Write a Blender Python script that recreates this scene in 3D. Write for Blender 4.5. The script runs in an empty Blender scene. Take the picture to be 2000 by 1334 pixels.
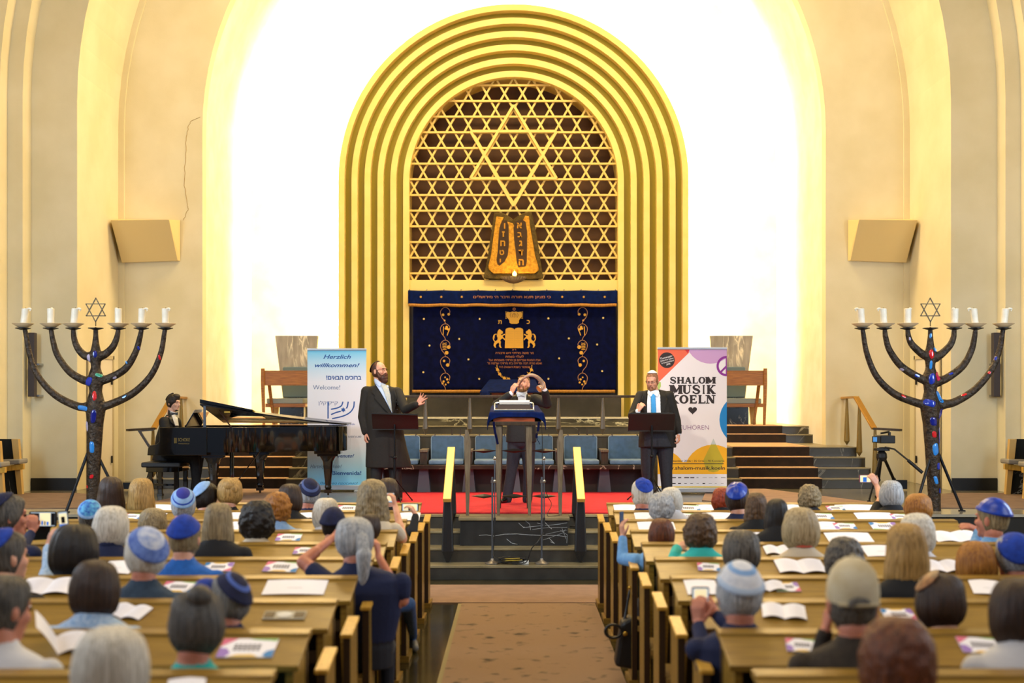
import bpy, bmesh, math, random
import numpy as np
from mathutils import Vector, Matrix, Euler, noise
from mathutils.bvhtree import BVHTree
from mathutils.kdtree import KDTree
PI = math.pi
scene = bpy.context.scene
C = scene.collection
F, CX, CY, EH = 2400.0, 1004.0, 775.0, 2.1
def W(px, py, Y):            # a point seen at (px, py) of the photograph, Y metres in front of the camera
    return Vector(((px - CX) * Y / F, Y, EH - (py - CY) * Y / F))

# ---------------------------------------------------------------- camera
cam_d = bpy.data.cameras.new('camera'); cam = bpy.data.objects.new('camera', cam_d); C.objects.link(cam)
cam.location = (0, 0, EH); cam.rotation_euler = (PI / 2, 0, 0)
cam_d.sensor_width = 36; cam_d.lens = 43.2; cam_d.shift_x = -0.002; cam_d.shift_y = 0.054
cam_d.clip_end = 200; cam_d.clip_start = 0.05
cam_d.dof.use_dof = True; cam_d.dof.focus_distance = 17.0; cam_d.dof.aperture_fstop = 1.5
scene.camera = cam
# ---------------------------------------------------------------- world, lamps, exposure
scene.view_settings.view_transform = 'Standard'; scene.view_settings.look = 'None'
scene.view_settings.exposure = 0.22; scene.view_settings.gamma = 1.0; scene.view_settings.use_curve_mapping = False
wd = bpy.data.worlds.new('world'); scene.world = wd; wd.use_nodes = True
nt = wd.node_tree; bg = nt.nodes['Background']
tc = nt.nodes.new('ShaderNodeTexCoord'); sx = nt.nodes.new('ShaderNodeSeparateXYZ'); nt.links.new(tc.outputs['Generated'], sx.inputs[0])
cr = nt.nodes.new('ShaderNodeValToRGB')     # cool daylight of the nave windows low down, warm lit vault above
mr = nt.nodes.new('ShaderNodeMapRange'); mr.inputs['From Min'].default_value = -0.3; mr.inputs['From Max'].default_value = 1.0
nt.links.new(sx.outputs['Z'], mr.inputs[0]); nt.links.new(mr.outputs[0], cr.inputs[0])
cr.color_ramp.elements[0].position = 0.1; cr.color_ramp.elements[0].color = (0.10, 0.09, 0.08, 1)
cr.color_ramp.elements[1].position = 1.0; cr.color_ramp.elements[1].color = (0.85, 0.58, 0.28, 1)
e = cr.color_ramp.elements.new(0.32); e.color = (0.47, 0.60, 0.85, 1)
e = cr.color_ramp.elements.new(0.6); e.color = (0.80, 0.62, 0.38, 1)
nt.links.new(cr.outputs[0], bg.inputs[0]); bg.inputs[1].default_value = 0.37
def lamp(name, kind, loc, energy, color, size=0.1, look=None, size_y=None):
    d = bpy.data.lights.new(name, kind); d.energy = energy; d.color = color
    if kind == 'AREA':
        d.size = size
        if size_y: d.shape = 'RECTANGLE'; d.size_y = size_y
    else: d.shadow_soft_size = size
    o = bpy.data.objects.new(name, d); C.objects.link(o); o.location = loc
    if look is not None:
        o.rotation_euler = (Vector(look) - Vector(loc)).to_track_quat('-Z', 'Y').to_euler()
    return o
WARM = (1.0, 0.85, 0.58)
# lamps hidden behind the ark arch, washing the niche
for i in range(13):
    a = math.radians(-8 + 196 * i / 12.0)
    r = 3.05; zc = 6.28
    lamp('niche_lamp', 'POINT', (r * math.cos(a), 24.42, zc + r * math.sin(a)), 230, WARM, 0.09)
for s in (-1, 1):
    for z in (2.6, 3.6, 4.7):
        lamp('niche_lamp', 'POINT', (s * 3.08, 24.42, z), 190, WARM, 0.09)
# added overhead wash for the platform, daylight from the nave windows behind and at the side
lamp('added_overhead_light', 'AREA', (0, 19.3, 11.0), 860, (1.0, 0.75, 0.38), 6, (0, 18.6, 1), 1.4)  # unseen area light, added to brighten the arch reveals and platform
lamp('added_overhead_light', 'AREA', (0, 12.0, 11.5), 270, (1.0, 0.80, 0.52), 6, (0, 17.5, 1), 3)  # second unseen overhead light, added to lift the stage from the front
for sx_ in (-1, 1):  # pair of unseen spots, added to brighten the performers
    d_ = bpy.data.lights.new('added_stage_spot', 'SPOT'); d_.energy = 1500; d_.color = (1.0, .86, .66); d_.spot_size = math.radians(34); d_.spot_blend = .7; d_.shadow_soft_size = .25
    o_ = bpy.data.objects.new('added_stage_spot', d_); C.objects.link(o_); o_.location = (sx_ * 3.5, 8.0, 8.5); o_.rotation_euler = (Vector((sx_ * -.6, 17.6, 1.2)) - o_.location).to_track_quat('-Z', 'Y').to_euler()
lamp('nave_window_light', 'AREA', (-9.0, 3.0, 6.5), 370, (0.74, 0.85, 1.0), 5, (0.5, 7.5, 0.8), 3.5)
lamp('nave_window_light', 'AREA', (9.0, 4.0, 6.5), 230, (0.80, 0.88, 1.0), 5, (0, 8.5, 0.8), 3.5)
lamp('added_side_light', 'AREA', (-7.4, 10.5, 3.6), 270, (0.60, 0.78, 1.0), 2.2, (7.4, 19.0, 3.0), 2.6)  # cool fill added out of view to grey the lower side walls
lamp('added_side_light', 'AREA', (7.4, 10.5, 3.6), 270, (0.60, 0.78, 1.0), 2.2, (-7.4, 19.0, 3.0), 2.6)  # matching cool fill, added for the opposite wall
lamp('added_nave_light', 'AREA', (0, 5.5, 9.0), 160, (1.0, 0.84, 0.6), 5, (0, 9, 0), 3)  # warm unseen fill added above the pews

# ---------------------------------------------------------------- materials
def lin(h):
    h = h.lstrip('#'); v = [int(h[i:i + 2], 16) / 255 for i in (0, 2, 4)]
    return tuple(x / 12.92 if x <= 0.04045 else ((x + 0.055) / 1.055) ** 2.4 for x in v) + (1.0,)
MATS = {}
def M(name, col='#808080', rough=0.6, metal=0.0, col2=None, scale=6.0, stretch=(1, 1, 1), bump=0.0, bscale=None, contrast=(0.35, 0.65), emit=None, estr=0.0, coat=0.0, trans=0.0, sheen=0.0, detail=4.0):
    if name in MATS: return MATS[name]
    m = bpy.data.materials.new(name); m.use_nodes = True; n = m.node_tree; b = n.nodes['Principled BSDF']
    b.inputs['Base Color'].default_value = lin(col); b.inputs['Roughness'].default_value = rough; b.inputs['Metallic'].default_value = metal
    b.inputs['Coat Weight'].default_value = coat; b.inputs['Transmission Weight'].default_value = trans; b.inputs['Sheen Weight'].default_value = sheen
    if col2 or bump:
        t = n.nodes.new('ShaderNodeTexCoord'); mp = n.nodes.new('ShaderNodeMapping'); mp.inputs['Scale'].default_value = stretch
        n.links.new(t.outputs['Object'], mp.inputs[0])
        ns = n.nodes.new('ShaderNodeTexNoise'); ns.inputs['Scale'].default_value = scale; ns.inputs['Detail'].default_value = detail
        n.links.new(mp.outputs[0], ns.inputs[0])
        if col2:
            r = n.nodes.new('ShaderNodeValToRGB'); r.color_ramp.elements[0].position = contrast[0]; r.color_ramp.elements[1].position = contrast[1]
            r.color_ramp.elements[0].color = lin(col); r.color_ramp.elements[1].color = lin(col2)
            n.links.new(ns.outputs[0], r.inputs[0]); n.links.new(r.outputs[0], b.inputs['Base Color'])
        if bump:
            bs = ns
            if bscale:
                bs = n.nodes.new('ShaderNodeTexNoise'); bs.inputs['Scale'].default_value = bscale; bs.inputs['Detail'].default_value = 3; n.links.new(mp.outputs[0], bs.inputs[0])
            bp = n.nodes.new('ShaderNodeBump'); bp.inputs['Strength'].default_value = bump; bp.inputs['Distance'].default_value = 0.02
            n.links.new(bs.outputs[0], bp.inputs['Height']); n.links.new(bp.outputs[0], b.inputs['Normal'])
    if emit:
        b.inputs['Emission Color'].default_value = lin(emit); b.inputs['Emission Strength'].default_value = estr
    MATS[name] = m; return m
def marble(name, base, vein, rough=0.25, scale=2.0, width=0.03, stretch=(1, 1, 1), base2=None, cover=0.55):
    if name in MATS: return MATS[name]
    m = bpy.data.materials.new(name); m.use_nodes = True; n = m.node_tree; b = n.nodes['Principled BSDF']; b.inputs['Roughness'].default_value = rough
    t = n.nodes.new('ShaderNodeTexCoord'); mp = n.nodes.new('ShaderNodeMapping'); mp.inputs['Scale'].default_value = stretch; n.links.new(t.outputs['Object'], mp.inputs[0])
    ns = n.nodes.new('ShaderNodeTexNoise'); ns.inputs['Scale'].default_value = scale; ns.inputs['Detail'].default_value = 6; ns.inputs['Distortion'].default_value = 1.1; n.links.new(mp.outputs[0], ns.inputs[0])
    r = n.nodes.new('ShaderNodeValToRGB'); el = r.color_ramp.elements
    el[0].position = 0.5 - width; el[0].color = (0, 0, 0, 1); el[1].position = 0.5 + width; el[1].color = (0, 0, 0, 1); k = el.new(0.5); k.color = (1, 1, 1, 1)
    n.links.new(ns.outputs[0], r.inputs[0])
    n2 = n.nodes.new('ShaderNodeTexNoise'); n2.inputs['Scale'].default_value = scale * 0.45; n2.inputs['Detail'].default_value = 2; n.links.new(mp.outputs[0], n2.inputs[0])
    r2 = n.nodes.new('ShaderNodeValToRGB'); r2.color_ramp.elements[0].position = cover; r2.color_ramp.elements[1].position = cover + 0.08; n.links.new(n2.outputs[0], r2.inputs[0])
    mu = n.nodes.new('ShaderNodeMath'); mu.operation = 'MULTIPLY'; n.links.new(r.outputs[0], mu.inputs[0]); n.links.new(r2.outputs[0], mu.inputs[1])
    mx = n.nodes.new('ShaderNodeMix'); mx.data_type = 'RGBA'; mx.inputs[7].default_value = lin(vein); mx.inputs[6].default_value = lin(base)
    if base2:
        r3 = n.nodes.new('ShaderNodeValToRGB'); r3.color_ramp.elements[0].position = .35; r3.color_ramp.elements[1].position = .65; r3.color_ramp.elements[0].color = lin(base); r3.color_ramp.elements[1].color = lin(base2)
        n3 = n.nodes.new('ShaderNodeTexNoise'); n3.inputs['Scale'].default_value = scale * 1.7; n3.inputs['Detail'].default_value = 5; n.links.new(mp.outputs[0], n3.inputs[0]); n.links.new(n3.outputs[0], r3.inputs[0]); n.links.new(r3.outputs[0], mx.inputs[6])
    n.links.new(mu.outputs[0], mx.inputs[0]); n.links.new(mx.outputs[2], b.inputs['Base Color'])
    MATS[name] = m; return m

# ---------------------------------------------------------------- mesh helpers
def wmat(o):
    m = o.matrix_basis.copy()
    while o.parent: o = o.parent; m = o.matrix_basis @ m
    return m
def tag(o, label=None, cat=None, group=None, kind=None):
    if label: o['label'] = label
    if cat: o['category'] = cat
    if group: o['group'] = group
    if kind: o['kind'] = kind
    return o
def thing(name, label, cat, loc=(0, 0, 0), rz=0, group=None):
    o = bpy.data.objects.new(name, None); C.objects.link(o); o.location = loc; o.rotation_euler = (0, 0, rz); o.empty_display_size = .1
    return tag(o, label, cat, group)
def link_mesh(name, me, parent=None, mats=None, smooth=False, bevel=0, local=False):
    for m in (mats or []): me.materials.append(m)
    o = bpy.data.objects.new(name, me); C.objects.link(o)
    if parent is not None:
        o.parent = parent
        if not local: me.transform(wmat(parent).inverted())
    elif not local and len(me.vertices):
        co = np.empty(len(me.vertices) * 3); me.vertices.foreach_get('co', co); co = co.reshape(-1, 3)
        lo, hi = co.min(0), co.max(0); p = Vector(((lo[0] + hi[0]) / 2, (lo[1] + hi[1]) / 2, lo[2]))
        me.transform(Matrix.Translation(-p)); o.location = p
    if smooth:
        me.polygons.foreach_set('use_smooth', [True] * len(me.polygons))
        if len(me.polygons) < 1200: me.set_sharp_from_angle(angle=0.85)
    if bevel:
        b = o.modifiers.new('bevel', 'BEVEL'); b.width = bevel; b.segments = 2; b.limit_method = 'ANGLE'; b.angle_limit = 0.7
    return o
def frame_z(d):
    d = Vector(d).normalized(); up = Vector((0, 0, 1)) if abs(d.z) < 0.95 else Vector((0, 1, 0))
    x = up.cross(d).normalized(); y = d.cross(x); return x, y, d
class MB:
    def __init__(s): s.v = []; s.f = []; s.m = []
    def add(s, vs, fs, mi=0):
        o = len(s.v); s.v += [tuple(p) for p in vs]; s.f += [tuple(i + o for i in f) for f in fs]; s.m += [mi] * len(fs); return s
    def box(s, lo, hi, mi=0):
        x0, y0, z0 = lo; x1, y1, z1 = hi
        vs = [(x0, y0, z0), (x1, y0, z0), (x1, y1, z0), (x0, y1, z0), (x0, y0, z1), (x1, y0, z1), (x1, y1, z1), (x0, y1, z1)]
        return s.add(vs, [(3, 2, 1, 0), (4, 5, 6, 7), (0, 1, 5, 4), (1, 2, 6, 5), (2, 3, 7, 6), (3, 0, 4, 7)], mi)
    def obox(s, c, ax, ay, az, mi=0):     # oriented box: centre and three half-axis vectors
        c = Vector(c); ax, ay, az = Vector(ax), Vector(ay), Vector(az)
        vs = [c + ax * i + ay * j + az * k for k in (-1, 1) for i, j in ((-1, -1), (1, -1), (1, 1), (-1, 1))]
        return s.add(vs, [(3, 2, 1, 0), (4, 5, 6, 7), (0, 1, 5, 4), (1, 2, 6, 5), (2, 3, 7, 6), (3, 0, 4, 7)], mi)
    def bar(s, p0, p1, w, h, mi=0, up=None):
        p0, p1 = Vector(p0), Vector(p1); d = (p1 - p0)
        u = Vector(up) if up else (Vector((0, 0, 1)) if abs(d.normalized().z) < .95 else Vector((0, 1, 0)))
        x = d.cross(u).normalized(); y = x.cross(d).normalized()
        return s.obox((p0 + p1) / 2, x * w / 2, d / 2, y * h / 2, mi)
    def prism(s, poly, a, b, axis='Y', mi=0):  # poly in the plane across axis
        n = len(poly)
        def P(u, v, t): return {'Y': (u, t, v), 'X': (t, u, v), 'Z': (u, v, t)}[axis]
        vs = [P(u, v, a) for u, v in poly] + [P(u, v, b) for u, v in poly]
        fs = [tuple(range(n)), tuple(range(2 * n - 1, n - 1, -1))] + [(i, i + n, (i + 1) % n + n, (i + 1) % n) for i in range(n)]
        return s.add(vs, fs, mi)
    def flat(s, poly, Y, mi=0):           # a flat polygon facing the camera side
        return s.add([(x, Y - (len(s.f) % 12) * 5e-5, z) for x, z in poly], [tuple(range(len(poly)))], mi)
    def tube(s, pts, rad, n=10, mi=0, closed=False, flatn=None):
        pts = [Vector(p) for p in pts]; N = len(pts); vs = []; fs = []
        if not hasattr(rad, '__len__'): rad = [rad] * N
        px = None
        for i, p in enumerate(pts):
            if closed: d = pts[(i + 1) % N] - pts[i - 1]
            else: d = pts[min(i + 1, N - 1)] - pts[max(i - 1, 0)]
            if d.length < 1e-9: d = Vector((0, 0, 1))
            d.normalize()
            if px is None: x, y, _ = frame_z(d)
            else:
                x = (px - d * px.dot(d))
                if x.length < 1e-6: x = frame_z(d)[0]
                x.normalize(); y = d.cross(x)
            px = x
            for k in range(n):
                a = 2 * PI * k / n; vs.append(p + (x * math.cos(a) + y * math.sin(a)) * rad[i])
        for i in range(N if closed else N - 1):
            for k in range(n):
                a, b = i * n + k, i * n + (k + 1) % n; c, d_ = ((i + 1) % N) * n + k, ((i + 1) % N) * n + (k + 1) % n
                fs.append((a, b, d_, c))
        if not closed: fs.append(tuple(range(n - 1, -1, -1))); fs.append(tuple((N - 1) * n + k for k in range(n)))
        return s.add(vs, fs, mi)
    def lathe(s, prof, c=(0, 0, 0), n=24, mi=0, sx=1, sy=1):
        vs = []; fs = []; c = Vector(c)
        for r, z in prof:
            for k in range(n):
                a = 2 * PI * k / n; vs.append((c.x + r * math.cos(a) * sx, c.y + r * math.sin(a) * sy, c.z + z))
        for i in range(len(prof) - 1):
            for k in range(n): fs.append((i * n + k, i * n + (k + 1) % n, (i + 1) * n + (k + 1) % n, (i + 1) * n + k))
        if prof[0][0] > 1e-6: fs.append(tuple(range(n - 1, -1, -1)))
        if prof[-1][0] > 1e-6: fs.append(tuple((len(prof) - 1) * n + k for k in range(n)))
        return s.add(vs, fs, mi)
    def ball(s, c, r, R=None, n=14, m=9, mi=0):
        if not hasattr(r, '__len__'): r = (r, r, r)
        c = Vector(c); vs = []; fs = []
        for i in range(1, m):
            t = PI * i / m
            for k in range(n):
                a = 2 * PI * k / n; p = Vector((r[0] * math.sin(t) * math.cos(a), r[1] * math.sin(t) * math.sin(a), r[2] * math.cos(t)))
                vs.append(c + (R @ p if R else p))
        top = Vector((0, 0, r[2])); b0 = len(vs); vs += [c + (R @ top if R else top), c - (R @ top if R else top)]
        for i in range(m - 2):
            for k in range(n): fs.append((i * n + k, (i + 1) * n + k, (i + 1) * n + (k + 1) % n, i * n + (k + 1) % n))
        for k in range(n): fs.append((b0, k, (k + 1) % n)); fs.append((b0 + 1, (m - 2) * n + (k + 1) % n, (m - 2) * n + k))
        return s.add(vs, fs, mi)
    def rcone(s, p0, p1, r0, r1, n=12, mi=0):   # a capsule that tapers
        p0, p1 = Vector(p0), Vector(p1); d = p1 - p0; L = d.length
        if L < 1e-6: return s.ball(p0, max(r0, r1), mi=mi)
        u = d / L; P = []; R_ = []
        for a in (-80, -55, -28): P.append(p0 + u * r0 * math.sin(math.radians(a))); R_.append(r0 * math.cos(math.radians(a)))
        P.append(p0); R_.append(r0)
        m = max(1, int(L / max(.03, (r0 + r1)))); 
        for i in range(1, m): P.append(p0 + d * i / m); R_.append(r0 + (r1 - r0) * i / m)
        P.append(p1); R_.append(r1)
        for a in (28, 55, 80): P.append(p1 + u * r1 * math.sin(math.radians(a))); R_.append(r1 * math.cos(math.radians(a)))
        return s.tube(P, R_, n, mi)
    def loft(s, rings, n=20, mi=0):       # rings: (cx, cy, cz, rx, ry[, power])
        vs = []; fs = []
        for rg in rings:
            cx, cy, cz, rx, ry = rg[:5]; pw = rg[5] if len(rg) > 5 else 1.0
            for k in range(n):
                a = 2 * PI * k / n; ca, sa = math.cos(a), math.sin(a)
                vs.append((cx + rx * math.copysign(abs(ca) ** pw, ca), cy + ry * math.copysign(abs(sa) ** pw, sa), cz))
        N = len(rings)
        for i in range(N - 1):
            for k in range(n): fs.append((i * n + k, i * n + (k + 1) % n, (i + 1) * n + (k + 1) % n, (i + 1) * n + k))
        fs.append(tuple(range(n - 1, -1, -1))); fs.append(tuple((N - 1) * n + k for k in range(n)))
        return s.add(vs, fs, mi)
    def xf(s, M4, start=0):
        s.v[start:] = [tuple(M4 @ Vector(p)) for p in s.v[start:]]; return s
    def mesh(s, name='m'):
        me = bpy.data.meshes.new(name); me.from_pydata(s.v, [], s.f); 
        if any(s.m): me.polygons.foreach_set('material_index', s.m)
        me.update(); return me
    def build(s, name, mats, parent=None, smooth=False, bevel=0, local=False, fixn=True):
        me = s.mesh(name)
        if fixn:
            b = bmesh.new(); b.from_mesh(me); bmesh.ops.recalc_face_normals(b, faces=b.faces); b.to_mesh(me); b.free()
        if not isinstance(mats, (list, tuple)): mats = [mats]
        return link_mesh(name, me, parent, mats, smooth, bevel, local)
def fuse(mb, name, mats, parent=None, voxel=0.012, smooth=6, local=False, disp=None):
    """one continuous surface grown over all closed shapes in mb; each face keeps the material of the shape nearest to it"""
    src = mb.mesh('src'); tmp = bpy.data.objects.new('tmp', src); C.objects.link(tmp)
    r = tmp.modifiers.new('r', 'REMESH'); r.mode = 'VOXEL'; r.voxel_size = voxel; r.adaptivity = 0
    if smooth: q = tmp.modifiers.new('s', 'SMOOTH'); q.factor = 0.5; q.iterations = smooth
    dg = bpy.context.evaluated_depsgraph_get(); me = bpy.data.meshes.new_from_object(tmp.evaluated_get(dg))
    if len(mats) > 1 and any(mb.m):
        bv = BVHTree.FromPolygons([v.co for v in me.vertices], [tuple(p.vertices) for p in me.polygons]); pts = []
        for f, mi in zip(mb.f, mb.m):
            q = [Vector(mb.v[j]) for j in f]; c = sum(q, Vector((0, 0, 0))) / len(q); pts.append((c, mi))
            n_ = max(1, min(4, int((q[0] - c).length / .012))) if len(f) < 8 else 1
            for p in q:
                for a in range(n_): pts.append((c.lerp(p, (a + 1) / n_), mi))
        lim = voxel * 1.6 + .004; keepp = [(p, mi) for p, mi in pts if bv.find_nearest(p, lim)[0] is not None] or pts
        kd = KDTree(len(keepp)); vm = []
        for i, (p, mi) in enumerate(keepp): kd.insert(p, i); vm.append(mi)
        kd.balance(); me.materials.clear()
        nf, nv, nk = len(me.polygons), len(me.vertices), max(vm) + 1; sc_ = np.zeros((nf, nk)); lab_ = [vm[kd.find(p.center)[1]] for p in me.polygons]; sc_[np.arange(nf), lab_] = 1
        lv = np.empty(len(me.loops), dtype=int); me.loops.foreach_get('vertex_index', lv); lf = np.repeat(np.arange(nf), [len(p.vertices) for p in me.polygons])
        cv = np.maximum(1, np.bincount(lv, minlength=nv))[:, None]; cf = np.maximum(1, np.bincount(lf, minlength=nf))[:, None]
        for _ in range(7):
            va = np.stack([np.bincount(lv, weights=sc_[lf, q], minlength=nv) for q in range(nk)], 1) / cv
            sc_ = np.stack([np.bincount(lf, weights=va[lv, q], minlength=nf) for q in range(nk)], 1) / cf
        keep = [int(q) for q in sc_.argmax(1)]
    me.materials.clear()
    C.objects.unlink(tmp); bpy.data.objects.remove(tmp); bpy.data.meshes.remove(src)
    me.name = name
    idx = None
    if len(mats) > 1 and any(mb.m): idx = keep
    for m in mats: me.materials.append(m)
    if idx: me.polygons.foreach_set('material_index', idx)
    return link_mesh(name, me, parent, None, True, 0, local)
def copy_tree(o, parent=None):
    c = o.copy(); C.objects.link(c)
    if parent is not None: c.parent = parent
    for ch in KIDS.get(o.name, []) or [x for x in bpy.data.objects if x.parent == o]: copy_tree(ch, c)
    return c
KIDS = {}
def catmull(pts, n=8, closed=False):
    P = [Vector(p) for p in pts]; out = []
    N = len(P); rng = range(N if closed else N - 1)
    for i in rng:
        p0 = P[(i - 1) % N] if closed or i > 0 else P[0] * 2 - P[1]
        p1 = P[i]; p2 = P[(i + 1) % N]; p3 = P[(i + 2) % N] if closed or i + 2 < N else P[-1] * 2 - P[-2]
        for k in range(n):
            t = k / n
            out.append(0.5 * ((2 * p1) + (p2 - p0) * t + (2 * p0 - 5 * p1 + 4 * p2 - p3) * t * t + (3 * p1 - p0 - 3 * p2 + p3) * t ** 3))
    if not closed: out.append(P[-1])
    return out
def clip_rect(poly, x0, z0, x1, z1):
    def cl(P, ins, cut):
        o = []
        for i in range(len(P)):
            a, b = P[i - 1], P[i]
            if ins(b):
                if not ins(a): o.append(cut(a, b))
                o.append(b)
            elif ins(a): o.append(cut(a, b))
        return o
    def cx_(v): return lambda a, b: (v, a[1] + (b[1] - a[1]) * (v - a[0]) / (b[0] - a[0]))
    def cz_(v): return lambda a, b: (a[0] + (b[0] - a[0]) * (v - a[1]) / (b[1] - a[1]), v)
    for ins, cut in ((lambda p: p[0] >= x0, cx_(x0)), (lambda p: p[0] <= x1, cx_(x1)), (lambda p: p[1] >= z0, cz_(z0)), (lambda p: p[1] <= z1, cz_(z1))):
        if not poly: return poly
        poly = cl(poly, ins, cut)
    return poly
def ribbon(pts, w, ext=.18):
    """outline polygon pieces (quads) of a stroke in 2D"""
    out = []
    for (a, b) in zip(pts[:-1], pts[1:]):
        d = Vector((b[0] - a[0], b[1] - a[1])); 
        if d.length < 1e-7: continue
        d.normalize(); n = Vector((-d.y, d.x)) * w / 2; e = d * w * ext
        out.append([(a[0] - e.x + n.x, a[1] - e.y + n.y), (a[0] - e.x - n.x, a[1] - e.y - n.y), (b[0] + e.x - n.x, b[1] + e.y - n.y), (b[0] + e.x + n.x, b[1] + e.y + n.y)])
    return out
def disc(cx, cz, r, n=32, rz=None, a0=0, a1=360):
    return [(cx + r * math.cos(math.radians(a0 + (a1 - a0) * k / n)), cz + (rz or r) * math.sin(math.radians(a0 + (a1 - a0) * k / n))) for k in range(n if a1 - a0 == 360 else n + 1)]
def text_into(mb, s, cx, cz, Y, h, mi=0, width=None, bold=0.0, shear=0.0, align='CENTER', rot=0.0, heb=False, depth=0.0, to=None, sx=1.0):
    """lettering lying in the plane Y, facing the camera side; h = height of capitals"""
    if heb: s = s[::-1]
    cu = bpy.data.curves.new('t', 'FONT'); cu.body = s; cu.align_x = 'LEFT'; cu.offset = bold; cu.shear = shear; cu.resolution_u = 3; cu.fill_mode = 'FRONT'
    if depth: cu.extrude = depth; cu.fill_mode = 'BOTH'
    o = bpy.data.objects.new('t', cu); C.objects.link(o)
    dg = bpy.context.evaluated_depsgraph_get(); me = bpy.data.meshes.new_from_object(o.evaluated_get(dg))
    if len(me.vertices):
        k = h / 0.70; co = [v.co.copy() for v in me.vertices]; x0 = min(c.x for c in co); x1 = max(c.x for c in co)
        kx = k * sx if width is None else width / max(1e-6, x1 - x0); ox = {'CENTER': (x0 + x1) / 2, 'LEFT': x0, 'RIGHT': x1}[align]
        cr_, sr = math.cos(rot), math.sin(rot); vs = []
        for c in co:
            u, v = (c.x - ox) * kx, (c.y - 0.35) * k; u, v = u * cr_ - v * sr, u * sr + v * cr_
            p = (cx + u, Y - (c.z * k if depth else 0), cz + v); vs.append(to(p) if to else p)
        mb.add(vs, [tuple(p.vertices) for p in me.polygons], mi)
    C.objects.unlink(o); bpy.data.objects.remove(o); bpy.data.curves.remove(cu); bpy.data.meshes.remove(me)

# common materials
plaster = M('plaster', '#e6dab6', .85, col2='#ddd0a8', scale=1.3, bump=.05, bscale=60)
plaster_niche = M('plaster_niche', '#f2ebda', .9, col2='#e8dec6', scale=2, bump=.12, bscale=70)
pew_wood = M('pew_wood', '#96752c', .36, col2='#7c5d20', scale=5, stretch=(1, 14, 14), bump=.02)
brass_wood = M('golden_oak', '#d8ab4a', .32, col2='#bf9136', scale=6, stretch=(8, 8, 1))
dark_wood = M('dark_wood', '#3d2f20', .45, col2='#2a2016', scale=6, stretch=(8, 8, 1))
grey_wood = M('weathered_wood', '#6a5f4c', .5, col2='#54493a', scale=6, stretch=(10, 10, 1))
oak = M('warm_oak', '#9a6524', .45, col2='#7d4d18', scale=5, stretch=(1, 10, 10))
stone_dark = marble('dark_marble', '#4a463c', '#c9c3ac', .3, 1.1, .012, base2='#3a372f', cover=.56)
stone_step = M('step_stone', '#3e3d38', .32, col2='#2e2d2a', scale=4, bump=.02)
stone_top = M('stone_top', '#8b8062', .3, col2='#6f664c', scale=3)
black_marble = marble('black_marble', '#1c2022', '#8f8f86', .2, 2.2, .012, base2='#101314', cover=.5)
black_gloss = M('black_gloss', '#050505', .06, coat=1.0)
black_matt = M('black_matt', '#0c0c0d', .5)
black_metal = M('black_metal', '#15161a', .4, .6)
steel = M('steel', '#b8b8b8', .25, 1.0)
chrome = M('chrome', '#d8dde4', .12, 1.0)
white_paper = M('white_paper', '#f5f3fa', .7)
skin_l = M('skin_light', '#dba387', .55, col2='#cf9276', scale=20)
skin_d = M('skin_ruddy', '#c9846a', .55, col2='#bb7259', scale=20)
gold_thread = M('gold_thread', '#d9a030', .45, .25)
gold_pale = M('gold_pale_thread', '#efcf80', .5, .1)
copper_thread = M('copper_thread', '#b5703c', .5, .2)
navy_velvet = M('navy_velvet', '#040b36', .95, col2='#030726', scale=9)
blue_velvet = M('blue_velvet', '#06194e', .95, col2='#05133c', scale=12)

for v_ in (navy_velvet, blue_velvet): v_.node_tree.nodes['Principled BSDF'].inputs['Specular IOR Level'].default_value = .12
# ================================================================ the setting
def struct(name, mb, mats, bevel=0, smooth=False):
    return tag(mb.build(name, mats, None, smooth, bevel), kind='structure')
def arch_band(mb, Ri, Ro, Y0, Y1, zc, zb, n=48, mi=0, cx=0.0):
    pts = []
    def ring(R): return [(cx - R, zb)] + [(cx + R * math.cos(PI - PI * k / n), zc + R * math.sin(PI - PI * k / n)) for k in range(n + 1)] + [(cx + R, zb)]
    a, b = ring(Ri), ring(Ro); m = len(a); vs = []
    for (P, Y) in ((a, Y0), (b, Y0), (b, Y1), (a, Y1)): vs += [(x, Y, z) for x, z in P]
    fs = []
    for q in range(4):
        o, p = q * m, ((q + 1) % 4) * m
        for i in range(m - 1): fs.append((o + i, o + i + 1, p + i + 1, p + i))
    fs += [(0, m, 2 * m, 3 * m), (m - 1, 4 * m - 1, 3 * m - 1, 2 * m - 1)]
    return mb.add(vs, fs, mi)
ST = 0.66   # stage level
# nave floor, polished greenish stone
floor_m = marble('floor_stone', '#433c22', '#7b7250', .14, 1.4, .02, base2='#2f2a18', cover=.6)
struct('floor', MB().box((-11, -1, -.2), (11, 15.05, 0)), floor_m)
carpet_m = M('beige_carpet', '#8a7058', .95, col2='#44382b', scale=6.5, stretch=(1, 1, 1), contrast=(.58, .72), bump=.25, bscale=120)
carpet_b = M('beige_carpet_clean', '#937766', .95, col2='#866c5c', scale=5, bump=.25, bscale=120)
tag(MB().box((-.53, -.5, 0), (.82, 12.44, .012)).build('aisle_carpet', carpet_m), 'worn brownish pink carpet runner along the middle aisle', 'carpet')
tag(MB().box((-3.9, 12.48, 0), (3.75, 13.66, .012)).build('cross_carpet', carpet_b), 'plain beige carpet strip across the foot of the steps', 'carpet')
tag(MB().box((-.565, -.5, 0), (-.53, 12.44, .008)).build('carpet_edging', M('edging', '#80734a', .7)), 'pale yellowish edging strip along the left side of the aisle carpet', 'strip')
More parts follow.
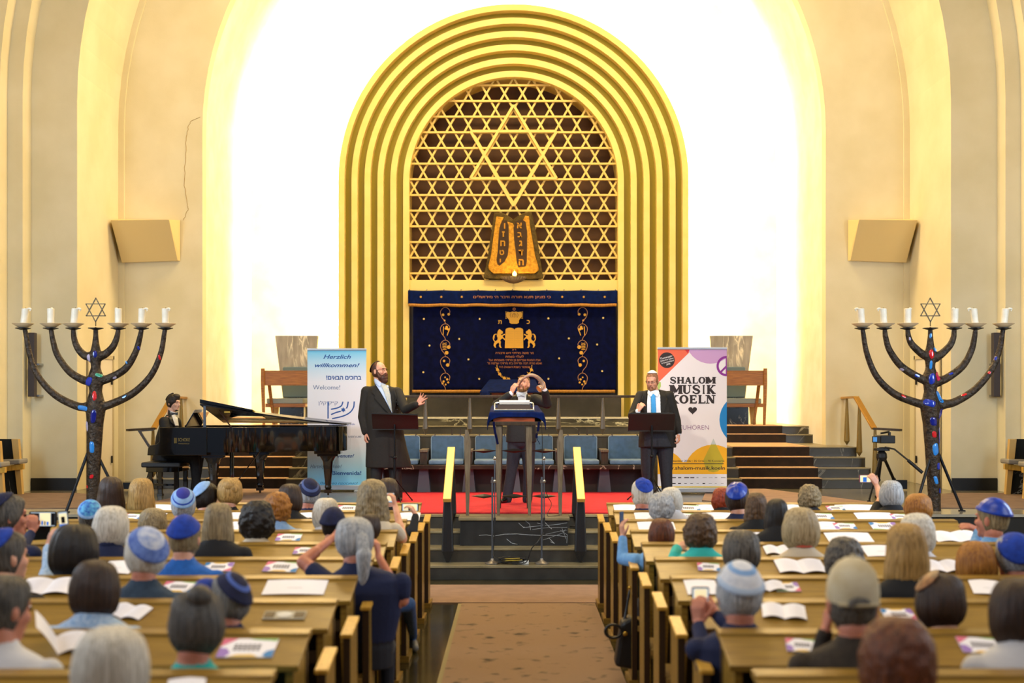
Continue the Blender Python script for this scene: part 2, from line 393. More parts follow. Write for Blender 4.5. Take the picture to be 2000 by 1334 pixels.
# stage block, its stone nosing and central stairs
mb = MB(); mb.box((-11, 15.12, 0), (11, 25.2, ST)); struct('floor_stage', mb, [M('stage_stone', '#6d6652', .18, col2='#565040', scale=2)])
mb = MB(); mb.box((-11, 15.05, 0), (-2.6, 15.12, ST - .03)); mb.box((2.6, 15.05, 0), (11, 15.12, ST - .03)); struct('wall_stage_front', mb, M('stage_riser', '#141516', .35))
tile_pale = M('pale_stone_tile', '#a9a08c', .12, col2='#8f8672', scale=2)
mb = MB(); mb.box((-11, 15.02, ST - .03), (-2.6, 15.75, ST + .004)); mb.box((2.6, 15.02, ST - .03), (11, 15.75, ST + .004)); struct('trim_stage_edge', mb, tile_pale)
for i, Y in enumerate((14.08, 14.39, 14.70, 15.0)):
    z = .165 * (i + 1)
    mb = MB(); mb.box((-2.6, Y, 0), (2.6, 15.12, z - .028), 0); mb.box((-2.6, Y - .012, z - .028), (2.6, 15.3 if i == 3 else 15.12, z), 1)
    tag(mb.build('step', [stone_step, stone_top], None, False, .004), kind='structure'); bpy.context.scene.collection.objects[-1].name = 'floor_step'
block_m = marble('veined_black_stone', '#33373a', '#c3ccd2', .3, 1.9, .010, base2='#26292c', cover=.5)
mb = MB(); mb.box((-.64, 14.60, .33), (.64, 15.02, ST - .03), 0); mb.box((-.66, 14.58, ST - .03), (.66, 15.02, ST + .004), 1)
blk = tag(mb.build('floor_landing', [M('block_black', '#2a2d2f', .3, col2='#222527', scale=5), stone_top], None, False, .004), kind='structure')
vn = MB(); rv = random.Random(4)
for P in ([(936, 1046), (950, 1045), (965, 1047), (985, 1043), (1010, 1043), (1035, 1045), (1060, 1046), (1085, 1045), (1106, 1048)], [(990, 1053), (1000, 1061), (1012, 1063), (998, 1060)], [(1013, 1022), (1022, 1030), (1024, 1029)], [(1022, 1030), (1050, 1027), (1080, 1025), (1108, 1021)], [(1025, 1016), (1034, 1024), (1037, 1035)], [(1040, 1034), (1070, 1030), (1108, 1030)], [(1062, 1018), (1074, 1030), (1078, 1033)], [(1050, 1022), (1068, 1026), (1095, 1024)], [(1060, 1055), (1080, 1048), (1100, 1040), (1104, 1033)], [(1072, 1050), (1083, 1062), (1075, 1058)], [(1095, 1036), (1108, 1045), (1107, 1060)], [(1098, 1032), (1106, 1052)], [(1066, 1044), (1090, 1038), (1108, 1036)]):
    Q = [Vector((x + rv.uniform(-.6, .6), y + rv.uniform(-.5, .5), 0)) for x, y in P]
    for q in ribbon([(p.x, p.y) for p in Q], rv.uniform(.4, .8)): vn.add([(W(x, y, 14.6).x, 14.5985, W(x, y, 14.6).z) for x, y in q], [(0, 1, 2, 3)])
vn.build('white_vein', M('vein_white', '#aab2b8', .4), blk)
# carpets on the stage
red_m = M('red_carpet', '#c4142a', .9, col2='#ae0e22', scale=4, bump=.2, bscale=140)
red_m.node_tree.nodes['Principled BSDF'].inputs['Sheen Weight'].default_value = .0
tag(MB().box((-1.85, 15.14, ST), (1.80, 18.40, ST + .014)).build('red_carpet', red_m), 'bright red carpet on the stage around the reading table', 'carpet')
brown_m = M('brown_carpet', '#7a6350', .95, col2='#6c5645', scale=5, stretch=(1, 1, 1), bump=.2, bscale=120)
for s in (-1, 1):
    side = 'left' if s < 0 else 'right'
    o = MB().prism([(s * 3.5, 15.9), (s * 5.05, 16.2), (s * 3.9, 19.1), (s * 3.0, 19.1), (s * 2.6, 17.0)] if s > 0 else [(-2.6, 16.0), (-5.0, 16.2), (-4.6, 19.1), (-3.0, 19.1)], ST, ST + .012, 'Z').build('stage_carpet', carpet_b)
    tag(o, 'beige carpet on the stage %s' % ('under the black grand piano' if s < 0 else 'in front of the stairs by the video camera'), 'carpet')
    o = MB().prism([(s * 5.35, 15.85), (s * 7.92, 15.5), (s * 7.92, 18.27), (s * 6.5, 18.27), (s * 5.7, 17.6)], ST, ST + .012, 'Z').build('side_carpet', brown_m)
    tag(o, 'brown carpet beside the stone seats, %s menorah' % ('past the one at the piano side' if s < 0 else 'past the one at the camera side'), 'carpet')
# walls: concentric arches stepping towards the nave
ZC = 6.65
mb = MB(); arch_band(mb, 5.30, 6.75, 20.9, 21.15, ZC, ST); struct('wall_front', mb, plaster)
mb = MB(); arch_band(mb, 5.30, 5.55, 21.15, 24.85, ZC, ST); struct('wall_niche_reveal', mb, plaster_niche, smooth=False)
mb = MB(); arch_band(mb, 2.12, 6.2, 24.80, 24.95, ZC - .37, ST); struct('wall_niche', mb, plaster_niche)
mb = MB(); arch_band(mb, 6.62, 6.75, 20.86, 20.9, ZC, ST); struct('trim_arch_inner', mb, plaster)
mb = MB(); arch_band(mb, 6.72, 7.43, 18.9, 20.9, ZC, ST); struct('wall_arch_reveal', mb, plaster)
mb = MB(); arch_band(mb, 7.43, 7.66, 18.58, 20.9, ZC, ST); struct('trim_arch_middle', mb, plaster)
mb = MB(); arch_band(mb, 7.66, 12.5, 18.3, 20.9, ZC, ST); struct('wall_side_front', mb, plaster)
for s, side in ((-1, 'left'), (1, 'right')):   # nave side wall with the side arch that just enters the picture
    mb = MB(); n = 24; Rr = 1.9; Yc = 16.0; X = s * 7.95
    mb.prism([(Yc - 9, -.0), (Yc - Rr, 0), (Yc - Rr, 3.3)] + [(Yc - Rr * math.cos(PI * k / n), 3.3 + Rr * math.sin(PI * k / n)) for k in range(1, n)] + [(Yc + Rr, 3.3), (Yc + Rr, 0), (18.3, 0), (18.3, 12), (Yc - 9, 12)], X, X + s * .5, 'X')
    struct('wall_' + side, mb, plaster)
    struct('wall_aisle_' + side, MB().box((min(s * 10.6, s * 10.8), 6, 0), (max(s * 10.6, s * 10.8), 18.3, 12)), plaster)
    o = struct('baseboard_' + side, MB().box((min(s * 6.73, s * 7.42), 18.87, ST), (max(s * 6.73, s * 7.42), 18.9, ST + .19)), black_matt)
    # door in the arch reveal
    mb = MB(); x = s * 6.70
    mb.box((min(x, x + s * .03), 19.35, ST), (max(x, x + s * .03), 20.5, 2.72), 0)
    d = struct('door_%d' % (1 if s < 0 else 2), mb, [M('door_paint', '#e4d8c0', .6)], .004)
    mb = MB(); xx = x - s * .02
    mb.bar((xx, 19.42, 1.62), (xx, 19.42, 1.78), .02, .02); mb.build('door_handle', black_metal, d)
    mb = MB(); mb.bar((xx, 20.42, 2.3), (xx, 20.42, 2.42), .02, .03); mb.bar((xx, 20.42, 1.0), (xx, 20.42, 1.12), .02, .03); mb.build('hinge', black_metal, d)
    mb = MB()
    for q in ((19.30, 19.35, ST, 2.78), (20.5, 20.55, ST, 2.78), (19.30, 20.55, 2.72, 2.78)): mb.box((min(x, x - s * .015), q[0], q[2]), (max(x, x - s * .015), q[1], q[3]))
    mb.build('door_frame', M('door_frame_paint', '#c9b88e', .6), d)
    # wall crack, thin dark line
pts = [W(391, 228, 20.88), W(372, 238, 20.88), W(364, 262, 20.88), W(362, 300, 20.88), W(360, 355, 20.88), W(364, 395, 20.88), W(366, 410, 20.88), W(357, 430, 20.88)]
rnd = random.Random(3); cp = [p + Vector((rnd.uniform(-.012, .012), 0, 0)) for p in catmull(pts, 6)]
crk = MB().tube([(p.x, 20.899, p.z) for p in cp], .004, 4).build('wall_crack', M('crack', '#a5853f', .9)); tag(crk, kind='structure')

# side stairs and upper platform
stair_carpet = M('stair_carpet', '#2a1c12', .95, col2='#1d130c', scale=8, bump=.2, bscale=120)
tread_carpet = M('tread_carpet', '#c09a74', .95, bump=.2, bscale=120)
LV = [(19.25, .815), (19.50, .97), (19.80, 1.125), (20.08, 1.28)]
for s in (-1, 1):
    side = 'left' if s < 0 else 'right'
    for i, (Y, z) in enumerate(LV):
        x0, x1 = 2.55, (5.66 if i < 3 else 5.60); mb = MB(); xa, xb = sorted((s * x0, s * x1))
        mb.box((xa, Y, z - .155 if i else ST), (xb, 21.0, z - .02), 0); mb.box((xa, Y - .012, z - .02), (xb, 21.0, z), 1)
        tag(mb.build('floor_stair', [stone_dark, stone_top], None, False, .004), kind='structure')
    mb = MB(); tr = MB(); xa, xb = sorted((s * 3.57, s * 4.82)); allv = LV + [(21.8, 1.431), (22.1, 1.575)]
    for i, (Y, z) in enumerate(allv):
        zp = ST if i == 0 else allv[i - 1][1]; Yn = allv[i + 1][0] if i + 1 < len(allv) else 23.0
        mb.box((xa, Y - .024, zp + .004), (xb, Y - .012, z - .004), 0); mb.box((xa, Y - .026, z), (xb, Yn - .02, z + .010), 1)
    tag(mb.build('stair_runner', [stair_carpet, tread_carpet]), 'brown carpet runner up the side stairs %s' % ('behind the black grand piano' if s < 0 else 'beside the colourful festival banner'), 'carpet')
mb = MB(); mb.box((-2.55, 19.15, ST), (2.55, 21.9, 1.28), 0); mb.box((-5.6, 21.0, ST), (5.6, 24.8, 1.28), 0); struct('floor_platform', mb, stone_top)
for nm, Y, z, zb, X in (('floor_platform_step', 21.8, 1.431, 1.28, 5.36), ('floor_platform_top', 22.1, 1.575, 1.431, 5.3)):
    mb = MB(); mb.box((-X, Y, zb), (X, 24.8, z - .02), 0); mb.box((-X, Y - .012, z - .02), (X, 24.8, z), 1); tag(mb.build(nm, [stone_dark, stone_top], None, False, .004), kind='structure')
vein_m = marble('veined_grey_marble', '#5b5540', '#e6dcae', .25, 2.4, .03, base2='#3f3a2c', stretch=(.6, 1, 2.2), cover=.48)
mb = MB(); mb.box((-2.35, 22.4, 1.575), (2.35, 24.0, 1.70), 0); mb.box((-2.37, 22.385, 1.70), (2.37, 24.0, 1.715), 1); tag(mb.build('floor_ark_step', [vein_m, M('pale_marble_edge', '#d8d2bc', .25)], None, False, .004), kind='structure')

# the yellow ribbed arch round the ark
rib_m = M('cream_yellow_paint', '#ebd07c', .5, col2='#e6c96e', scale=3)
gap_m = M('mustard_recess', '#938408', .55)  # recess strips in a darker olive than the ribs
ark = thing('ark_surround', 'giant yellow ribbed arch framing the holy ark', 'arch', (0, 23.6, 1.6))
AC = 6.28; Xc = -.01
for i in range(6):
    Ro = 3.363 - .2445 * i; Yf = 23.60 + .045 * i
    mb = MB(); arch_band(mb, Ro - .115, Ro, Yf, 24.25, AC, 1.715, mi=0, cx=Xc); mb.build('rib', rib_m, ark)
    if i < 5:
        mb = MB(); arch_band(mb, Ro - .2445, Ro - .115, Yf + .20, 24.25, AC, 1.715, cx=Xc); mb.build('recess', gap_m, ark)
# chamber behind the grille
mb = MB(); arch_band(mb, 2.03, 2.12, 24.25, 24.8, AC, 1.715, cx=Xc); mb.build('inner_lining', rib_m, ark)
ybk = 24.55
chamber = M('chamber_panel', '#4a2d0c', .7, col2='#5c3a12', scale=2)
n = 40; mb = MB(); mb.prism([(Xc - 2.05, 4.3)] + [(Xc + 2.05 * math.cos(PI - PI * k / n), AC + 2.05 * math.sin(PI - PI * k / n)) for k in range(n + 1)] + [(Xc + 2.05, 4.3)], ybk, ybk + .05); tag(mb.build('wall_chamber', chamber), kind='structure')
# lattice of hexagrams
gx, gz0 = W(1003, 166.7, 24.0).x, W(1003, 166.7, 24.0).z; d = 30.6 * 24.0 / F; zbot = W(0, 549, 24.0).z; Rg = 2.04
def inside(x, z): return z >= zbot and abs(x - Xc) <= Rg and (z <= AC or (x - Xc) ** 2 + (z - AC) ** 2 <= Rg * Rg)
def clipline(p, q):
    p, q = Vector(p), Vector(q); N = 900; t = [i / N for i in range(N + 1) if inside(*(p + (q - p) * (i / N)))]
    return (p + (q - p) * t[0], p + (q - p) * t[-1]) if len(t) > 4 else None
gr = MB(); lat_m = M('lattice_paint', '#e3c269', .5)
def latbar(p, q, w, Y, dp):
    r = clipline(p, q)
    if r: gr.bar((r[0].x, Y, r[0].y), (r[1].x, Y, r[1].y), dp, w, up=(0, 0, 1) if abs((r[1] - r[0]).y) < 1e-6 else None) if abs((r[1] - r[0]).y) < 1e-6 else gr.obox(((r[0].x + r[1].x) / 2, Y, (r[0].y + r[1].y) / 2), Vector((r[1].x - r[0].x, 0, r[1].y - r[0].y)) / 2, (0, dp / 2, 0), Vector((-(r[1].y - r[0].y), 0, r[1].x - r[0].x)).normalized() * w / 2)
for k in range(-2, 15): latbar((-3, gz0 - k * d), (3, gz0 - k * d), .036, 24.02, .07)
h = 6.0
for k in range(-30, 31):
    xk = gx + 2 * (d / math.sqrt(3)) * k; zc_ = gz0 + d / 2     # diagonals cross half-way between the horizontals
    for sg in (-1, 1): latbar((xk - sg * h / math.sqrt(3), zc_ - h), (xk + sg * h / math.sqrt(3), zc_ + h), .036, 24.05 + .004 * sg, .06)
for tri in (((1003, 206), (919, 349), (1087, 349)), ((1003, 403), (919, 257), (1087, 257))):
    P = [W(x, y, 24.0) for x, y in tri]
    for a, b in ((0, 1), (1, 2), (2, 0)): latbar((P[a].x, P[a].z), (P[b].x, P[b].z), .05, 23.975 + .004 * a + .002 * (tri[0][1] > 300), .06)
tag(gr.build('lattice_grille', lat_m), 'cream lattice grille of six-pointed stars filling the arch above the ark', 'grille')
tag(MB().box((Xc - 2.08, 23.90, W(0, 568, 23.9).z), (Xc + 2.08, 24.2, W(0, 547, 23.9).z)).build('ark_lintel', M('lintel_paint', '#efd27a', .5), None, False, .006), 'pale yellow beam between the lattice grille and the ark curtain', 'beam')
# stone base under the ark curtain
mb = MB(); mb.box((-2.06, 23.62, 1.715), (2.06, 24.1, 2.12)); tag(mb.build('ark_plinth', marble('ark_base_marble', '#3c382e', '#b9b08c', .25, 1.2, .01, base2='#2d2a22')), 'dark veined marble plinth below the ark curtain', 'plinth')
mb = MB(); mb.box((-2.06, 23.95, 2.12), (2.06, 24.15, 4.15)); tag(mb.build('ark_doors', dark_wood), 'dark wooden ark front behind the navy curtain', 'ark')
# ================================================================ ark curtain, tablets, eternal light
YC = 23.80
def wave(x, z, amp=.016): return amp * math.sin(x * 9.5) * (.4 + .6 * min(1, max(0, (4.0 - z) / 1.6))) + .006 * math.sin(x * 23 + z * 1.4)
def cloth_panel(x0, x1, z0, z1, Y, amp, nx=110, nz=24, sag=0.0):
    vs = []; fs = []
    for j in range(nz + 1):
        for i in range(nx + 1):
            x = x0 + (x1 - x0) * i / nx; z = z0 + (z1 - z0) * j / nz
            vs.append((x, Y + wave(x, z, amp), z - (sag * math.sin(i / nx * PI * 6) ** 2)))
    for j in range(nz):
        for i in range(nx): a = j * (nx + 1) + i; fs.append((a, a + 1, a + nx + 2, a + nx + 1))
    return vs, fs
cur = thing('ark_curtain', 'navy velvet ark curtain embroidered with lions, tablets and a crown in gold', 'curtain', (0, YC, W(0, 768, YC).z))
x0, x1 = W(807, 0, YC).x, W(1203, 0, YC).x; zt, zb = W(0, 590, YC).z, W(0, 762, YC).z
vs, fs = cloth_panel(x0, x1, zb, zt, YC, .014); mb = MB().add(vs, fs); o = mb.build('cloth', navy_velvet, cur, True); so = o.modifiers.new('s', 'SOLIDIFY'); so.thickness = .012; so.offset = 1
vs, fs = cloth_panel(x0 - .02, x1 - .02, zb - .055, zb + .005, YC - .01, .014, nz=2); o = MB().add(vs, fs).build('fringe', M('gold_fringe', '#c08424', .6, .2, col2='#8a5a16', scale=60, stretch=(4, 1, .3)), cur, True)
so = o.modifiers.new('s', 'SOLIDIFY'); so.thickness = .02
YE = YC - .024
def E2(px, py): p = W(px, py, YC); return (p.x, p.z)
def emb(mb, poly_px, mi=0): mb.flat([E2(*p) for p in poly_px], YE, mi)
def emb_stroke(mb, pts_px, w, mi=0, smooth=True):
    P = catmull([(x, y, 0) for x, y in pts_px], 5) if smooth and len(pts_px) > 2 else [Vector((x, y, 0)) for x, y in pts_px]
    for q in ribbon([(p.x, p.y) for p in P], w): emb(mb, q, mi)
# crown
def E(x, y): return (840 + x / 6.06, 590 + y / 6.06)     # coordinates measured on an enlarged detail
mb = MB()
cr_ = [E(940, 245), E(938, 215), E(905, 175), E(898, 140), E(915, 115), E(950, 122), E(975, 112), E(995, 118), E(1015, 112), E(1040, 120), E(1075, 115), E(1092, 140), E(1085, 175), E(1052, 215), E(1052, 245), E(1030, 258), E(960, 258)]
emb(mb, cr_)
for k in range(16):
    a = math.radians(150 - 8 * k) if False else None
for sgn, cx_ in ((-1, 900), (1, 1090)):
    for k in range(7): t = k / 6; emb_stroke(mb, [E(cx_ + sgn * -8, 118 + 75 * t), E(cx_ + sgn * 8, 113 + 80 * t)], .8, 0, False)
mb.build('crown_embroidery', gold_thread, cur)
mb = MB()
for a in ((E(960, 185), E(945, 155), E(960, 130)), (E(975, 180), E(972, 155), E(985, 140)), (E(1015, 180), E(1018, 155), E(1008, 140)), (E(1030, 185), E(1045, 155), E(1030, 130)), (E(995, 185), E(995, 130)), (E(985, 140), E(1005, 140))):
    for q in ribbon(list(a), .7): mb.flat([E2(*p) for p in q], YE - .003)
mb.build('crown_stitching', M('dark_stitch', '#5c3410', .7), cur)
mb = MB(); c = E(995, 84)
for t0 in (90, -90):
    P = [(c[0] + 3.2 * math.cos(math.radians(t0 + 120 * k)), c[1] - 3.2 * math.sin(math.radians(t0 + 120 * k))) for k in range(3)]
    for k in range(3): emb_stroke(mb, [P[k], P[(k + 1) % 3]], .7, 0, False)
mb.build('star_embroidery', copper_thread, cur)
# tablets
mb = MB(); tb = [E(885, 545), E(893, 330)] + [E(893 + 52 - 52 * math.cos(PI * k / 8), 330 - 26 * math.sin(PI * k / 8)) for k in range(9)] + [E(997 + 52 - 52 * math.cos(PI * k / 8), 330 - 26 * math.sin(PI * k / 8)) for k in range(1, 9)] + [E(1103, 545)]
emb(mb, tb); mb.build('tablets_embroidery', gold_thread, cur)
mb = MB()
for r in range(9):
    for c_ in (0, 1): emb_stroke(mb, [E(905 + c_ * 103, 350 + r * 21), E(985 + c_ * 103, 350 + r * 21)], .5, 0, False)
emb_stroke(mb, [E(997, 335), E(995, 540)], .6, 0, False)
mb.v = [(x, y - .003, z) for x, y, z in mb.v]; mb.build('tablets_stitching', M('ochre_stitch', '#c8962e', .6), cur)
# rampant lions, mirrored
lion = [(818, 322), (800, 345), (795, 372), (790, 400), (800, 425), (795, 450), (770, 465), (755, 490), (752, 515), (768, 540), (782, 540), (775, 515), (790, 492), (812, 480), (820, 500), (815, 520), (830, 543), (848, 540), (838, 525), (835, 500), (838, 470), (830, 455), (845, 435), (860, 430), (885, 455), (890, 440), (865, 415), (858, 402), (888, 388), (885, 375), (862, 385), (848, 395), (838, 385), (850, 375), (862, 372), (862, 350), (840, 335), (832, 325)]
for s_, nm in ((0, 'left'), (1, 'right')):
    f = (lambda p: p) if s_ == 0 else (lambda p: (1996 - p[0], p[1]))
    mb = MB(); emb(mb, [E(*f(p)) for p in lion]); emb_stroke(mb, [E(*f(p)) for p in ((768, 470), (750, 440), (752, 405), (765, 385), (785, 380))], 1.8)
    emb_stroke(mb, [E(*f(p)) for p in ((765, 430), (760, 410), (768, 398))], 1.0)
    mb.build('lion_embroidery', gold_thread, cur)
# letters and dedication
mb = MB()
for ch, p, h_ in (('ת', E(826, 232), .082), ('כ', E(1162, 232), .082)): q = E2(*p); text_into(mb, ch, q[0], q[1], YE, h_, 0, bold=.02, heb=True)
mb.build('letter_embroidery', gold_thread, cur)
mb = MB()
for s_, y, w, hh in (('רב', 562, 45, .03), ('מר משה מרדכי דוש ודבורה', 602, 450, .042), ('לעלוי נשמת', 645, 215, .042), ('אביו המנוח אברהם בן מרדכי משפחתו ועל', 686, 610, .042), ('ואמו מרת חנה פרידה בת מרדכי שלמה זל', 725, 640, .042), ('שנפטר בשנת השואה היד', 768, 370, .042)):
    mb = MB(); q = E2(*E(1000 if y != 562 else 993, y)); text_into(mb, s_, q[0], q[1], YE, hh, 0, width=w / 6.06 * YC / F, heb=True); mb.build('dedication_embroidery', copper_thread, cur)
# flower garland under the dedication
for f in (lambda p: p, lambda p: (1996 - p[0], p[1])):
    mb = MB()
    emb_stroke(mb, [E(*f(p)) for p in ((790, 745), (800, 800), (830, 870), (880, 905), (930, 915))], 1.1)
    for a in ((798, 800), (824, 852), (880, 900), (930, 912)):
        c = E(*f(a))
        for k in range(5): t = 72 * k; emb(mb, disc(c[0] + 2.0 * math.cos(math.radians(t)), c[1] + 2.0 * math.sin(math.radians(t)), 1.3, 8))
        emb_stroke(mb, [(c[0] - 4, c[1] - 4), (c[0] + 4, c[1] + 3)], .9, 0, False)
    mb.build('garland_embroidery', gold_thread, cur)
# vine columns
for s_, ox in ((1, 0), (-1, 0)):
    mb = MB(); g = MB(); f = (lambda x: x) if s_ == 1 else (lambda x: 2007.5 - x)
    for k in range(5):
        y0 = 601 + 32 * k; x0_ = 869.5
        emb_stroke(mb, [(f(x0_ + 8), y0 + 14), (f(x0_ + 9), y0 + 6), (f(x0_ + 3), y0), (f(x0_ - 4), y0 + 1), (f(x0_ - 9), y0 + 8), (f(x0_ - 7), y0 + 18), (f(x0_ - 1), y0 + 26), (f(x0_ + 1), y0 + 32)], 1.0)
        if k == 0: items = [(-4, 14, 2.6), (7, 13, 2.6), (-1, 25, 1.8)]
        elif k == 1: items = [(3, 6, 2.6), (5, 10, 2.4), (1, 9, 2.0)]
        elif k == 2: items = [(7, 13, 3.6), (3, 24, 3.6)]
        elif k == 3: items = [(-2, 8, 2.4), (5, 16, 3.4)]
        else: items = [(-3, 16, 2.2), (4, 12, 2.2), (-5, 20, 2.0), (6, 18, 2.0), (1, 22, 1.8), (0, 8, 1.6)]
        for dx, dy, r in items: emb(g, disc(f(x0_ + dx), y0 + dy, r, 12))
        if k == 1:
            emb_stroke(g, [(f(x0_ - 3), y0 + 5), (f(x0_ - 4), y0 + 22)], 1.5, 0, False); emb_stroke(g, [(f(x0_ + 9), y0 + 8), (f(x0_ + 4), y0 + 22)], 1.6, 0, False)
        if k == 2:
            for q in range(5): emb_stroke(g, [(f(x0_ - 1), y0 + 6 + q * 3), (f(x0_ - 5), y0 + 5 + q * 3)], 1.2, 0, False); emb_stroke(g, [(f(x0_ - 1), y0 + 6 + q * 3), (f(x0_ + 2.6), y0 + 5 + q * 3)], 1.2, 0, False)
    mb.build('vine_embroidery', M('vine_thread', '#b27d52', .5, .2), cur); g.build('fruit_embroidery', gold_thread, cur)
mb = MB()
for p in ((937, 623), (1071, 622), (897, 662), (1111, 661), (915, 702), (1092, 700), (828, 623), (839, 675), (827, 727), (1178, 621), (1166, 673), (1176, 725), (936, 740), (1071, 740)):
    for k in range(4):
        a = PI * k / 4; emb_stroke(mb, [(p[0] - 1.9 * math.cos(a), p[1] - 1.9 * math.sin(a)), (p[0] + 1.9 * math.cos(a), p[1] + 1.9 * math.sin(a))], .7, 0, False)
mb.build('star_sprinkle', gold_pale, cur)
# valance
YV = 23.70
val = thing('ark_valance', 'narrow navy valance with Hebrew line and gold fringe above the ark curtain', 'valance', (0, YV, W(0, 600, YV).z))
x0, x1 = W(797, 0, YV).x, W(1205, 0, YV).x; zt, zb = W(0, 567, YV).z, W(0, 594, YV).z
vs, fs = cloth_panel(x0, x1, zb, zt, YV, .012, nz=6, sag=.012); o = MB().add(vs, fs).build('cloth', blue_velvet, val, True); o.modifiers.new('s', 'SOLIDIFY').thickness = .01
vs, fs = cloth_panel(x0 + .01, x1 - .01, zb - .045, zb + .012, YV - .012, .012, nz=2, sag=.012); o = MB().add(vs, fs).build('fringe', MATS['gold_fringe'], val, True); o.modifiers.new('s', 'SOLIDIFY').thickness = .018
mb = MB(); p = W(1000, 580, YV); text_into(mb, 'כי מציון תצא תורה ודבר ה׳ מירושלים', p.x, p.z, YV - .024, .05, 0, width=151 * YV / F, heb=True, bold=.01); mb.build('hebrew_embroidery', copper_thread, val)
mb = MB()
for x in (822, 862, 902, 1098, 1140, 1181):
    p = W(x, 580, YV)
    for k in range(4): a = PI * k / 4; mb.bar((p.x - .022 * math.cos(a), YV - .02 - .001 * k, p.z - .022 * math.sin(a)), (p.x + .022 * math.cos(a), YV - .02 - .001 * k, p.z + .022 * math.sin(a)), .008, .008)
mb.build('star_embroidery', gold_thread, val)
mb = MB()
for k in range(13): p = W(800 + k * 33.5, 566, YV); mb.ball((p.x, YV - .01, p.z), .012)
mb.build('curtain_hook', steel, val)

# bronze tablets of the law, a deep relief on the grille
YT = 23.82
def T(x, y): p = W(780 + x / 3.336, 380 + y / 3.336, YT); return (p.x, p.z)
tabl = thing('bronze_tablets', 'golden bronze tablets of the law with raised Hebrew letters on the grille', 'relief', (0, YT, W(0, 548, YT).z))
out = [(618, 118), (665, 118), (700, 132), (725, 150), (742, 165), (758, 150), (790, 130), (825, 116), (862, 115), (882, 200), (900, 300), (920, 430), (937, 545), (860, 552), (640, 552), (548, 545), (560, 480), (580, 380), (600, 240)]
bronze_d = M('dark_bronze', '#5d4a1c', .5, .7, col2='#463610', scale=14, bump=.5, bscale=50)
bronze_g = M('gilt_bronze', '#d3972c', .42, .8, col2='#a87420', scale=18, bump=.5, bscale=60)
bronze_b = M('recess_bronze', '#3a2408', .6, .4)
mb = MB(); mb.prism([T(*p) for p in out], YT - .02, YT + .10); mb.build('slab', bronze_d, tabl, False, .01)
inn = [(632, 145), (680, 150), (672, 175), (690, 200), (700, 178), (740, 190), (752, 215), (800, 180), (820, 140), (845, 145), (850, 200), (868, 300), (885, 400), (908, 480), (905, 500), (880, 517), (612, 517), (582, 490), (580, 470), (598, 390), (615, 260)]
mb = MB(); mb.prism([T(*p) for p in inn], YT - .055, YT - .015); mb.build('gilt_relief', bronze_g, tabl, False, .008)
def channel(pts, w0):  # dark channel the letters stand in
    mb = MB(); P = [T(*p) for p in pts]; mb.prism(P, YT - .062, YT - .050); return mb.build('letter_channel', bronze_b, tabl)
channel([(668, 172), (700, 170), (712, 205), (714, 330), (706, 400), (685, 440), (655, 465), (640, 458), (633, 430), (640, 380), (645, 300), (652, 220)], 1)
channel([(755, 178), (800, 165), (822, 180), (832, 240), (832, 330), (830, 440), (822, 470), (775, 476), (764, 440), (758, 380), (748, 300), (744, 220)], 1)
for ch, x, y, h_ in (('ו', 686, 205, .115), ('ז', 678, 258, .115), ('ח', 674, 318, .115), ('ט', 668, 378, .10), ('י', 658, 436, .11), ('א', 782, 202, .115), ('ב', 784, 262, .105), ('ג', 790, 318, .115), ('ד', 792, 378, .115), ('ה', 794, 440, .125)):
    mb = MB(); q = T(x, y); text_into(mb, ch, q[0], q[1], YT - .065, h_, 0, bold=.035, heb=True, depth=.06); mb.build('letter', M('letter_bronze', '#c78a2a', .4, .8), tabl)
# eternal light
el = thing('eternal_light', 'hanging bowl lamp with a burning glass light below the bronze tablets', 'lamp', W(1003, 554, 23.35))
p = W(1003, 545, 23.35); k_ = 23.35 / F
prof = [(.0, -9 * k_), (7 * k_, -8 * k_), (15 * k_, -5 * k_), (22 * k_, 0), (25 * k_, 3.5 * k_), (24 * k_, 3.6 * k_), (20 * k_, 1 * k_), (0, 0)]
vs0 = MB().lathe(prof, p, 48); 
for i in range(len(vs0.v)):
    v = Vector(vs0.v[i]) - p; a = math.atan2(v.y, v.x); f = 1 + .05 * math.cos(24 * a); vs0.v[i] = (p.x + v.x * f, p.y + v.y * f, p.z + v.z)
vs0.build('bowl', M('silver_bowl', '#b8a58a', .35, .8), el, True)
mb = MB(); mb.tube([(p.x, p.y + .05, p.z - .02), (p.x, 23.6, p.z - .05), (p.x, 23.9, p.z - .02)], .018); mb.build('bracket', bronze_d, el)
q = p + Vector((.02, 0, 3.6 * k_))
mb = MB(); mb.lathe([(.0, 0), (.055, 0), (.075, .15), (.068, .15), (.05, .012), (0, .012)], q, 24); mb.build('glass', M('lamp_glass', '#ffe9b0', .05, trans=1.0), el, True)
mb = MB(); mb.lathe([(0, .02), (.03, .03), (.042, .06), (.03, .09), (.0, .125)], q, 16); mb.build('flame', M('flame', '#ffcf60', .5, emit='#ffc860', estr=22), el, True)
lamp('eternal_flame', 'POINT', q + Vector((0, -.02, .2)), 4.5, (1, .62, .2), .04)
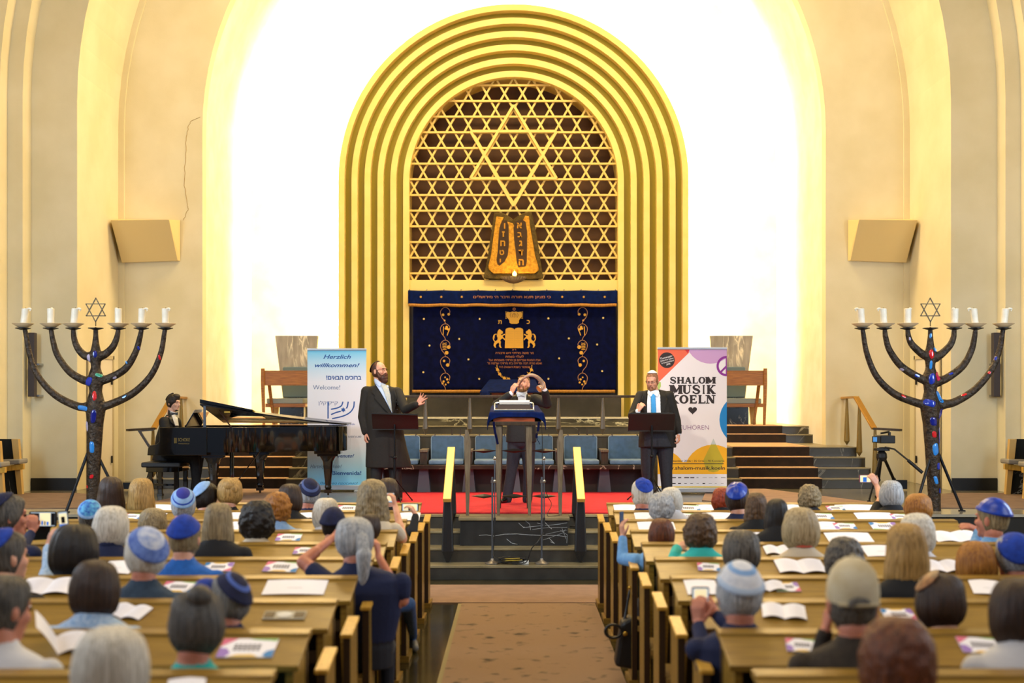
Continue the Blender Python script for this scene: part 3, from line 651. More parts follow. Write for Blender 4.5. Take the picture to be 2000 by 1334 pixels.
# ================================================================ seats below the ark, balustrade, hand rails
cush = M('blue_cushion', '#47627e', .8, col2='#40596f', scale=14)
cushp = M('cushion_piping', '#7f95a8', .7)
bench = thing('stone_bench', 'long dark marble bench behind the reading table carrying the row of blue seats', 'bench', (0, 18.6, ST))
mb = MB(); mb.box((-2.5, 18.92, ST), (2.5, 19.15, 1.49), 0); mb.box((-2.52, 18.90, 1.49), (2.52, 19.15, 1.51), 1); mb.build('back_wall', [stone_dark, stone_top], bench)
seat_m = marble('brown_veined_marble', '#3b322a', '#a89a86', .25, 3.0, .02, base2='#2a231d', cover=.45)
MB().box((-2.08, 18.28, 1.02), (2.06, 18.92, 1.085)).build('seat_slab', seat_m, bench, False, .005)
mb = MB(); mb.box((-2.06, 18.62, ST), (2.04, 18.92, 1.02)); mb.build('base', M('bench_base', '#2c1a10', .5, col2='#1f120b', scale=5), bench)
for k in range(7):
    x = (k - 3) * .678; mb = MB(); mb.prism([(x - .10, ST), (x + .10, ST), (x + .065, 1.02), (x - .065, 1.02)], 18.42, 18.62); mb.build('support', M('bench_support', '#4c5158', .45), bench)
    if k in (0, 6): continue
    mb = MB(); mb.box((x - .055, 18.40, 1.085), (x + .055, 18.92, 1.27), 0); mb.box((x - .06, 18.37, 1.27), (x + .06, 18.92, 1.31), 1); mb.build('armrest', [dark_wood, grey_wood], bench, False, .006)
def round_rect(x0, z0, x1, z1, r, n=5):
    out = []
    for cx, cz, a in ((x1 - r, z1 - r, 0), (x0 + r, z1 - r, 90), (x0 + r, z0 + r, 180), (x1 - r, z0 + r, 270)):
        for k in range(n + 1): t = math.radians(a + 90 * k / n); out.append((cx + r * math.cos(t), cz + r * math.sin(t)))
    return out
seat_lab = ['blue cushioned seat behind the bearded singer in the long coat', 'blue cushioned seat left of the reading table', 'blue cushioned seat behind the left legs of the reading table', 'blue cushioned seat behind the legs of the shofar player', 'blue cushioned seat right of the reading table', 'blue cushioned seat beside the man with the bright blue tie']
def seat(x, lab):
    t = thing('cushioned_seat', lab, 'seat', (x, 18.6, 1.085), 0, 'blue seats on the marble bench')
    mb = MB(); mb.prism(round_rect(x - .25, 1.10, x + .25, 1.50, .035), 18.80, 18.90); mb.build('backrest', cush, t, False, .012)
    rr = round_rect(x - .25, 1.10, x + .25, 1.50, .035); mb = MB(); mb.tube([(a, 18.80, b) for a, b in rr], .006, 6, closed=True); mb.build('backrest_piping', cushp, t)
    mb = MB(); mb.prism([(x - .26, 18.36), (x + .26, 18.36), (x + .255, 18.79), (x - .255, 18.79)], 1.087, 1.155, 'Z'); mb.build('seat_cushion', M('cushion_top', '#68809a', .8, col2='#5a7189', scale=14), t, False, .02)
    mb = MB(); mb.box((x - .20, 18.785, 1.50), (x - .185, 18.90, 1.525)); mb.box((x + .185, 18.785, 1.50), (x + .20, 18.90, 1.525)); mb.build('clip', steel, t)
    return t
for k in range(6): seat((k - 2.5) * .678, seat_lab[k])
def baluster(mb, x, y, z0, z1, w=.062, tip=.09):
    mb.loft([(x, y, z0, .004, .004), (x, y, z0 + tip, w * .5, w * .5), (x, y, z1, w * .2, w * .28)], 8)
rail = thing('balustrade', 'dark metal balustrade with tapering posts in front of the ark', 'railing', (0, 19.02, 1.51))
mb = MB(); mb.box((-1.95, 18.99, 2.085), (1.90, 19.06, 2.125)); mb.build('hand_rail', dark_wood, rail, False, .006)
for k in range(5):
    x = (k - 2) * .686; mb = MB(); baluster(mb, x, 19.02, 1.515, 2.09, .085); mb.build('post', M('post_bronze', '#5a5144', .4, .5), rail)
mb = MB()
for x in (-.96, -.83, 1.0, 1.13): mb.box((x - .01, 18.99, 1.51), (x + .01, 19.03, 1.61))
mb.build('rail_peg', dark_wood, rail)
# hand rails of the central steps
for s in (-1, 1):
    X = s * .775
    t = thing('hand_rail', 'slanting golden hand rail on the %s central steps, its posts black' % ('piano side of the' if s < 0 else 'camera side of the'), 'handrail', (X, 14.3, .165))
    a, b = Vector((X, 15.2, 1.46)), Vector((X + s * .0, 14.2, .90))
    mb = MB(); mb.bar(a, b, .095, .05); mb.build('rail', M('polished_brass', '#d8a650', .38, .25), t, False, .006)
    for (y, z0, z1) in ((14.33, .172, .93), (15.0, .55, 1.32)):
        mb = MB(); n_ = 4
        mb.loft([(X + s * .0, y, z0, .018, .018, .5), (X, y, z0 + .13, .072, .05, .5), (X, y, z0 + .45, .062, .045, .5), (X, y, z1, .045, .035, .5)], 12); mb.build('post', M('black_post', '#15171b', .4), t)
# hand rails of the side stairs
for s in (-1, 1):
    t = thing('stair_rail', 'brass stair rail with pointed posts %s' % ('behind the pianist' if s < 0 else 'beside the video camera'), 'handrail', (s * 5.72, 19.6, ST))
    P = [Vector((s * 5.60, 21.0, 2.08)), Vector((s * 5.60, 20.1, 2.095)), Vector((s * 5.66, 19.3, 1.60)), Vector((s * 5.98, 19.0, 1.585))]
    mb = MB(); mb.bar(P[0], P[1], .09, .035); mb.bar(P[1] + Vector((0, .02, .0)), P[2], .09, .035); mb.build('rail', M('worn_brass', '#b98a3a', .3, .6), t, False, .004)
    MB().bar(P[2], P[3], .09, .035).build('rail_end', dark_wood, t)
    for (x, y, z0, z1) in ((5.62, 20.75, 1.285, 2.07), (5.62, 20.0, 1.13, 2.03), (5.70, 19.4, .82, 1.63)):
        mb = MB(); baluster(mb, s * x, y, z0, z1, .10, .07); mb.build('post', M('post_bronze_light', '#8a7440', .4, .6), t)
    if s < 0:
        pass
# ================================================================ reading table
tbl = thing('reading_table', 'dark wooden reading table with tall tapering legs and diamond shaped stretchers', 'table', (0, 15.2, ST))
yF = 14.86
for x, zt_, dz in ((-.562, 1.70, .05), (.558, 1.70, .05)):
    mb = MB(); s = 1 if x < 0 else -1
    mb.loft([(x, yF, ST + .006, .018, .018, .5), (x, yF, ST + .5, .032, .03, .5), (x, yF, zt_ - .14, .042, .036, .5), (x - s * .012, yF, zt_, .018, .03, .5)], 12); mb.build('leg', grey_wood, tbl)
for x in (-.190, .186):
    mb = MB(); mb.loft([(x, yF, ST + .006, .018, .018, .5), (x, yF, 1.2, .032, .03, .5), (x * .96, yF, 1.80, .038, .034, .5)], 12); mb.build('leg', grey_wood, tbl)
for x in (-.19, .186):
    mb = MB(); mb.loft([(x, 15.75, ST + .016, .022, .022, .5), (x, 15.75, 1.2, .040, .036, .5), (x * .96, 15.75, 1.90, .04, .035, .5)], 12); mb.build('leg', dark_wood, tbl)
for z in (.90, 1.448):
    for xa, xb in ((-.53, -.20), (-.165, .165), (.20, .53)):
        xm = (xa + xb) / 2; mb = MB(); mb.add([(xa, yF, z), (xm, yF - .05, z), (xb, yF, z), (xm, yF + .10, z), (xm, yF, z + .026), (xm, yF, z - .03)], [(0, 1, 4), (1, 2, 4), (2, 3, 4), (3, 0, 4), (1, 0, 5), (2, 1, 5), (3, 2, 5), (0, 3, 5)])
        mb.build('stretcher', black_matt, tbl)
mb = MB()   # slanted top board
top = [Vector((-.33, 14.80, 1.80)), Vector((.33, 14.80, 1.80)), Vector((.30, 15.85, 1.945)), Vector((-.30, 15.85, 1.945))]
mb.add([p - Vector((0, 0, .045)) for p in top] + top, [(3, 2, 1, 0), (4, 5, 6, 7), (0, 1, 5, 4), (1, 2, 6, 5), (2, 3, 7, 6), (3, 0, 4, 7)]); mb.build('table_top', dark_wood, tbl, False, .004)
MB().box((-.25, 14.815, 1.775), (.25, 14.84, 1.845)).build('front_board', M('red_brown_board', '#8a3c18', .5), tbl)
# cloth: one draped sheet
def draped_cloth(name, P, drops, mat, nx=36, ny=20):
    """P: four top corners front-left, front-right, back-right, back-left; drops: overhang front, side"""
    fl, fr, br, bl = P; fd, sd = drops; vs = []; idx = {}
    U = [-1 - .0] ; n1, n2 = 6, nx
    us = [-(1 - i / n1) for i in range(n1)] + [i / n2 for i in range(n2 + 1)] + [1 + (i + 1) / n1 for i in range(n1)]
    v_s = [-(1 - i / n1) for i in range(n1)] + [i / ny for i in range(ny + 1)]
    for j, v in enumerate(v_s):
        for i, u in enumerate(us):
            uc, vc = min(1, max(0, u)), max(0, v); p = fl.lerp(fr, uc).lerp(bl.lerp(br, uc), vc)
            ex = (u - uc) * sd; ey = -min(0, v) * fd
            corner = min(1, abs(u - .5) * 2) ** 6
            o = Vector((0, 0, .012)); 
            if ex: o += Vector((math.copysign(.25 * abs(ex) + .01, ex), 0, -abs(ex) * .95))
            if ey: o += Vector((0, -.012 - .05 * ey - .012 * math.sin(u * 14), -ey * (.55 + .45 * corner)))
            vs.append(p + o)
    nn = len(us); fs = [(j * nn + i, j * nn + i + 1, (j + 1) * nn + i + 1, (j + 1) * nn + i) for j in range(len(v_s) - 1) for i in range(nn - 1)]
    return MB().add(vs, fs)
o = draped_cloth('c', [Vector((-.285, 14.80, 1.895 + .01)), Vector((.345, 14.80, 1.905)), Vector((.30, 15.8, 1.98)), Vector((-.28, 15.8, 1.98))], (.11, .115), blue_velvet).build('table_cloth', blue_velvet, None, True)
so = o.modifiers.new('s', 'SOLIDIFY'); so.thickness = .006; tag(o, 'dark blue velvet cloth draped over the reading table in front of the shofar player', 'tablecloth')
for v in o.data.vertices: pass
for x, s in ((-.245, -1), (.30, 1)):
    mb = MB()
    P = catmull([(x, 14.765, 1.80), (x - .012 * s, 14.76, 1.70), (x - .03 * s, 14.765, 1.62), (x + .01 * s - .06 * s * (s < 0), 14.77, 1.53)], 6)
    for a, b in zip(P[:-1], P[1:]): mb.bar(a, b, .028, .004)
    tag(mb.build('cloth_ribbon', navy_velvet), 'dark ribbon hanging below the %s corner of the blue table cloth' % ('piano side' if s < 0 else 'camera side'), 'ribbon')
MB().box((-.27, 14.83, 1.845), (.30, 15.75, 1.895)).build('desk_box', M('red_brown_board'), tbl)
# silver book stand on the cloth
bs = thing('book_stand', 'silver metal book stand with rounded bar on the blue cloth', 'stand', (.01, 14.95, 1.93))
mb = MB(); mb.add([(-.245, 14.86, 1.925), (.245, 14.86, 1.925), (.225, 15.35, 1.94), (-.225, 15.35, 1.94), (-.245, 14.86, 1.948), (.245, 14.86, 1.948), (.225, 15.35, 1.965), (-.225, 15.35, 1.965)], [(3, 2, 1, 0), (4, 5, 6, 7), (0, 1, 5, 4), (1, 2, 6, 5), (2, 3, 7, 6), (3, 0, 4, 7)]); mb.build('base_plate', chrome, bs, False, .003)
mb = MB(); mb.tube([(-.18, 15.0, 2.03), (.19, 15.0, 2.03)], .028, 16); mb.build('roller', M('satin_silver', '#c9c9cc', .42, .6), bs, True)
for s in (-1, 1):
    mb = MB(); mb.tube(catmull([(s * .235, 14.92, 1.94), (s * .235, 14.94, 1.99), (s * .228, 14.97, 2.02), (s * .18, 15.0, 2.03)], 5), .009, 8); mb.build('bracket', chrome, bs, True)
MB().add([(-.20, 14.97, 1.95), (.20, 14.97, 1.95), (.20, 15.0, 2.025), (-.20, 15.0, 2.025), (-.20, 15.0, 1.945), (.20, 15.0, 1.945), (.20, 15.03, 2.02), (-.20, 15.03, 2.02)], [(3, 2, 1, 0), (4, 5, 6, 7), (0, 1, 5, 4), (1, 2, 6, 5), (2, 3, 7, 6), (3, 0, 4, 7)]).build('book', M('dark_book', '#24100e', .6), bs)
# second lectern higher up before the ark
l2 = thing('small_lectern', 'cloth covered lectern behind the balustrade before the ark curtain', 'lectern', (-.35, 22.9, 1.715))
xa, xb = W(955, 0, 22.6).x, W(1046, 0, 22.6).x
mb = MB(); mb.add([(xa - .17, 22.5, 2.17), (xb + .1, 22.5, 2.17), (xb, 23.1, 2.40), (xa, 23.1, 2.40), (xa - .17, 22.5, 2.20), (xb + .1, 22.5, 2.20), (xb, 23.1, 2.43), (xa, 23.1, 2.43)], [(3, 2, 1, 0), (4, 5, 6, 7), (0, 1, 5, 4), (1, 2, 6, 5), (2, 3, 7, 6), (3, 0, 4, 7)]); mb.build('cloth', blue_velvet, l2, False, .01)
mb = MB(); mb.box((xa + .05, 22.62, 2.13), (xb - .05, 22.66, 2.23)); mb.build('front_board', M('red_brown_board'), l2)
mb = MB(); mb.lathe([(0, 0), (.10, .0), (.09, .05), (.04, .09), (0, .09)], (xa - .07, 22.52, 2.12), 16); mb.build('corner_tassel', blue_velvet, l2, True)
for x in (xa + .1, xb - .1): MB().box((x - .03, 22.8, 1.715), (x + .03, 22.86, 2.2)).build('leg', dark_wood, l2)

# ================================================================ microphones on the steps
mic_lab = ['grey microphone stand on the steps, under the left half of the reading table', 'grey microphone stand on the steps, under the right half of the reading table']
for k, (x, b) in enumerate(((961.5, 1098), (1058, 1098))):
    Y = 14.24; X = (x - CX) * Y / F; z0 = .168
    t = thing('microphone_stand', mic_lab[k], 'microphone stand', (X, Y, z0), 0, 'microphone stands on the steps')
    MB().lathe([(.085, 0), (.085, .008), (.06, .018), (.025, .035), (.016, .06), (0, .06)], (X, Y, z0), 28).build('base', M('stand_foot', '#8d867c', .35, .7), t, True)
    grey = M('stand_grey', '#5d6570', .35, .7)
    MB().tube([(X, Y, z0 + .04), (X, Y, 1.17)], .011, 10).build('pole', grey, t, True)
    MB().tube([(X + .028, Y, .62), (X + .028, Y, 1.36)], .007, 8).build('boom', grey, t, True)
    mb = MB(); mb.ball((X + .028, Y, 1.12), .02); mb.box((X - .018, Y - .012, 1.10), (X + .03, Y + .012, 1.14)); mb.build('clamp', steel, t)
    MB().ball((X + .028, Y, 1.385), (.017, .017, .022)).build('microphone', steel, t, True)
    mb = MB(); mb.tube([(X + .028, Y, .70), (X + .028, Y, .60)], .012, 8); mb.build('connector', black_matt, t)
cable_lab = ['black cable hanging from the left microphone stand to the power strip', 'black cable hanging from the right microphone stand to the power strip', 'thin black cable hanging from the reading table to the stage edge']
def cable(pts, r, lab, m=black_matt, cat='cable', name='cable'):
    return tag(MB().tube(catmull(pts, 8), r, 6).build(name, m, None, True), lab, cat)
cable([W(967, 1040, 14.22), W(964, 1070, 14.20), W(965, 1088, 14.15), W(985, 1100, 14.15), (-.1, 14.15, .185)], .006, cable_lab[0])
cable([W(1062, 1040, 14.22), W(1050, 1058, 14.10), W(1038, 1072, 14.08), W(1030, 1095, 14.10), (.12, 14.14, .185)], .006, cable_lab[1])
cable([(.33, 14.80, 1.78), (.34, 14.79, 1.6), (.345, 14.80, 1.2), W(1068, 965, 14.8), W(1077, 985, 14.85), (.40, 14.75, .675), (.55, 14.8, .672)], .004, cable_lab[2])
ps = thing('power_strip', 'white power strip with plugs lying on the lowest step', 'power strip', (.08, 14.2, .165))
MB().box((-.02, 14.16, .165), (.17, 14.22, .21)).build('strip', M('white_plastic', '#c9ccc9', .4), ps, False, .006)
for k in range(3): MB().box((.0 + k * .055, 14.17, .21), (.035 + k * .055, 14.21, .245)).build('plug', black_matt, ps, False, .004)
rnd = random.Random(8); P = []
for k in range(46): a = k * .8; P.append((-.02 + (.14 + .03 * math.sin(k * 2.1)) * math.cos(a), 14.17 + .035 * math.sin(a * 1.02), .178 + .0016 * k + .008 * math.sin(k * 1.7)))
cable(P, .006, 'tangled coil of black cable around the power strip on the step', name='cable_coil', cat='cable')
P = [(-.02 + .11 * math.cos(k * .7), 14.155 + .03 * math.sin(k * .7), .20 + .0025 * k) for k in range(18)]
cable(P, .005, 'yellow cable looped on top of the black cable coil', M('yellow_cable', '#a8912c', .4), name='yellow_cable')
P = [(.72 + .045 * math.cos(k * .9), 14.82 + .03 * math.sin(k * .9), .505 + .003 * k) for k in range(16)]
cable(P, .006, 'small coil of cable on the top step behind the camera side golden rail', name='cable_bundle')

# ================================================================ music stands
def music_stand(px, Y, desk_l, desk_r, ztop, zbot, lab, tilt=.12):
    X = (px - CX) * Y / F; a, b = (desk_l - CX) * Y / F, (desk_r - CX) * Y / F
    t = thing('music_stand', lab, 'music stand', (X, Y, ST), 0, 'black music stands of the two singers')
    zt, zb = EH - (ztop - CY) * Y / F, EH - (zbot - CY) * Y / F
    mb = MB(); mb.add([(a, Y + .03, zb), (b, Y + .03, zb), (b, Y - tilt + .02, zt), (a, Y - tilt + .02, zt), (a, Y + .045, zb), (b, Y + .045, zb), (b, Y - tilt + .035, zt), (a, Y - tilt + .035, zt)], [(0, 1, 2, 3), (7, 6, 5, 4), (4, 5, 1, 0), (5, 6, 2, 1), (6, 7, 3, 2), (7, 4, 0, 3)])
    mb.build('desk', M('stand_desk', '#1a0c0a', .55), t, False, .004)
    MB().box((a, Y + .03, zb - .012), (b, Y + .10, zb + .004)).build('ledge', black_matt, t)
    MB().tube([(X, Y, ST + .10), (X, Y, (zt + zb) / 2)], .013, 10).build('pole', black_metal, t, True)
    MB().tube([(X, Y, ST + .08), (X, Y, ST + .62)], .019, 10).build('pole_sleeve', black_metal, t, True)
    mb = MB(); mb.ball((X, Y, ST + .62), .028); mb.bar((X, Y, ST + .62), (X - .06, Y - .02, ST + .63), .015, .015); mb.build('knob', black_metal, t)
    for k in range(3):
        an = math.radians(-70 + 120 * k); e_ = (X + .33 * math.cos(an), Y + .33 * math.sin(an), ST + .026)
        mb = MB(); mb.tube([(X, Y, ST + .34), e_], .008, 8); mb.tube([(X, Y, ST + .12), ((X + e_[0]) / 2, (Y + e_[1]) / 2, ST + .17)], .006, 6); mb.ball(e_, .012); mb.build('leg', black_metal, t)
    return t
music_stand(771, 16.6, 727, 817, 808, 838, 'black music stand in front of the bearded singer in a long coat')
music_stand(1273, 16.9, 1227, 1317, 808, 841, 'black music stand in front of the singer with a blue tie')
tag(MB().box((W(1230, 0, 16.9).x, 16.82, W(0, 809, 16.8).z), (W(1313, 0, 16.9).x, 16.9, W(0, 806, 16.8).z)).build('sheet_music_folder', black_matt), 'black folder lying on the music stand of the singer with blue tie', 'folder')
tag(MB().bar(W(726, 807, 16.52), W(816, 810, 16.52), .12, .02).build('music_book', M('black_book', '#101010', .4)), 'flat black book on the music stand of the bearded singer', 'book')

# ================================================================ roll-up banners
def banner(x0p, x1p, ytop, Y, name, lab, ppl=None):
    xa, xb = (x0p - CX) * Y / F, (x1p - CX) * Y / F; zt = EH - (ytop - CY) * Y / F
    t = thing('roll_up_banner', lab, 'banner', ((xa + xb) / 2, Y, ST))
    alu = M('aluminium', '#c8ccd0', .35, .7)
    MB().box((xa - .015, Y - .07, ST + .02), (xb + .015, Y + .07, ST + .095)).build('base', alu, t, False, .012)
    for s in (xa + .12, xb - .12): MB().box((s - .05, Y - .15, ST), (s + .05, Y + .12, ST + .02)).build('foot', alu, t, False, .005)
    MB().box((xa - .003, Y - .018, zt - .02), (xb + .003, Y + .018, zt + .014)).build('top_rail', alu, t, False, .004)
    MB().tube([((xa + xb) / 2, Y + .03, ST + .06), ((xa + xb) / 2, Y + .03, zt)], .011, 8).build('pole', alu, t)
    return t, xa, xb, zt
Yb = 18.74
t, xa, xb, zt = banner(600.5, 715.5, 682, Yb, 'b', 'pale blue roll-up banner with welcome greetings in several languages')
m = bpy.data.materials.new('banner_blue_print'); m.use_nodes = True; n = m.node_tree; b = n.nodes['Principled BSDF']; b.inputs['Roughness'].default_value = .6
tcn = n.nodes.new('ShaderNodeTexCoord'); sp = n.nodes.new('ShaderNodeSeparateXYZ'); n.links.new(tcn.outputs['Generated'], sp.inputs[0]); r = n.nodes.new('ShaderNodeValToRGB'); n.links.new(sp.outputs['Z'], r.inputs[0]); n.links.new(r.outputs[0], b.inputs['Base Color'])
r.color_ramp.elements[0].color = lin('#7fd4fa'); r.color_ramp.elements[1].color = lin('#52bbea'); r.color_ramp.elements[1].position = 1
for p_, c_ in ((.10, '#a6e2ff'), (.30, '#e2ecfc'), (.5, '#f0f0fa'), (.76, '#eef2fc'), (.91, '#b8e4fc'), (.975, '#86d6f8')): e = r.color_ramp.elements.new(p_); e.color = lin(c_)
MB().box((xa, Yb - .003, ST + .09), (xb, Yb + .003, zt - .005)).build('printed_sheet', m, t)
def B(x, y): return ((x - 565 / 2) * 0 + (W(595 + x / 4.52, 0, Yb).x), W(0, 675 + y / 4.52, Yb).z)
navy_ink = M('navy_ink', '#1c54a4', .6); grey_ink = M('slate_ink', '#44689c', .6); teal_ink = M('teal_ink', '#1a6fa0', .6)
Yi = Yb - .0042; pw = Yb / F / 4.52
mb = MB()
for s_, x, y, w, h_, sh, bo in (('Herzlich', 287, 98, 245, .062, .35, .018), ('willkommen!', 288, 173, 395, .058, .35, .018), ('Benvenuto!', 330, 972, 215, .052, .3, .016)):
    mb = MB(); q = B(x, y); text_into(mb, s_, q[0], q[1], Yi, h_, 0, width=w * pw, shear=sh, bold=bo); mb.build('blue_lettering', navy_ink, t)
mb = MB(); q = B(346, 282); text_into(mb, 'ברוכים הבאים!', q[0], q[1], Yi, .062, 0, width=308 * pw, heb=True, bold=.03); mb.build('hebrew_lettering', navy_ink, t)
mb = MB(); q = B(372, 1124); text_into(mb, 'Bienvenida!', q[0], q[1], Yi, .058, 0, width=256 * pw, bold=.02); mb.build('blue_lettering', navy_ink, t); mb = MB()
q = B(330, 693); text_into(mb, 'Synagogengemeinde Köln', q[0], q[1], Yi, .028, 0, width=228 * pw, bold=.01)
mb.build('blue_lettering', navy_ink, t)
mb = MB()
for s_, x, y, w, h_, sh in (('Welcome!', 193, 368, 240, .066, 0), ('Bienvenue', 400, 800, 200, .044, 0), ('Hartelijk welkom!', 190, 1065, 280, .058, .35)):
    mb = MB(); q = B(x, y); text_into(mb, s_, q[0], q[1], Yi, h_, 0, width=w * pw, shear=sh, bold=-.004); mb.build('grey_lettering', grey_ink, t)
mb = MB(); q = B(300, 1215); text_into(mb, 'Ласкаво просимо!', q[0], q[1], Yi, .038, 0, width=340 * pw, shear=.3); mb.build('cyrillic_lettering', teal_ink, t)
mb = MB(); q = B(207, 505); text_into(mb, 'ק״ק קלן', q[0], q[1], Yi, .05, 0, width=172 * pw, heb=True); mb.build('hebrew_lettering', grey_ink, t)
mb = MB()
for pts in ([(207, 495), (207, 642)], [(338, 497), (325, 530), (290, 550), (235, 562)], [(385, 497), (378, 535), (370, 553)], [(318, 580), (280, 590), (235, 608)], [(438, 495), (432, 545), (400, 590), (340, 622), (245, 645)]):
    P = catmull([(a, b_, 0) for a, b_ in pts], 6) if len(pts) > 2 else [Vector((a, b_, 0)) for a, b_ in pts]
    for q in ribbon([(p.x, p.y) for p in P], 11): mb.flat([B(*p) for p in q], Yi)
P = []
for k in range(12): a = math.radians(30 * k - 90); rr = 24 if k % 2 == 0 else 13; P.append(B(341 + rr * math.cos(a), 567 + rr * math.sin(a)))
mb.flat(P, Yi - .0002); mb.build('menorah_logo', navy_ink, t)
# festival banner
Yb2 = 18.25
t, xa, xb, zt = banner(1284.5, 1419.5, 680, Yb2, 'b', 'white roll-up festival banner with a heart and bright coloured shapes')
def B2(x, y): return (W(1275 + x / 4.522, 0, Yb2).x, W(0, 675 + y / 4.522, Yb2).z)
zlo = ST + .09; zhi = zt - .005
MB().box((xa, Yb2 - .003, zlo), (xb, Yb2 + .003, zhi)).build('printed_sheet', M('banner_white', '#f2ebec', .6), t)
def shape(nm, poly, colr, lay):
    P = clip_rect([B2(*p) for p in poly], xa, zlo, xb, zhi)
    if len(P) > 2: MB().flat(P, Yb2 - .0036 - .0006 * lay).build(nm, M('ink_' + nm, colr, .6), t)
shape('orange_triangle', [(40, 20), (325, 25), (318, 65), (60, 315), (40, 335)], '#ee6a46', 0)
shape('red_corner', [(275, 25), (330, 25), (308, 68)], '#d42a34', 1)
shape('green_corner', [(40, 320), (70, 322), (72, 360), (40, 420)], '#b5cf6a', 1)
shape('lilac_disc', disc(508, -60, 220), '#cfa2cf', 0)
shape('blue_disc', disc(820, 655, 232), '#0d86cf', 0)
shape('yellow_hill', disc(530, 1130, 255), '#fbb80c', 1)
shape('yellow_mound', disc(100, 1110, 180, 48), '#fbb80c', 1)
shape('yellow_field', [(40, 1030), (665, 1030), (665, 1135), (40, 1135)], '#fbb80c', 2)
shape('olive_drop', [(535, 820), (560, 880), (625, 1010), (608, 1075), (575, 1110), (535, 1118), (495, 1110), (462, 1075), (447, 1010), (510, 880)], '#c3ae22', 3)
shape('pale_drop_tip', [(535, 820), (558, 873), (512, 873)], '#c9cfc9', 4)
shape('sponsor_strip', [(40, 1135), (665, 1135), (665, 1243), (40, 1243)], '#e9e7ea', 3)
shape('yellow_edge', [(40, 1243), (665, 1243), (665, 1275), (40, 1275)], '#efc52c', 3)
shape('lime_edge', [(330, 1250), (665, 1250), (665, 1270), (330, 1270)], '#b7b932', 4)
mb = MB()
for k in range(48):
    a, b = 2 * PI * k / 48, 2 * PI * (k + 1) / 48; q = [(652 + r_ * math.cos(t_), 181 + r_ * math.sin(t_)) for r_, t_ in ((90, a), (90, b), (70, b), (70, a))]
    P = clip_rect([B2(*p) for p in q], xa, zlo, xb, zhi)
    if len(P) > 2: mb.flat(P, Yb2 - .0046)
for q in ([(652, 100), (652, 262)], [(652, 181), (597, 236)], [(652, 181), (707, 236)]):
    for r_ in ribbon(q, 17):
        P = clip_rect([B2(*p) for p in r_], xa, zlo, xb, zhi)
        if len(P) > 2: mb.flat(P, Yb2 - .0052)
mb.build('peace_sign', M('purple_ink', '#8e2a94', .6), t)
ink = M('dark_brown_ink', '#2e211f', .6); Yj = Yb2 - .0056
mb = MB(); mb.flat([B2(*p) for p in disc(124, 129, 69, 40)], Yb2 - .005); mb.build('round_seal', ink, t)
mb = MB(); rot = math.radians(14)
for k, (s_, w, h_) in enumerate((('Themenjahr', 110, .028), ('Jüdisches Leben', 118, .022), ('in Deutschland', 108, .022), ('2026', 36, .024))):
    q = B2(118 + k * 6, 103 + k * 20); text_into(mb, s_, q[0], q[1], Yj - .0008, h_, 0, width=w * pw, rot=rot, bold=.01)
mb.build('seal_lettering', M('white_ink', '#ece6e4', .6), t)
# slab letters cut from strokes and serifs
G = {'H': ([((.2, 0), (.2, 1)), ((.8, 0), (.8, 1))], [((.2, .5), (.8, .5))], [(.2, 0), (.2, 1), (.8, 0), (.8, 1)]),
     'L': ([((.28, 0), (.28, 1))], [((.2, .07), (.9, .07)), ((.92, .02), (.92, .32))], [(.28, 0), (.28, 1)]),
     'I': ([((.5, 0), (.5, 1))], [], [(.5, 0), (.5, 1)]),
     'E': ([((.28, 0), (.28, 1))], [((.2, .07), (.85, .07)), ((.2, .93), (.82, .93)), ((.2, .5), (.66, .5)), ((.88, .02), (.88, .3)), ((.85, .72), (.85, .98)), ((.68, .38), (.68, .62))], [(.28, 0), (.28, 1)]),
     'K': ([((.22, 0), (.22, 1)), ((.4, .5), (.82, .02))], [((.3, .42), (.78, .98))], [(.22, 0), (.22, 1), (.82, 0), (.78, 1)]),
     'M': ([((.14, 0), (.14, 1)), ((.86, 0), (.86, 1)), ((.18, .96), (.5, .18))], [((.5, .18), (.82, .96))], [(.14, 0), (.86, 0), (.12, 1), (.88, 1)]),
     'N': ([((.2, .95), (.78, .08))], [((.16, 0), (.16, 1)), ((.82, 0), (.82, 1))], [(.16, 0), (.14, 1), (.82, 1)]),
     'A': ([((.48, .95), (.84, .03))], [((.48, .95), (.16, .03)), ((.28, .34), (.7, .34))], [(.14, 0), (.84, 0)]),
     'U': ([((.22, 1), (.22, .34))], [((.80, .34), (.80, 1))], [(.22, 1), (.80, 1)])}
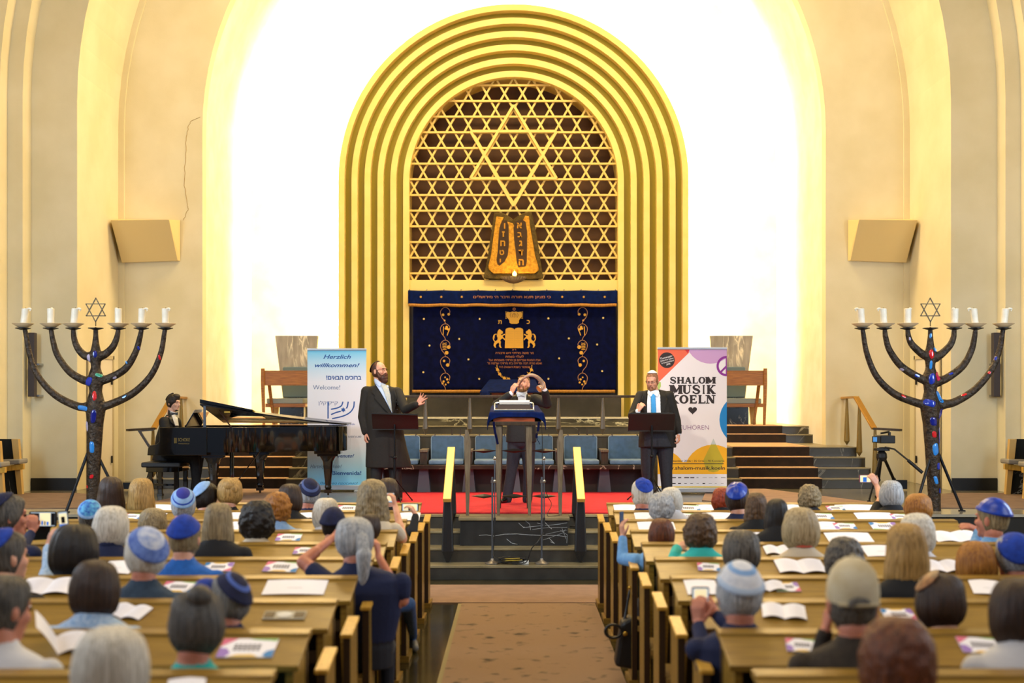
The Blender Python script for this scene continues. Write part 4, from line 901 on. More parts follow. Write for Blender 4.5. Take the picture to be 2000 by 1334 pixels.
def slab(mb, ch, x, z, w, h, Y):
    def s_(a, b, wd): 
        P = [(x + a[0] * w, z + a[1] * h), (x + b[0] * w, z + b[1] * h)]
        for q in ribbon(P, wd, 0): mb.flat(q, Y)
    T_, t_ = .30 * w, .15 * h
    if ch == 'O':
        n_ = 28
        for k in range(n_):
            a, b = 2 * PI * k / n_, 2 * PI * (k + 1) / n_
            mb.flat([(x + w * (.5 + .5 * math.cos(a)), z + h * (.5 + .52 * math.sin(a))), (x + w * (.5 + .5 * math.cos(b)), z + h * (.5 + .52 * math.sin(b))), (x + w * (.5 + .22 * math.cos(b)), z + h * (.5 + .36 * math.sin(b))), (x + w * (.5 + .22 * math.cos(a)), z + h * (.5 + .36 * math.sin(a)))], Y)
        return
    if ch == 'S':
        P = catmull([(.84, .70, 0), (.70, .92, 0), (.42, .95, 0), (.2, .80, 0), (.28, .60, 0), (.6, .46, 0), (.82, .28, 0), (.68, .08, 0), (.4, .04, 0), (.14, .26, 0)], 6); n_ = len(P)
        for i in range(n_ - 1):
            wd = (.12 + .15 * math.exp(-((i / n_ - .5) / .25) ** 2)) * h * 1.05
            for q in ribbon([(x + P[i].x * w, z + P[i].y * h), (x + P[i + 1].x * w, z + P[i + 1].y * h)], wd): mb.flat(q, Y)
        for a in ((.84, .78), (.14, .2)): s_((a[0], a[1] - .14), (a[0], a[1] + .12), .1 * w)
        return
    if ch == 'U':
        for k in range(16):
            a, b = PI + PI * k / 16, PI + PI * (k + 1) / 16
            def q_(t_, o_): f = (math.cos(t_) + 1) / 2; th = .30 * (1 - f) + .13 * f; return (x + w * (.465 + (.395 if o_ else .395 - th) * math.cos(t_)), z + h * (.34 + (.36 if o_ else .22) * math.sin(t_)))
            mb.flat([q_(a, 1), q_(b, 1), q_(b, 0), q_(a, 0)], Y)
    for a, b in G[ch][0]: s_(a, b, T_)
    for a, b in G[ch][1]: s_(a, b, t_ if abs(a[0] - b[0]) > .05 else .12 * w)
    for cx_, cz_ in G[ch][2]:
        zz = .05 if cz_ == 0 else .95
        s_((cx_ - .21, zz), (cx_ + .21, zz), .115 * h)
mb = MB()
for word, (x0, x1), (y1, y0) in (('SHALOM', (148, 552), (277, 336)), ('MUSIK', (152, 553), (349, 426)), ('KOELN', (148, 551), (437, 512))):
    ws = [{'I': .55, 'M': 1.35, 'L': .85, 'E': .9}.get(c, 1.0) for c in word]; tot = sum(ws) + .06 * (len(word) - 1); k = (x1 - x0) / tot; x = x0
    for c, w_ in zip(word, ws):
        a = B2(x, y0); b_ = B2(x + w_ * k, y1); slab(mb, c, a[0], a[1], b_[0] - a[0], b_[1] - a[1], Yj); x += (w_ + .06) * k
hp = [(16 * math.sin(a) ** 3, 13 * math.cos(a) - 5 * math.cos(2 * a) - 2 * math.cos(3 * a) - math.cos(4 * a)) for a in [2 * PI * k / 40 for k in range(40)]]
mb.flat([B2(351 + 2.4 * u, 571 - 2.35 * v) for u, v in hp], Yj); mb.build('title_lettering', ink, t)
mb = MB(); q = B2(360, 722); text_into(mb, 'ZUHÖREN', q[0], q[1], Yj, .068, 0, width=262 * pw, bold=-.012); mb.build('thin_lettering', M('mauve_ink', '#8d5585', .6), t)
mb = MB()
q = B2(385, 1018); text_into(mb, 'September 2026 | 25 Orte | 70 Konzerte', q[0], q[1], Yj, .030, 0, width=480 * pw, bold=.004)
q = B2(350, 1080); text_into(mb, 'www.shalom-musik.koeln', q[0], q[1], Yj, .050, 0, width=560 * pw, bold=.018)
for q in ribbon([(60, 1043), (625, 1043)], 7): mb.flat([B2(*p) for p in q], Yj)
rnd = random.Random(5)
for r_ in (1166, 1218):
    for k in range(9):
        x = 170 + k * 54; w_ = rnd.uniform(16, 42)
        for q in ribbon([(x, r_), (x + w_, r_)], rnd.choice((2, 4, 8))): mb.flat([B2(*p) for p in q], Yj)
mb.build('small_lettering', ink, t)
# ================================================================ grand piano, bench
PO = Vector((W(318, 0, 17.25).x, 17.15, ST))       # keyboard end, audience side
pia = thing('grand_piano', 'polished black grand piano with half raised lid beside the welcome banner', 'piano', (PO.x, PO.y, ST))
L_ = 2.50; X0 = PO.x
def yn(u):   # audience side outline (bentside), u along the length
    if u < .30: return 17.10
    t = (u - .30) / .70; return 17.10 + .66 * (t * t * (3 - 2 * t)) * .75
def outline(off=0.0, u0=0.0, u1=1.0):
    P = []; n = 34
    for k in range(n + 1):
        u = u0 + (u1 - u0) * k / n
        if u > .93: break
        P.append((X0 + u * L_, yn(u) - off))
    x = X0 + .93 * L_; ya, yb = yn(.93), 18.45
    rc = .18
    for k in range(7): a = -90 + 90 * k / 6; P.append((X0 + L_ - rc + (rc + off) * math.cos(math.radians(a)), ya + rc + (rc + off) * math.sin(math.radians(a))))
    for k in range(7): a = 90 * k / 6; P.append((X0 + L_ - rc + (rc + off) * math.cos(math.radians(a)), yb - rc + (rc + off) * math.sin(math.radians(a))))
    P.append((X0 + u0 * L_, yb + off)); return P
zr0, zr1 = ST + .665, ST + 1.015
mb = MB(); mb.prism(outline(-.03, .245), zr0 + .005, zr0 + .04, 'Z'); mb.build('soundboard_case', M('inner_wood', '#2c170a', .5), pia)
# rim as a wall
oo, ii = outline(0, .0), outline(-.045, .0); m_ = len(oo); vs = [(x, y, zr0) for x, y in oo] + [(x, y, zr1) for x, y in oo] + [(x, y, zr1) for x, y in ii] + [(x, y, zr0) for x, y in ii]
fs = []
for q in range(4):
    a, b = q * m_, ((q + 1) % 4) * m_
    for i in range(m_ - 1): fs.append((a + i, a + i + 1, b + i + 1, b + i))
MB().add(vs, fs).build('rim', black_gloss, pia, True)
for o_ in [x for x in bpy.data.objects if x.name.startswith('rim')][:0]: pass
# cheek block with stepped arm, key bed, keys
mb = MB(); yc0, yc1 = 17.085, 17.20
cheek = [(X0 - .06, zr0 - .04), (X0 + .66, zr0 - .04), (X0 + .66, zr1), (X0 + .0, zr1), (X0 - .0, zr1 - .20), (X0 - .04, zr1 - .235), (X0 - .13, zr1 - .25), (X0 - .16, zr1 - .29), (X0 - .17, zr0 - .04)]
mb.prism(cheek, yc0, yc1); mb.build('cheek', M('cheek_black', '#0b0908', .12, coat=.8), pia, False, .006)
mb = MB(); mb.prism(cheek, 18.38, 18.46); mb.build('cheek', M('cheek_black'), pia, False, .006)
MB().box((X0 - .15, yc1, zr0 - .04), (X0 + .66, 18.38, zr0 + .05)).build('key_bed', black_gloss, pia)
MB().box((X0 - .14, yc1, zr0 + .05), (X0 + .01, 18.38, zr0 + .09)).build('white_keys', M('ivory', '#e8e4d8', .3), pia)
mb = MB()
for k in range(36):
    if k % 7 in (2, 6): continue
    y = yc1 + .03 + k * (1.18 - .06) / 36; mb.box((X0 - .08, y, zr0 + .09), (X0 + .01, y + .014, zr0 + .10))
mb.build('black_keys', black_gloss, pia)
MB().box((X0 + .01, yc1, zr0 + .05), (X0 + .05, 18.38, zr1 - .02)).build('fallboard', black_gloss, pia)
# iron plate and strings glimpsed under the lid
MB().prism(outline(-.06, .25), zr1 - .09, zr1 - .07, 'Z').build('iron_plate', M('plate_bronze', '#3a2a12', .5, .5), pia)
MB().box((X0 + .1, yc1 + .02, zr1 - .16), (X0 + .64, 18.36, zr1 - .06)).build('action_cover', M('inner_wood'), pia)
# music desk
mb = MB(); mb.add([(X0 + .28, 17.35, zr1), (X0 + .28, 18.2, zr1), (X0 + .40, 18.2, zr1 + .20), (X0 + .40, 17.35, zr1 + .20), (X0 + .30, 17.35, zr1), (X0 + .30, 18.2, zr1), (X0 + .42, 18.2, zr1 + .20), (X0 + .42, 17.35, zr1 + .20)], [(0, 1, 2, 3), (7, 6, 5, 4), (4, 5, 1, 0), (5, 6, 2, 1), (6, 7, 3, 2), (7, 4, 0, 3)]); mb.build('music_desk', black_gloss, pia)
MB().add([(X0 + .26, 17.5, zr1 + .03), (X0 + .26, 17.95, zr1 + .03), (X0 + .38, 17.95, zr1 + .24), (X0 + .38, 17.5, zr1 + .24), (X0 + .265, 17.5, zr1 + .03), (X0 + .265, 17.95, zr1 + .03), (X0 + .385, 17.95, zr1 + .24), (X0 + .385, 17.5, zr1 + .24)], [(3, 2, 1, 0), (4, 5, 6, 7), (0, 1, 5, 4), (1, 2, 6, 5), (2, 3, 7, 6), (3, 0, 4, 7)]).build('note_sheet', white_paper, pia)
# lid: hinged on the far straight side, raised towards the audience
def lid_pt(x, y, t_=0.0):
    dy = 18.45 - y; a = math.radians(15.5) * (1 if True else 0); return (x, 18.45 - dy * math.cos(a), zr1 + .02 + dy * math.sin(a) + t_)
lo = outline(.012, .225); m_ = len(lo)
def lz(x, y):
    # lid plane rises to the keyboard end and towards the audience
    u = (x - X0) / L_; return zr1 + .02 + max(0, (18.45 - y)) * .20 * (1 - u) / .775 * 1.0 + .02 * (1 - u)
vs = [(x, y, lz(x, y)) for x, y in lo] + [(x, y, lz(x, y) + .022) for x, y in lo]
fs = [tuple(range(m_ - 1, -1, -1)), tuple(range(m_, 2 * m_))] + [(i, (i + 1) % m_, (i + 1) % m_ + m_, i + m_) for i in range(m_)]
MB().add(vs, fs).build('lid', M('lid_black', '#070606', .22), pia)
mb = MB(); x1, x2 = X0 + .225 * L_ - .12, X0 + .225 * L_ + .72     # front flap folded back on the lid
q = [(x1 + .12, 17.08), (x2, 17.14), (x2, 18.45), (x1 + .12, 18.45)]
mb.add([(x, y, lz(x, y) + .03) for x, y in q] + [(x, y, lz(x, y) + .052 + (.03 if x < x2 else 0)) for x, y in q], [(3, 2, 1, 0), (4, 5, 6, 7), (0, 1, 5, 4), (1, 2, 6, 5), (2, 3, 7, 6), (3, 0, 4, 7)]); mb.build('lid_flap', black_gloss, pia)
a_ = Vector((X0 + .98, 17.25, zr1 - .03)); 
mb = MB(); mb.tube([a_, (X0 + .78, 17.28, lz(X0 + .78, 17.28))], .011, 8); mb.build('lid_prop', M('prop_wood', '#3a1c10', .3), pia)
MB().box((X0 + .60, 17.12, zr1 - .005), (X0 + .635, 17.14, lz(X0 + .6, 17.1) + .0)).build('lid_edge_stick', M('grey_stick', '#56606c', .3, .5), pia)
mb = MB(); mb.box((X0 + .9, 17.085, lz(X0 + .9, 17.1) - .055), (X0 + .98, 17.095, lz(X0 + .9, 17.1) - .03)); mb.build('lid_hook', M('gold_plate', '#b8923a', .3, .8), pia)
# legs
def pleg(x, y, parent):
    mb = MB(); mb.box((x - .19, y - .10, zr0 - .05), (x + .19, y + .10, zr0), 0); mb.box((x - .15, y - .08, zr0 - .085), (x + .15, y + .08, zr0 - .05), 0)
    mb.loft([(x, y, ST + .10, .035, .035, .5), (x, y, ST + .13, .05, .05, .5), (x, y, ST + .16, .042, .042, .5), (x, y, zr0 - .16, .075, .07, .5), (x, y, zr0 - .08, .12, .075, .5)], 16)
    l = mb.build('leg', M('leg_black', '#0a0605', .15, coat=.8), parent, False, .004)
    mb = MB(); mb.box((x - .05, y - .05, ST + .05), (x + .05, y + .05, ST + .10)); mb.tube([(x - .012, y, ST + .037), (x + .012, y, ST + .037)], .024, 12); mb.build('castor', M('brass_castor', '#3a2a1a', .3, .6), l)
pleg(X0 + 2.24, 17.80, pia); pleg(X0 + .70, 17.3, pia); pleg(X0 + 1.16, 18.25, pia)
mb = MB(); x = X0 + .86
for y in (17.66, 17.78): mb.tube([(x, y, ST + .16), (x, y, zr0)], .018, 10)
mb.box((x - .12, 17.60, ST + .09), (x + .1, 17.84, ST + .16)); mb.tube([(x + .02, 17.72, ST + .14), (x + .40, 17.8, zr0)], .008, 8); mb.build('pedal_lyre', black_gloss, pia)
mb = MB()
for k in range(3): mb.box((x - .24, 17.65 + k * .055, ST + .075), (x - .12, 17.675 + k * .055, ST + .09))
mb.build('pedal', M('brass_pedal', '#b08a3c', .25, .9), pia)
mb = MB(); Yl = yc0 - .002; q = W(352, 863, 17.08)
text_into(mb, 'SCHOKE', q.x + .05, q.z + .03, Yl, .045, 0, width=.165)
text_into(mb, 'PIANOHAUS', q.x + .05, q.z - .025, Yl, .014, 0, width=.15)
for k in range(4): mb.box((q.x - .085 + k * .010, Yl - .001, q.z - .02), (q.x - .080 + k * .010, Yl, q.z + .055))
mb.build('side_lettering', M('faded_gold', '#8d7a3c', .5, .3), pia)
# bench
pb = thing('piano_bench', 'black padded piano bench under the pianist', 'bench', (X0 - .14, 17.65, ST))
bx0, bx1 = W(276, 0, 17.4).x, W(352, 0, 17.4).x
mb = MB(); mb.prism(round_rect(bx0, 0, bx1, .07, .02), 17.38, 18.02); mb.v = [(x, y, z + 1.10) for x, y, z in mb.v]; mb.build('seat_pad', M('black_leather', '#141416', .4), pb, False, .015)
MB().box((bx0 + .06, 17.42, 1.03), (bx1 - .03, 17.98, 1.10)).build('frame', black_gloss, pb, False, .005)
for x in (bx0 + .115, bx1 - .07):
    for y in (17.46, 17.94):
        mb = MB(); mb.box((x - .03, y - .03, ST + .01), (x + .03, y + .03, 1.04)); mb.box((x - .04, y - .06, ST), (x + .04, y + .04, ST + .03)); mb.build('leg', M('leg_black'), pb, False, .004)
mb = MB(); mb.bar((bx0 + .115, 17.47, .85), (bx1 - .07, 17.47, .85), .03, .03); mb.build('stretcher', black_gloss, pb)
nt_ = thing('folding_stand', 'thin black folding stand behind the pianist near the wall', 'stand', (W(285, 0, 18.5).x, 18.5, ST))
p1, p2, p3 = W(270, 842, 18.5), W(300, 840, 18.5), W(298, 875, 18.5)
mb = MB(); mb.bar(p1, p2, .03, .02); mb.bar(p1 + Vector((.02, 0, 0)), W(303, 890, 18.5), .035, .035); mb.build('arm', dark_wood, nt_)
mb = MB(); mb.tube([W(303, 890, 18.5), (W(292, 0, 18.5).x, 18.5, ST + .01)], .010, 8); mb.tube([W(297, 900, 18.5), (W(283, 0, 18.5).x, 18.4, ST + .01)], .008, 8); mb.tube([W(303, 890, 18.5), (W(305, 0, 18.5).x, 18.6, ST + .01)], .008, 8); mb.build('leg', black_metal, nt_)
tag(MB().box((W(240, 0, 18.9).x, 18.9, ST + .02), (W(300, 0, 18.9).x, 18.93, ST + .12)).build('floor_duct', black_metal), 'low black metal rack on the stage floor behind the piano bench', 'rack')
tag(MB().box((W(1735, 0, 18.9).x, 18.9, ST + .02), (W(1772, 0, 18.9).x, 18.93, ST + .16)).build('floor_grille', black_metal), 'low black metal rack on the stage floor behind the camera tripod', 'rack')

# ================================================================ menorahs
brz = M('rough_bronze', '#4a3c2e', .5, .45, col2='#241b13', scale=22, bump=.9, bscale=34)
glass_c = {'b': '#1233a8', 'l': '#2a86d8', 'r': '#d01824', 'w': '#b9aecb', 'g': '#2f9c86', 'n': '#0c1c7c', 'p': '#c8204c'}
def menorah(cx, base_px, cups, junc, inl, labs, side):
    Y = 15.5; k = Y / F; X = (cx - CX) * k
    t = thing('menorah', 'tall rough bronze menorah with coloured glass inlays %s' % side, 'menorah', (X, Y, ST))
    def P(dx, y): return Vector(((base_px + dx - CX) * k, Y, EH - (y - CY) * k))
    mb = MB(); lean = cx - base_px
    st = [(0, 998, 11.5), (0, 930, 13.0), (0, 870, 14.2), (0, 825, 16.0), (1, 800, 19), (2, 785, 17), (3, 765, 12.2), (3, 745, 14), (3, 735, 14.5), (4, 718, 9.2), (5, 700, 10.5), (5, 690, 11), (6, 672, 7), (6, 655, 5.0), (lean, 643, 4.6)]
    st = [(lean * min(1, max(0, (995 - y) / 200)), y, r) for _, y, r in st]
    for a, b in zip(st[:-1], st[1:]): mb.rcone(P(a[0], a[1]), P(b[0], b[1]), a[2] * k, b[2] * k, 16)
    for s in (-1, 1):
        for (cup, jy, pts) in junc[s]:
            Q = catmull([P(x - base_px, y) for x, y in pts], 7); n_ = len(Q)
            for i in range(n_ - 1):
                r0 = (9.0 - 4.4 * (i / n_)) * k; r1 = (9.0 - 4.4 * ((i + 1) / n_)) * k
                if i < 3: r0 *= 1.2 - .07 * i; r1 *= 1.13 - .07 * i
                mb.rcone(Q[i], Q[i + 1], r0, r1, 12)
    body = fuse(mb, 'stem_and_arms', [brz], t, .011, 5)
    me = body.data; M4 = wmat(t); vs_ = [M4 @ v.co for v in me.vertices]; bv = BVHTree.FromPolygons(vs_, [tuple(p.vertices) for p in me.polygons])
    for (x, y, w, h_, c_, ang) in inl:
        q = P(x - base_px, y); n_ = 12; vs = []; rr = random.Random(int(x * 7 + y)); 
        for ring in (1.0, .85, .45):
            for i in range(n_):
                a = 2 * PI * i / n_; r_ = (.86 + .14 * math.sin(2 * a + x)) * ring; u, v = w / 2 * r_ * math.copysign(abs(math.cos(a)) ** .7, math.cos(a)), h_ / 2 * r_ * math.copysign(abs(math.sin(a)) ** .7, math.sin(a))
                ca, sa = math.cos(math.radians(ang)), math.sin(math.radians(ang)); u, v = u * ca - v * sa, u * sa + v * ca
                o_ = Vector((q.x + u * k, Y - .6, q.z + v * k)); hit = bv.ray_cast(o_, Vector((0, 1, 0)))[0]
                yy = hit.y if hit else Y; vs.append((o_.x, yy - (.002 if ring == 1 else .009), o_.z))
        fs = [(r0 * n_ + i, r0 * n_ + (i + 1) % n_, (r0 + 1) * n_ + (i + 1) % n_, (r0 + 1) * n_ + i) for r0 in (0, 1) for i in range(n_)] + [tuple(2 * n_ + i for i in range(n_))]
        MB().add(vs, fs).build('glass_inlay', M('inlay_' + c_, glass_c[c_], .15, coat=.6, col2=None), t, True)
    for i, cxp in enumerate(cups):
        c = P(cxp - base_px, 641); c.y = Y
        mb = MB(); mb.lathe([(0, -.02), (.03, -.022), (.095, -.004), (.095, .004), (0, .006)], c, 24); mb.build('drip_pan', black_metal, t, True)
        if i != 3:
            mb = MB(); mb.lathe([(.0, .008), (.06, .010), (.10, .035), (.135, .058), (.130, .062), (.095, .042), (.055, .017), (0, .015)], c, 28); mb.build('wax_dish', M('wax_dish', '#efe0c0', .3, trans=.45), t, True)
            cw, tilt, top = labs[i][1]
            cb = c + Vector((0, 0, .016)); ct = cb + Vector((tilt, 0, .228))
            cn = thing('candle', labs[i][0], 'candle', cb, 0, 'white candles on the menorahs')
            wax = M('candle_wax', '#e9e3d2', .5, col2='#dfd8c4', scale=14, bump=.1)
            mb = MB(); mb.loft([(cb.x, cb.y, cb.z, .043, .043), (cb.x + tilt * .5, cb.y, cb.z + .10, .042, .042), (ct.x, ct.y, ct.z, .044, .044), (ct.x, ct.y, ct.z + .004, .038, .038), (ct.x, ct.y, ct.z - .012, .028, .028), (ct.x, ct.y, ct.z - .014, .004, .004)], 20)
            mb.build('wax', wax, cn, True)
            mb = MB(); s = top; mb.tube(catmull([ct + Vector((s * .02, -.01, -.02)), ct + Vector((s * .045, -.01, .004)), ct + Vector((s * .07, -.012, -.004)), ct + Vector((s * .062, -.012, -.03))], 5), [.012] * 4 + [.014] * 8 + [.008] * 4, 8); mb.build('melted_lip', wax, cn, True)
            MB().tube([ct - Vector((0, 0, .014)), ct + Vector((.004, 0, .016))], .003, 6).build('wick', black_matt, cn)
    c = P(cups[3] - base_px, 637); mb = MB(); mb.tube([c, c + Vector((0, 0, .06))], .006, 8)
    cc = c + Vector((0, 0, .055 + .15)); R_ = .150
    for a0 in (90, -90):
        Q = [cc + Vector((R_ * .93 * math.cos(math.radians(a0 + 120 * i)), .006 * (1 if a0 > 0 else -1), R_ * math.sin(math.radians(a0 + 120 * i)))) for i in range(3)]
        for i in range(3):
            a, b = Q[i], Q[(i + 1) % 3]; d_ = (b - a); n_ = Vector((-d_.z, 0, d_.x)).normalized() * .0055; mb.obox((a + b) / 2, d_ / 2 * 1.03, (0, .008, 0), n_)
    mb.build('star_of_david', M('dark_brass', '#3b2f1c', .4, .7), t)
    for s, xx in ((-1, -46), (1, 62)):
        mb = MB(); p_ = P(0, 885); q_ = Vector((X + xx * k * .95, Y - .25 if s < 0 else Y - .05, ST + .012)); p_ = p_ + Vector((s * .05, .02 * s, 0)); mb.tube([p_, q_], .019, 10); mb.box((q_.x - .035, q_.y - .03, ST), (q_.x + .035, q_.y + .03, ST + .018)); mb.build('brace', black_metal, t, True)
    return t
names = ['outermost', 'second', 'innermost']
def clab(i, which):
    n3 = {0: 'outer far left', 1: 'second from the left', 2: 'inner left', 4: 'inner right', 5: 'second from the right', 6: 'outer far right'}[i]
    return 'white half-burnt candle, %s arm of the menorah beside the %s' % (n3, which)
LB = {i: (clab(i, 'grand piano'), v) for i, v in {0: (1, .03, 1), 1: (1, 0, .3), 2: (1, .025, 1), 4: (1, .0, -.4), 5: (1, .01, 1), 6: (1, .0, .8)}.items()}
menorah(187, 180, [45, 99, 143, 187, 231, 276, 323],
        {-1: [(45, 790, [(172, 795), (150, 793), (110, 773), (78, 740), (60, 700), (49, 645)]), (99, 740, [(176, 745), (160, 741), (135, 725), (113, 695), (104, 668), (100, 645)]), (143, 690, [(178, 697), (165, 694), (152, 680), (145, 662), (143, 645)])],
         1: [(323, 790, [(190, 795), (215, 790), (260, 768), (295, 733), (314, 690), (322, 645)]), (276, 740, [(192, 745), (215, 738), (245, 720), (264, 690), (273, 660), (276, 645)]), (231, 690, [(193, 696), (205, 692), (220, 678), (228, 660), (231, 645)])]},
        [(176, 700, 8, 18, 'w', 10), (189, 692, 9, 16, 'n', 20), (177, 745, 13, 24, 'b', -20), (196, 733, 13, 9, 'g', -25), (189, 773, 9, 22, 'r', 15), (165, 797, 22, 13, 'l', -10), (188, 813, 14, 28, 'n', 0), (172, 832, 9, 26, 'w', 0), (184, 873, 10, 30, 'l', 0), (183, 930, 8, 10, 'r', 0), (173, 950, 6, 7, 'r', 0), (248, 708, 4, 9, 'l', 40), (272, 680, 4, 10, 'b', 10), (313, 698, 5, 11, 'r', 15), (245, 775, 11, 5, 'l', 25), (226, 738, 9, 5, 'w', 15)],
        LB, 'beside the grand piano')
LB2 = {i: (clab(i, 'video camera'), v) for i, v in {0: (1, -.02, -1), 1: (1, -.015, -1), 2: (1, .0, .5), 4: (1, .01, -.5), 5: (1, -.03, -1), 6: (1, .025, 1)}.items()}
menorah(1817, 1826, [1684, 1727, 1773, 1817, 1864, 1906, 1960],
        {-1: [(1684, 790, [(1812, 792), (1785, 785), (1745, 768), (1712, 735), (1693, 690), (1685, 645)]), (1727, 740, [(1815, 745), (1795, 738), (1760, 715), (1738, 685), (1730, 660), (1728, 645)]), (1773, 690, [(1815, 697), (1802, 692), (1783, 675), (1775, 660), (1773, 645)])],
         1: [(1960, 790, [(1840, 790), (1865, 785), (1905, 760), (1938, 720), (1953, 680), (1959, 645)]), (1906, 740, [(1832, 745), (1850, 738), (1880, 715), (1897, 685), (1903, 660), (1905, 645)]), (1864, 690, [(1828, 697), (1838, 692), (1855, 675), (1862, 660), (1864, 645)])]},
        [(1816, 692, 11, 20, 'r', 20), (1825, 683, 9, 10, 'l', 0), (1816, 656, 5, 12, 'l', 0), (1815, 713, 7, 18, 'l', 0), (1829, 735, 10, 22, 'p', 15), (1816, 740, 15, 24, 'b', 10), (1833, 775, 12, 26, 'l', 25), (1811, 787, 22, 18, 'b', -20), (1818, 823, 14, 22, 'n', 5), (1835, 808, 10, 24, 'n', -10), (1820, 848, 12, 13, 'r', 0), (1833, 850, 8, 34, 'b', 0), (1823, 877, 13, 30, 'l', 10), (1830, 910, 8, 18, 'b', 0), (1824, 937, 8, 22, 'l', 15), (1833, 958, 6, 10, 'b', 0), (1760, 722, 9, 6, 'w', -30), (1789, 734, 14, 6, 'b', -15), (1775, 662, 4, 8, 'w', 0), (1763, 774, 12, 5, 'r', -20), (1881, 771, 12, 5, 'r', 25), (1930, 728, 5, 8, 'r', -30), (1943, 700, 4, 11, 'b', -20), (1855, 730, 9, 5, 'b', 20)],
        LB2, 'beside the video camera')

# ================================================================ video camera on tripod
vc = thing('video_camera', 'black video camera with glowing blue screen on top of the tripod', 'camera', W(1722, 880, 17.2))
p = W(1722, 858, 17.2)
mb = MB(); mb.box((p.x - .05, p.y - .11, p.z - .055), (p.x + .16, p.y + .18, p.z + .055)); mb.tube([(p.x + .06, p.y + .18, p.z), (p.x + .06, p.y + .30, p.z)], .055, 16); mb.build('body', black_matt, vc, False, .012)
mb = MB(); mb.bar((p.x - .02, p.y - .05, p.z + .085), (p.x + .13, p.y + .1, p.z + .105), .03, .025); mb.box((p.x + .10, p.y, p.z + .05), (p.x + .13, p.y + .05, p.z + .1)); mb.build('top_handle', black_matt, vc, False, .004)
MB().box((p.x - .165, p.y - .12, p.z - .04), (p.x - .055, p.y - .10, p.z + .045)).build('flip_screen', black_matt, vc, False, .004)
MB().box((p.x - .155, p.y - .122, p.z - .03), (p.x - .10, p.y - .1195, p.z + .035)).build('screen_glow', M('screen_blue', '#0a2a50', .3, emit='#4a90d0', estr=.8), vc)
tr = thing('camera_tripod', 'black tripod with long pan handle below the video camera', 'tripod', (W(1715, 0, 17.2).x, 17.2, ST))
c = W(1722, 893, 17.2)
mb = MB(); mb.lathe([(0, -.06), (.06, -.055), (.075, 0), (.07, .05), (.04, .09), (.04, .14), (0, .14)], c, 16); mb.box((c.x - .09, c.y - .08, c.z + .09), (c.x + .09, c.y + .08, c.z + .13)); mb.build('head', black_matt, tr, False, .006)
mb = MB(); mb.tube([c + Vector((.03, -.05, .14)), c + Vector((.13, -.15, .12)), c + Vector((.37, -.28, -.10))], .013, 8); mb.tube([c + Vector((.29, -.24, -.03)), c + Vector((.47, -.31, -.20))], .024, 10); mb.build('pan_handle', black_matt, tr, True)
for px, yy, foot in ((1697, 16.75, (1697, 978)), (1740, 17.7, (1760, 950)), (1705, 17.55, (1712, 955))):
    e = Vector(((foot[0] - CX) * yy / F, yy, ST + .015)); mb = MB(); a = c + Vector((0, 0, -.04)) + (e - c).normalized() * .05; a = c + Vector(((e.x - c.x) * .15, (e.y - c.y) * .15, -.03)); m_ = a.lerp(e, .55)
    mb.tube([a, m_], .022, 8); mb.tube([m_, e], .014, 8); mb.ball(m_, .03); mb.ball(e, .025); mb.build('leg', black_metal, tr)

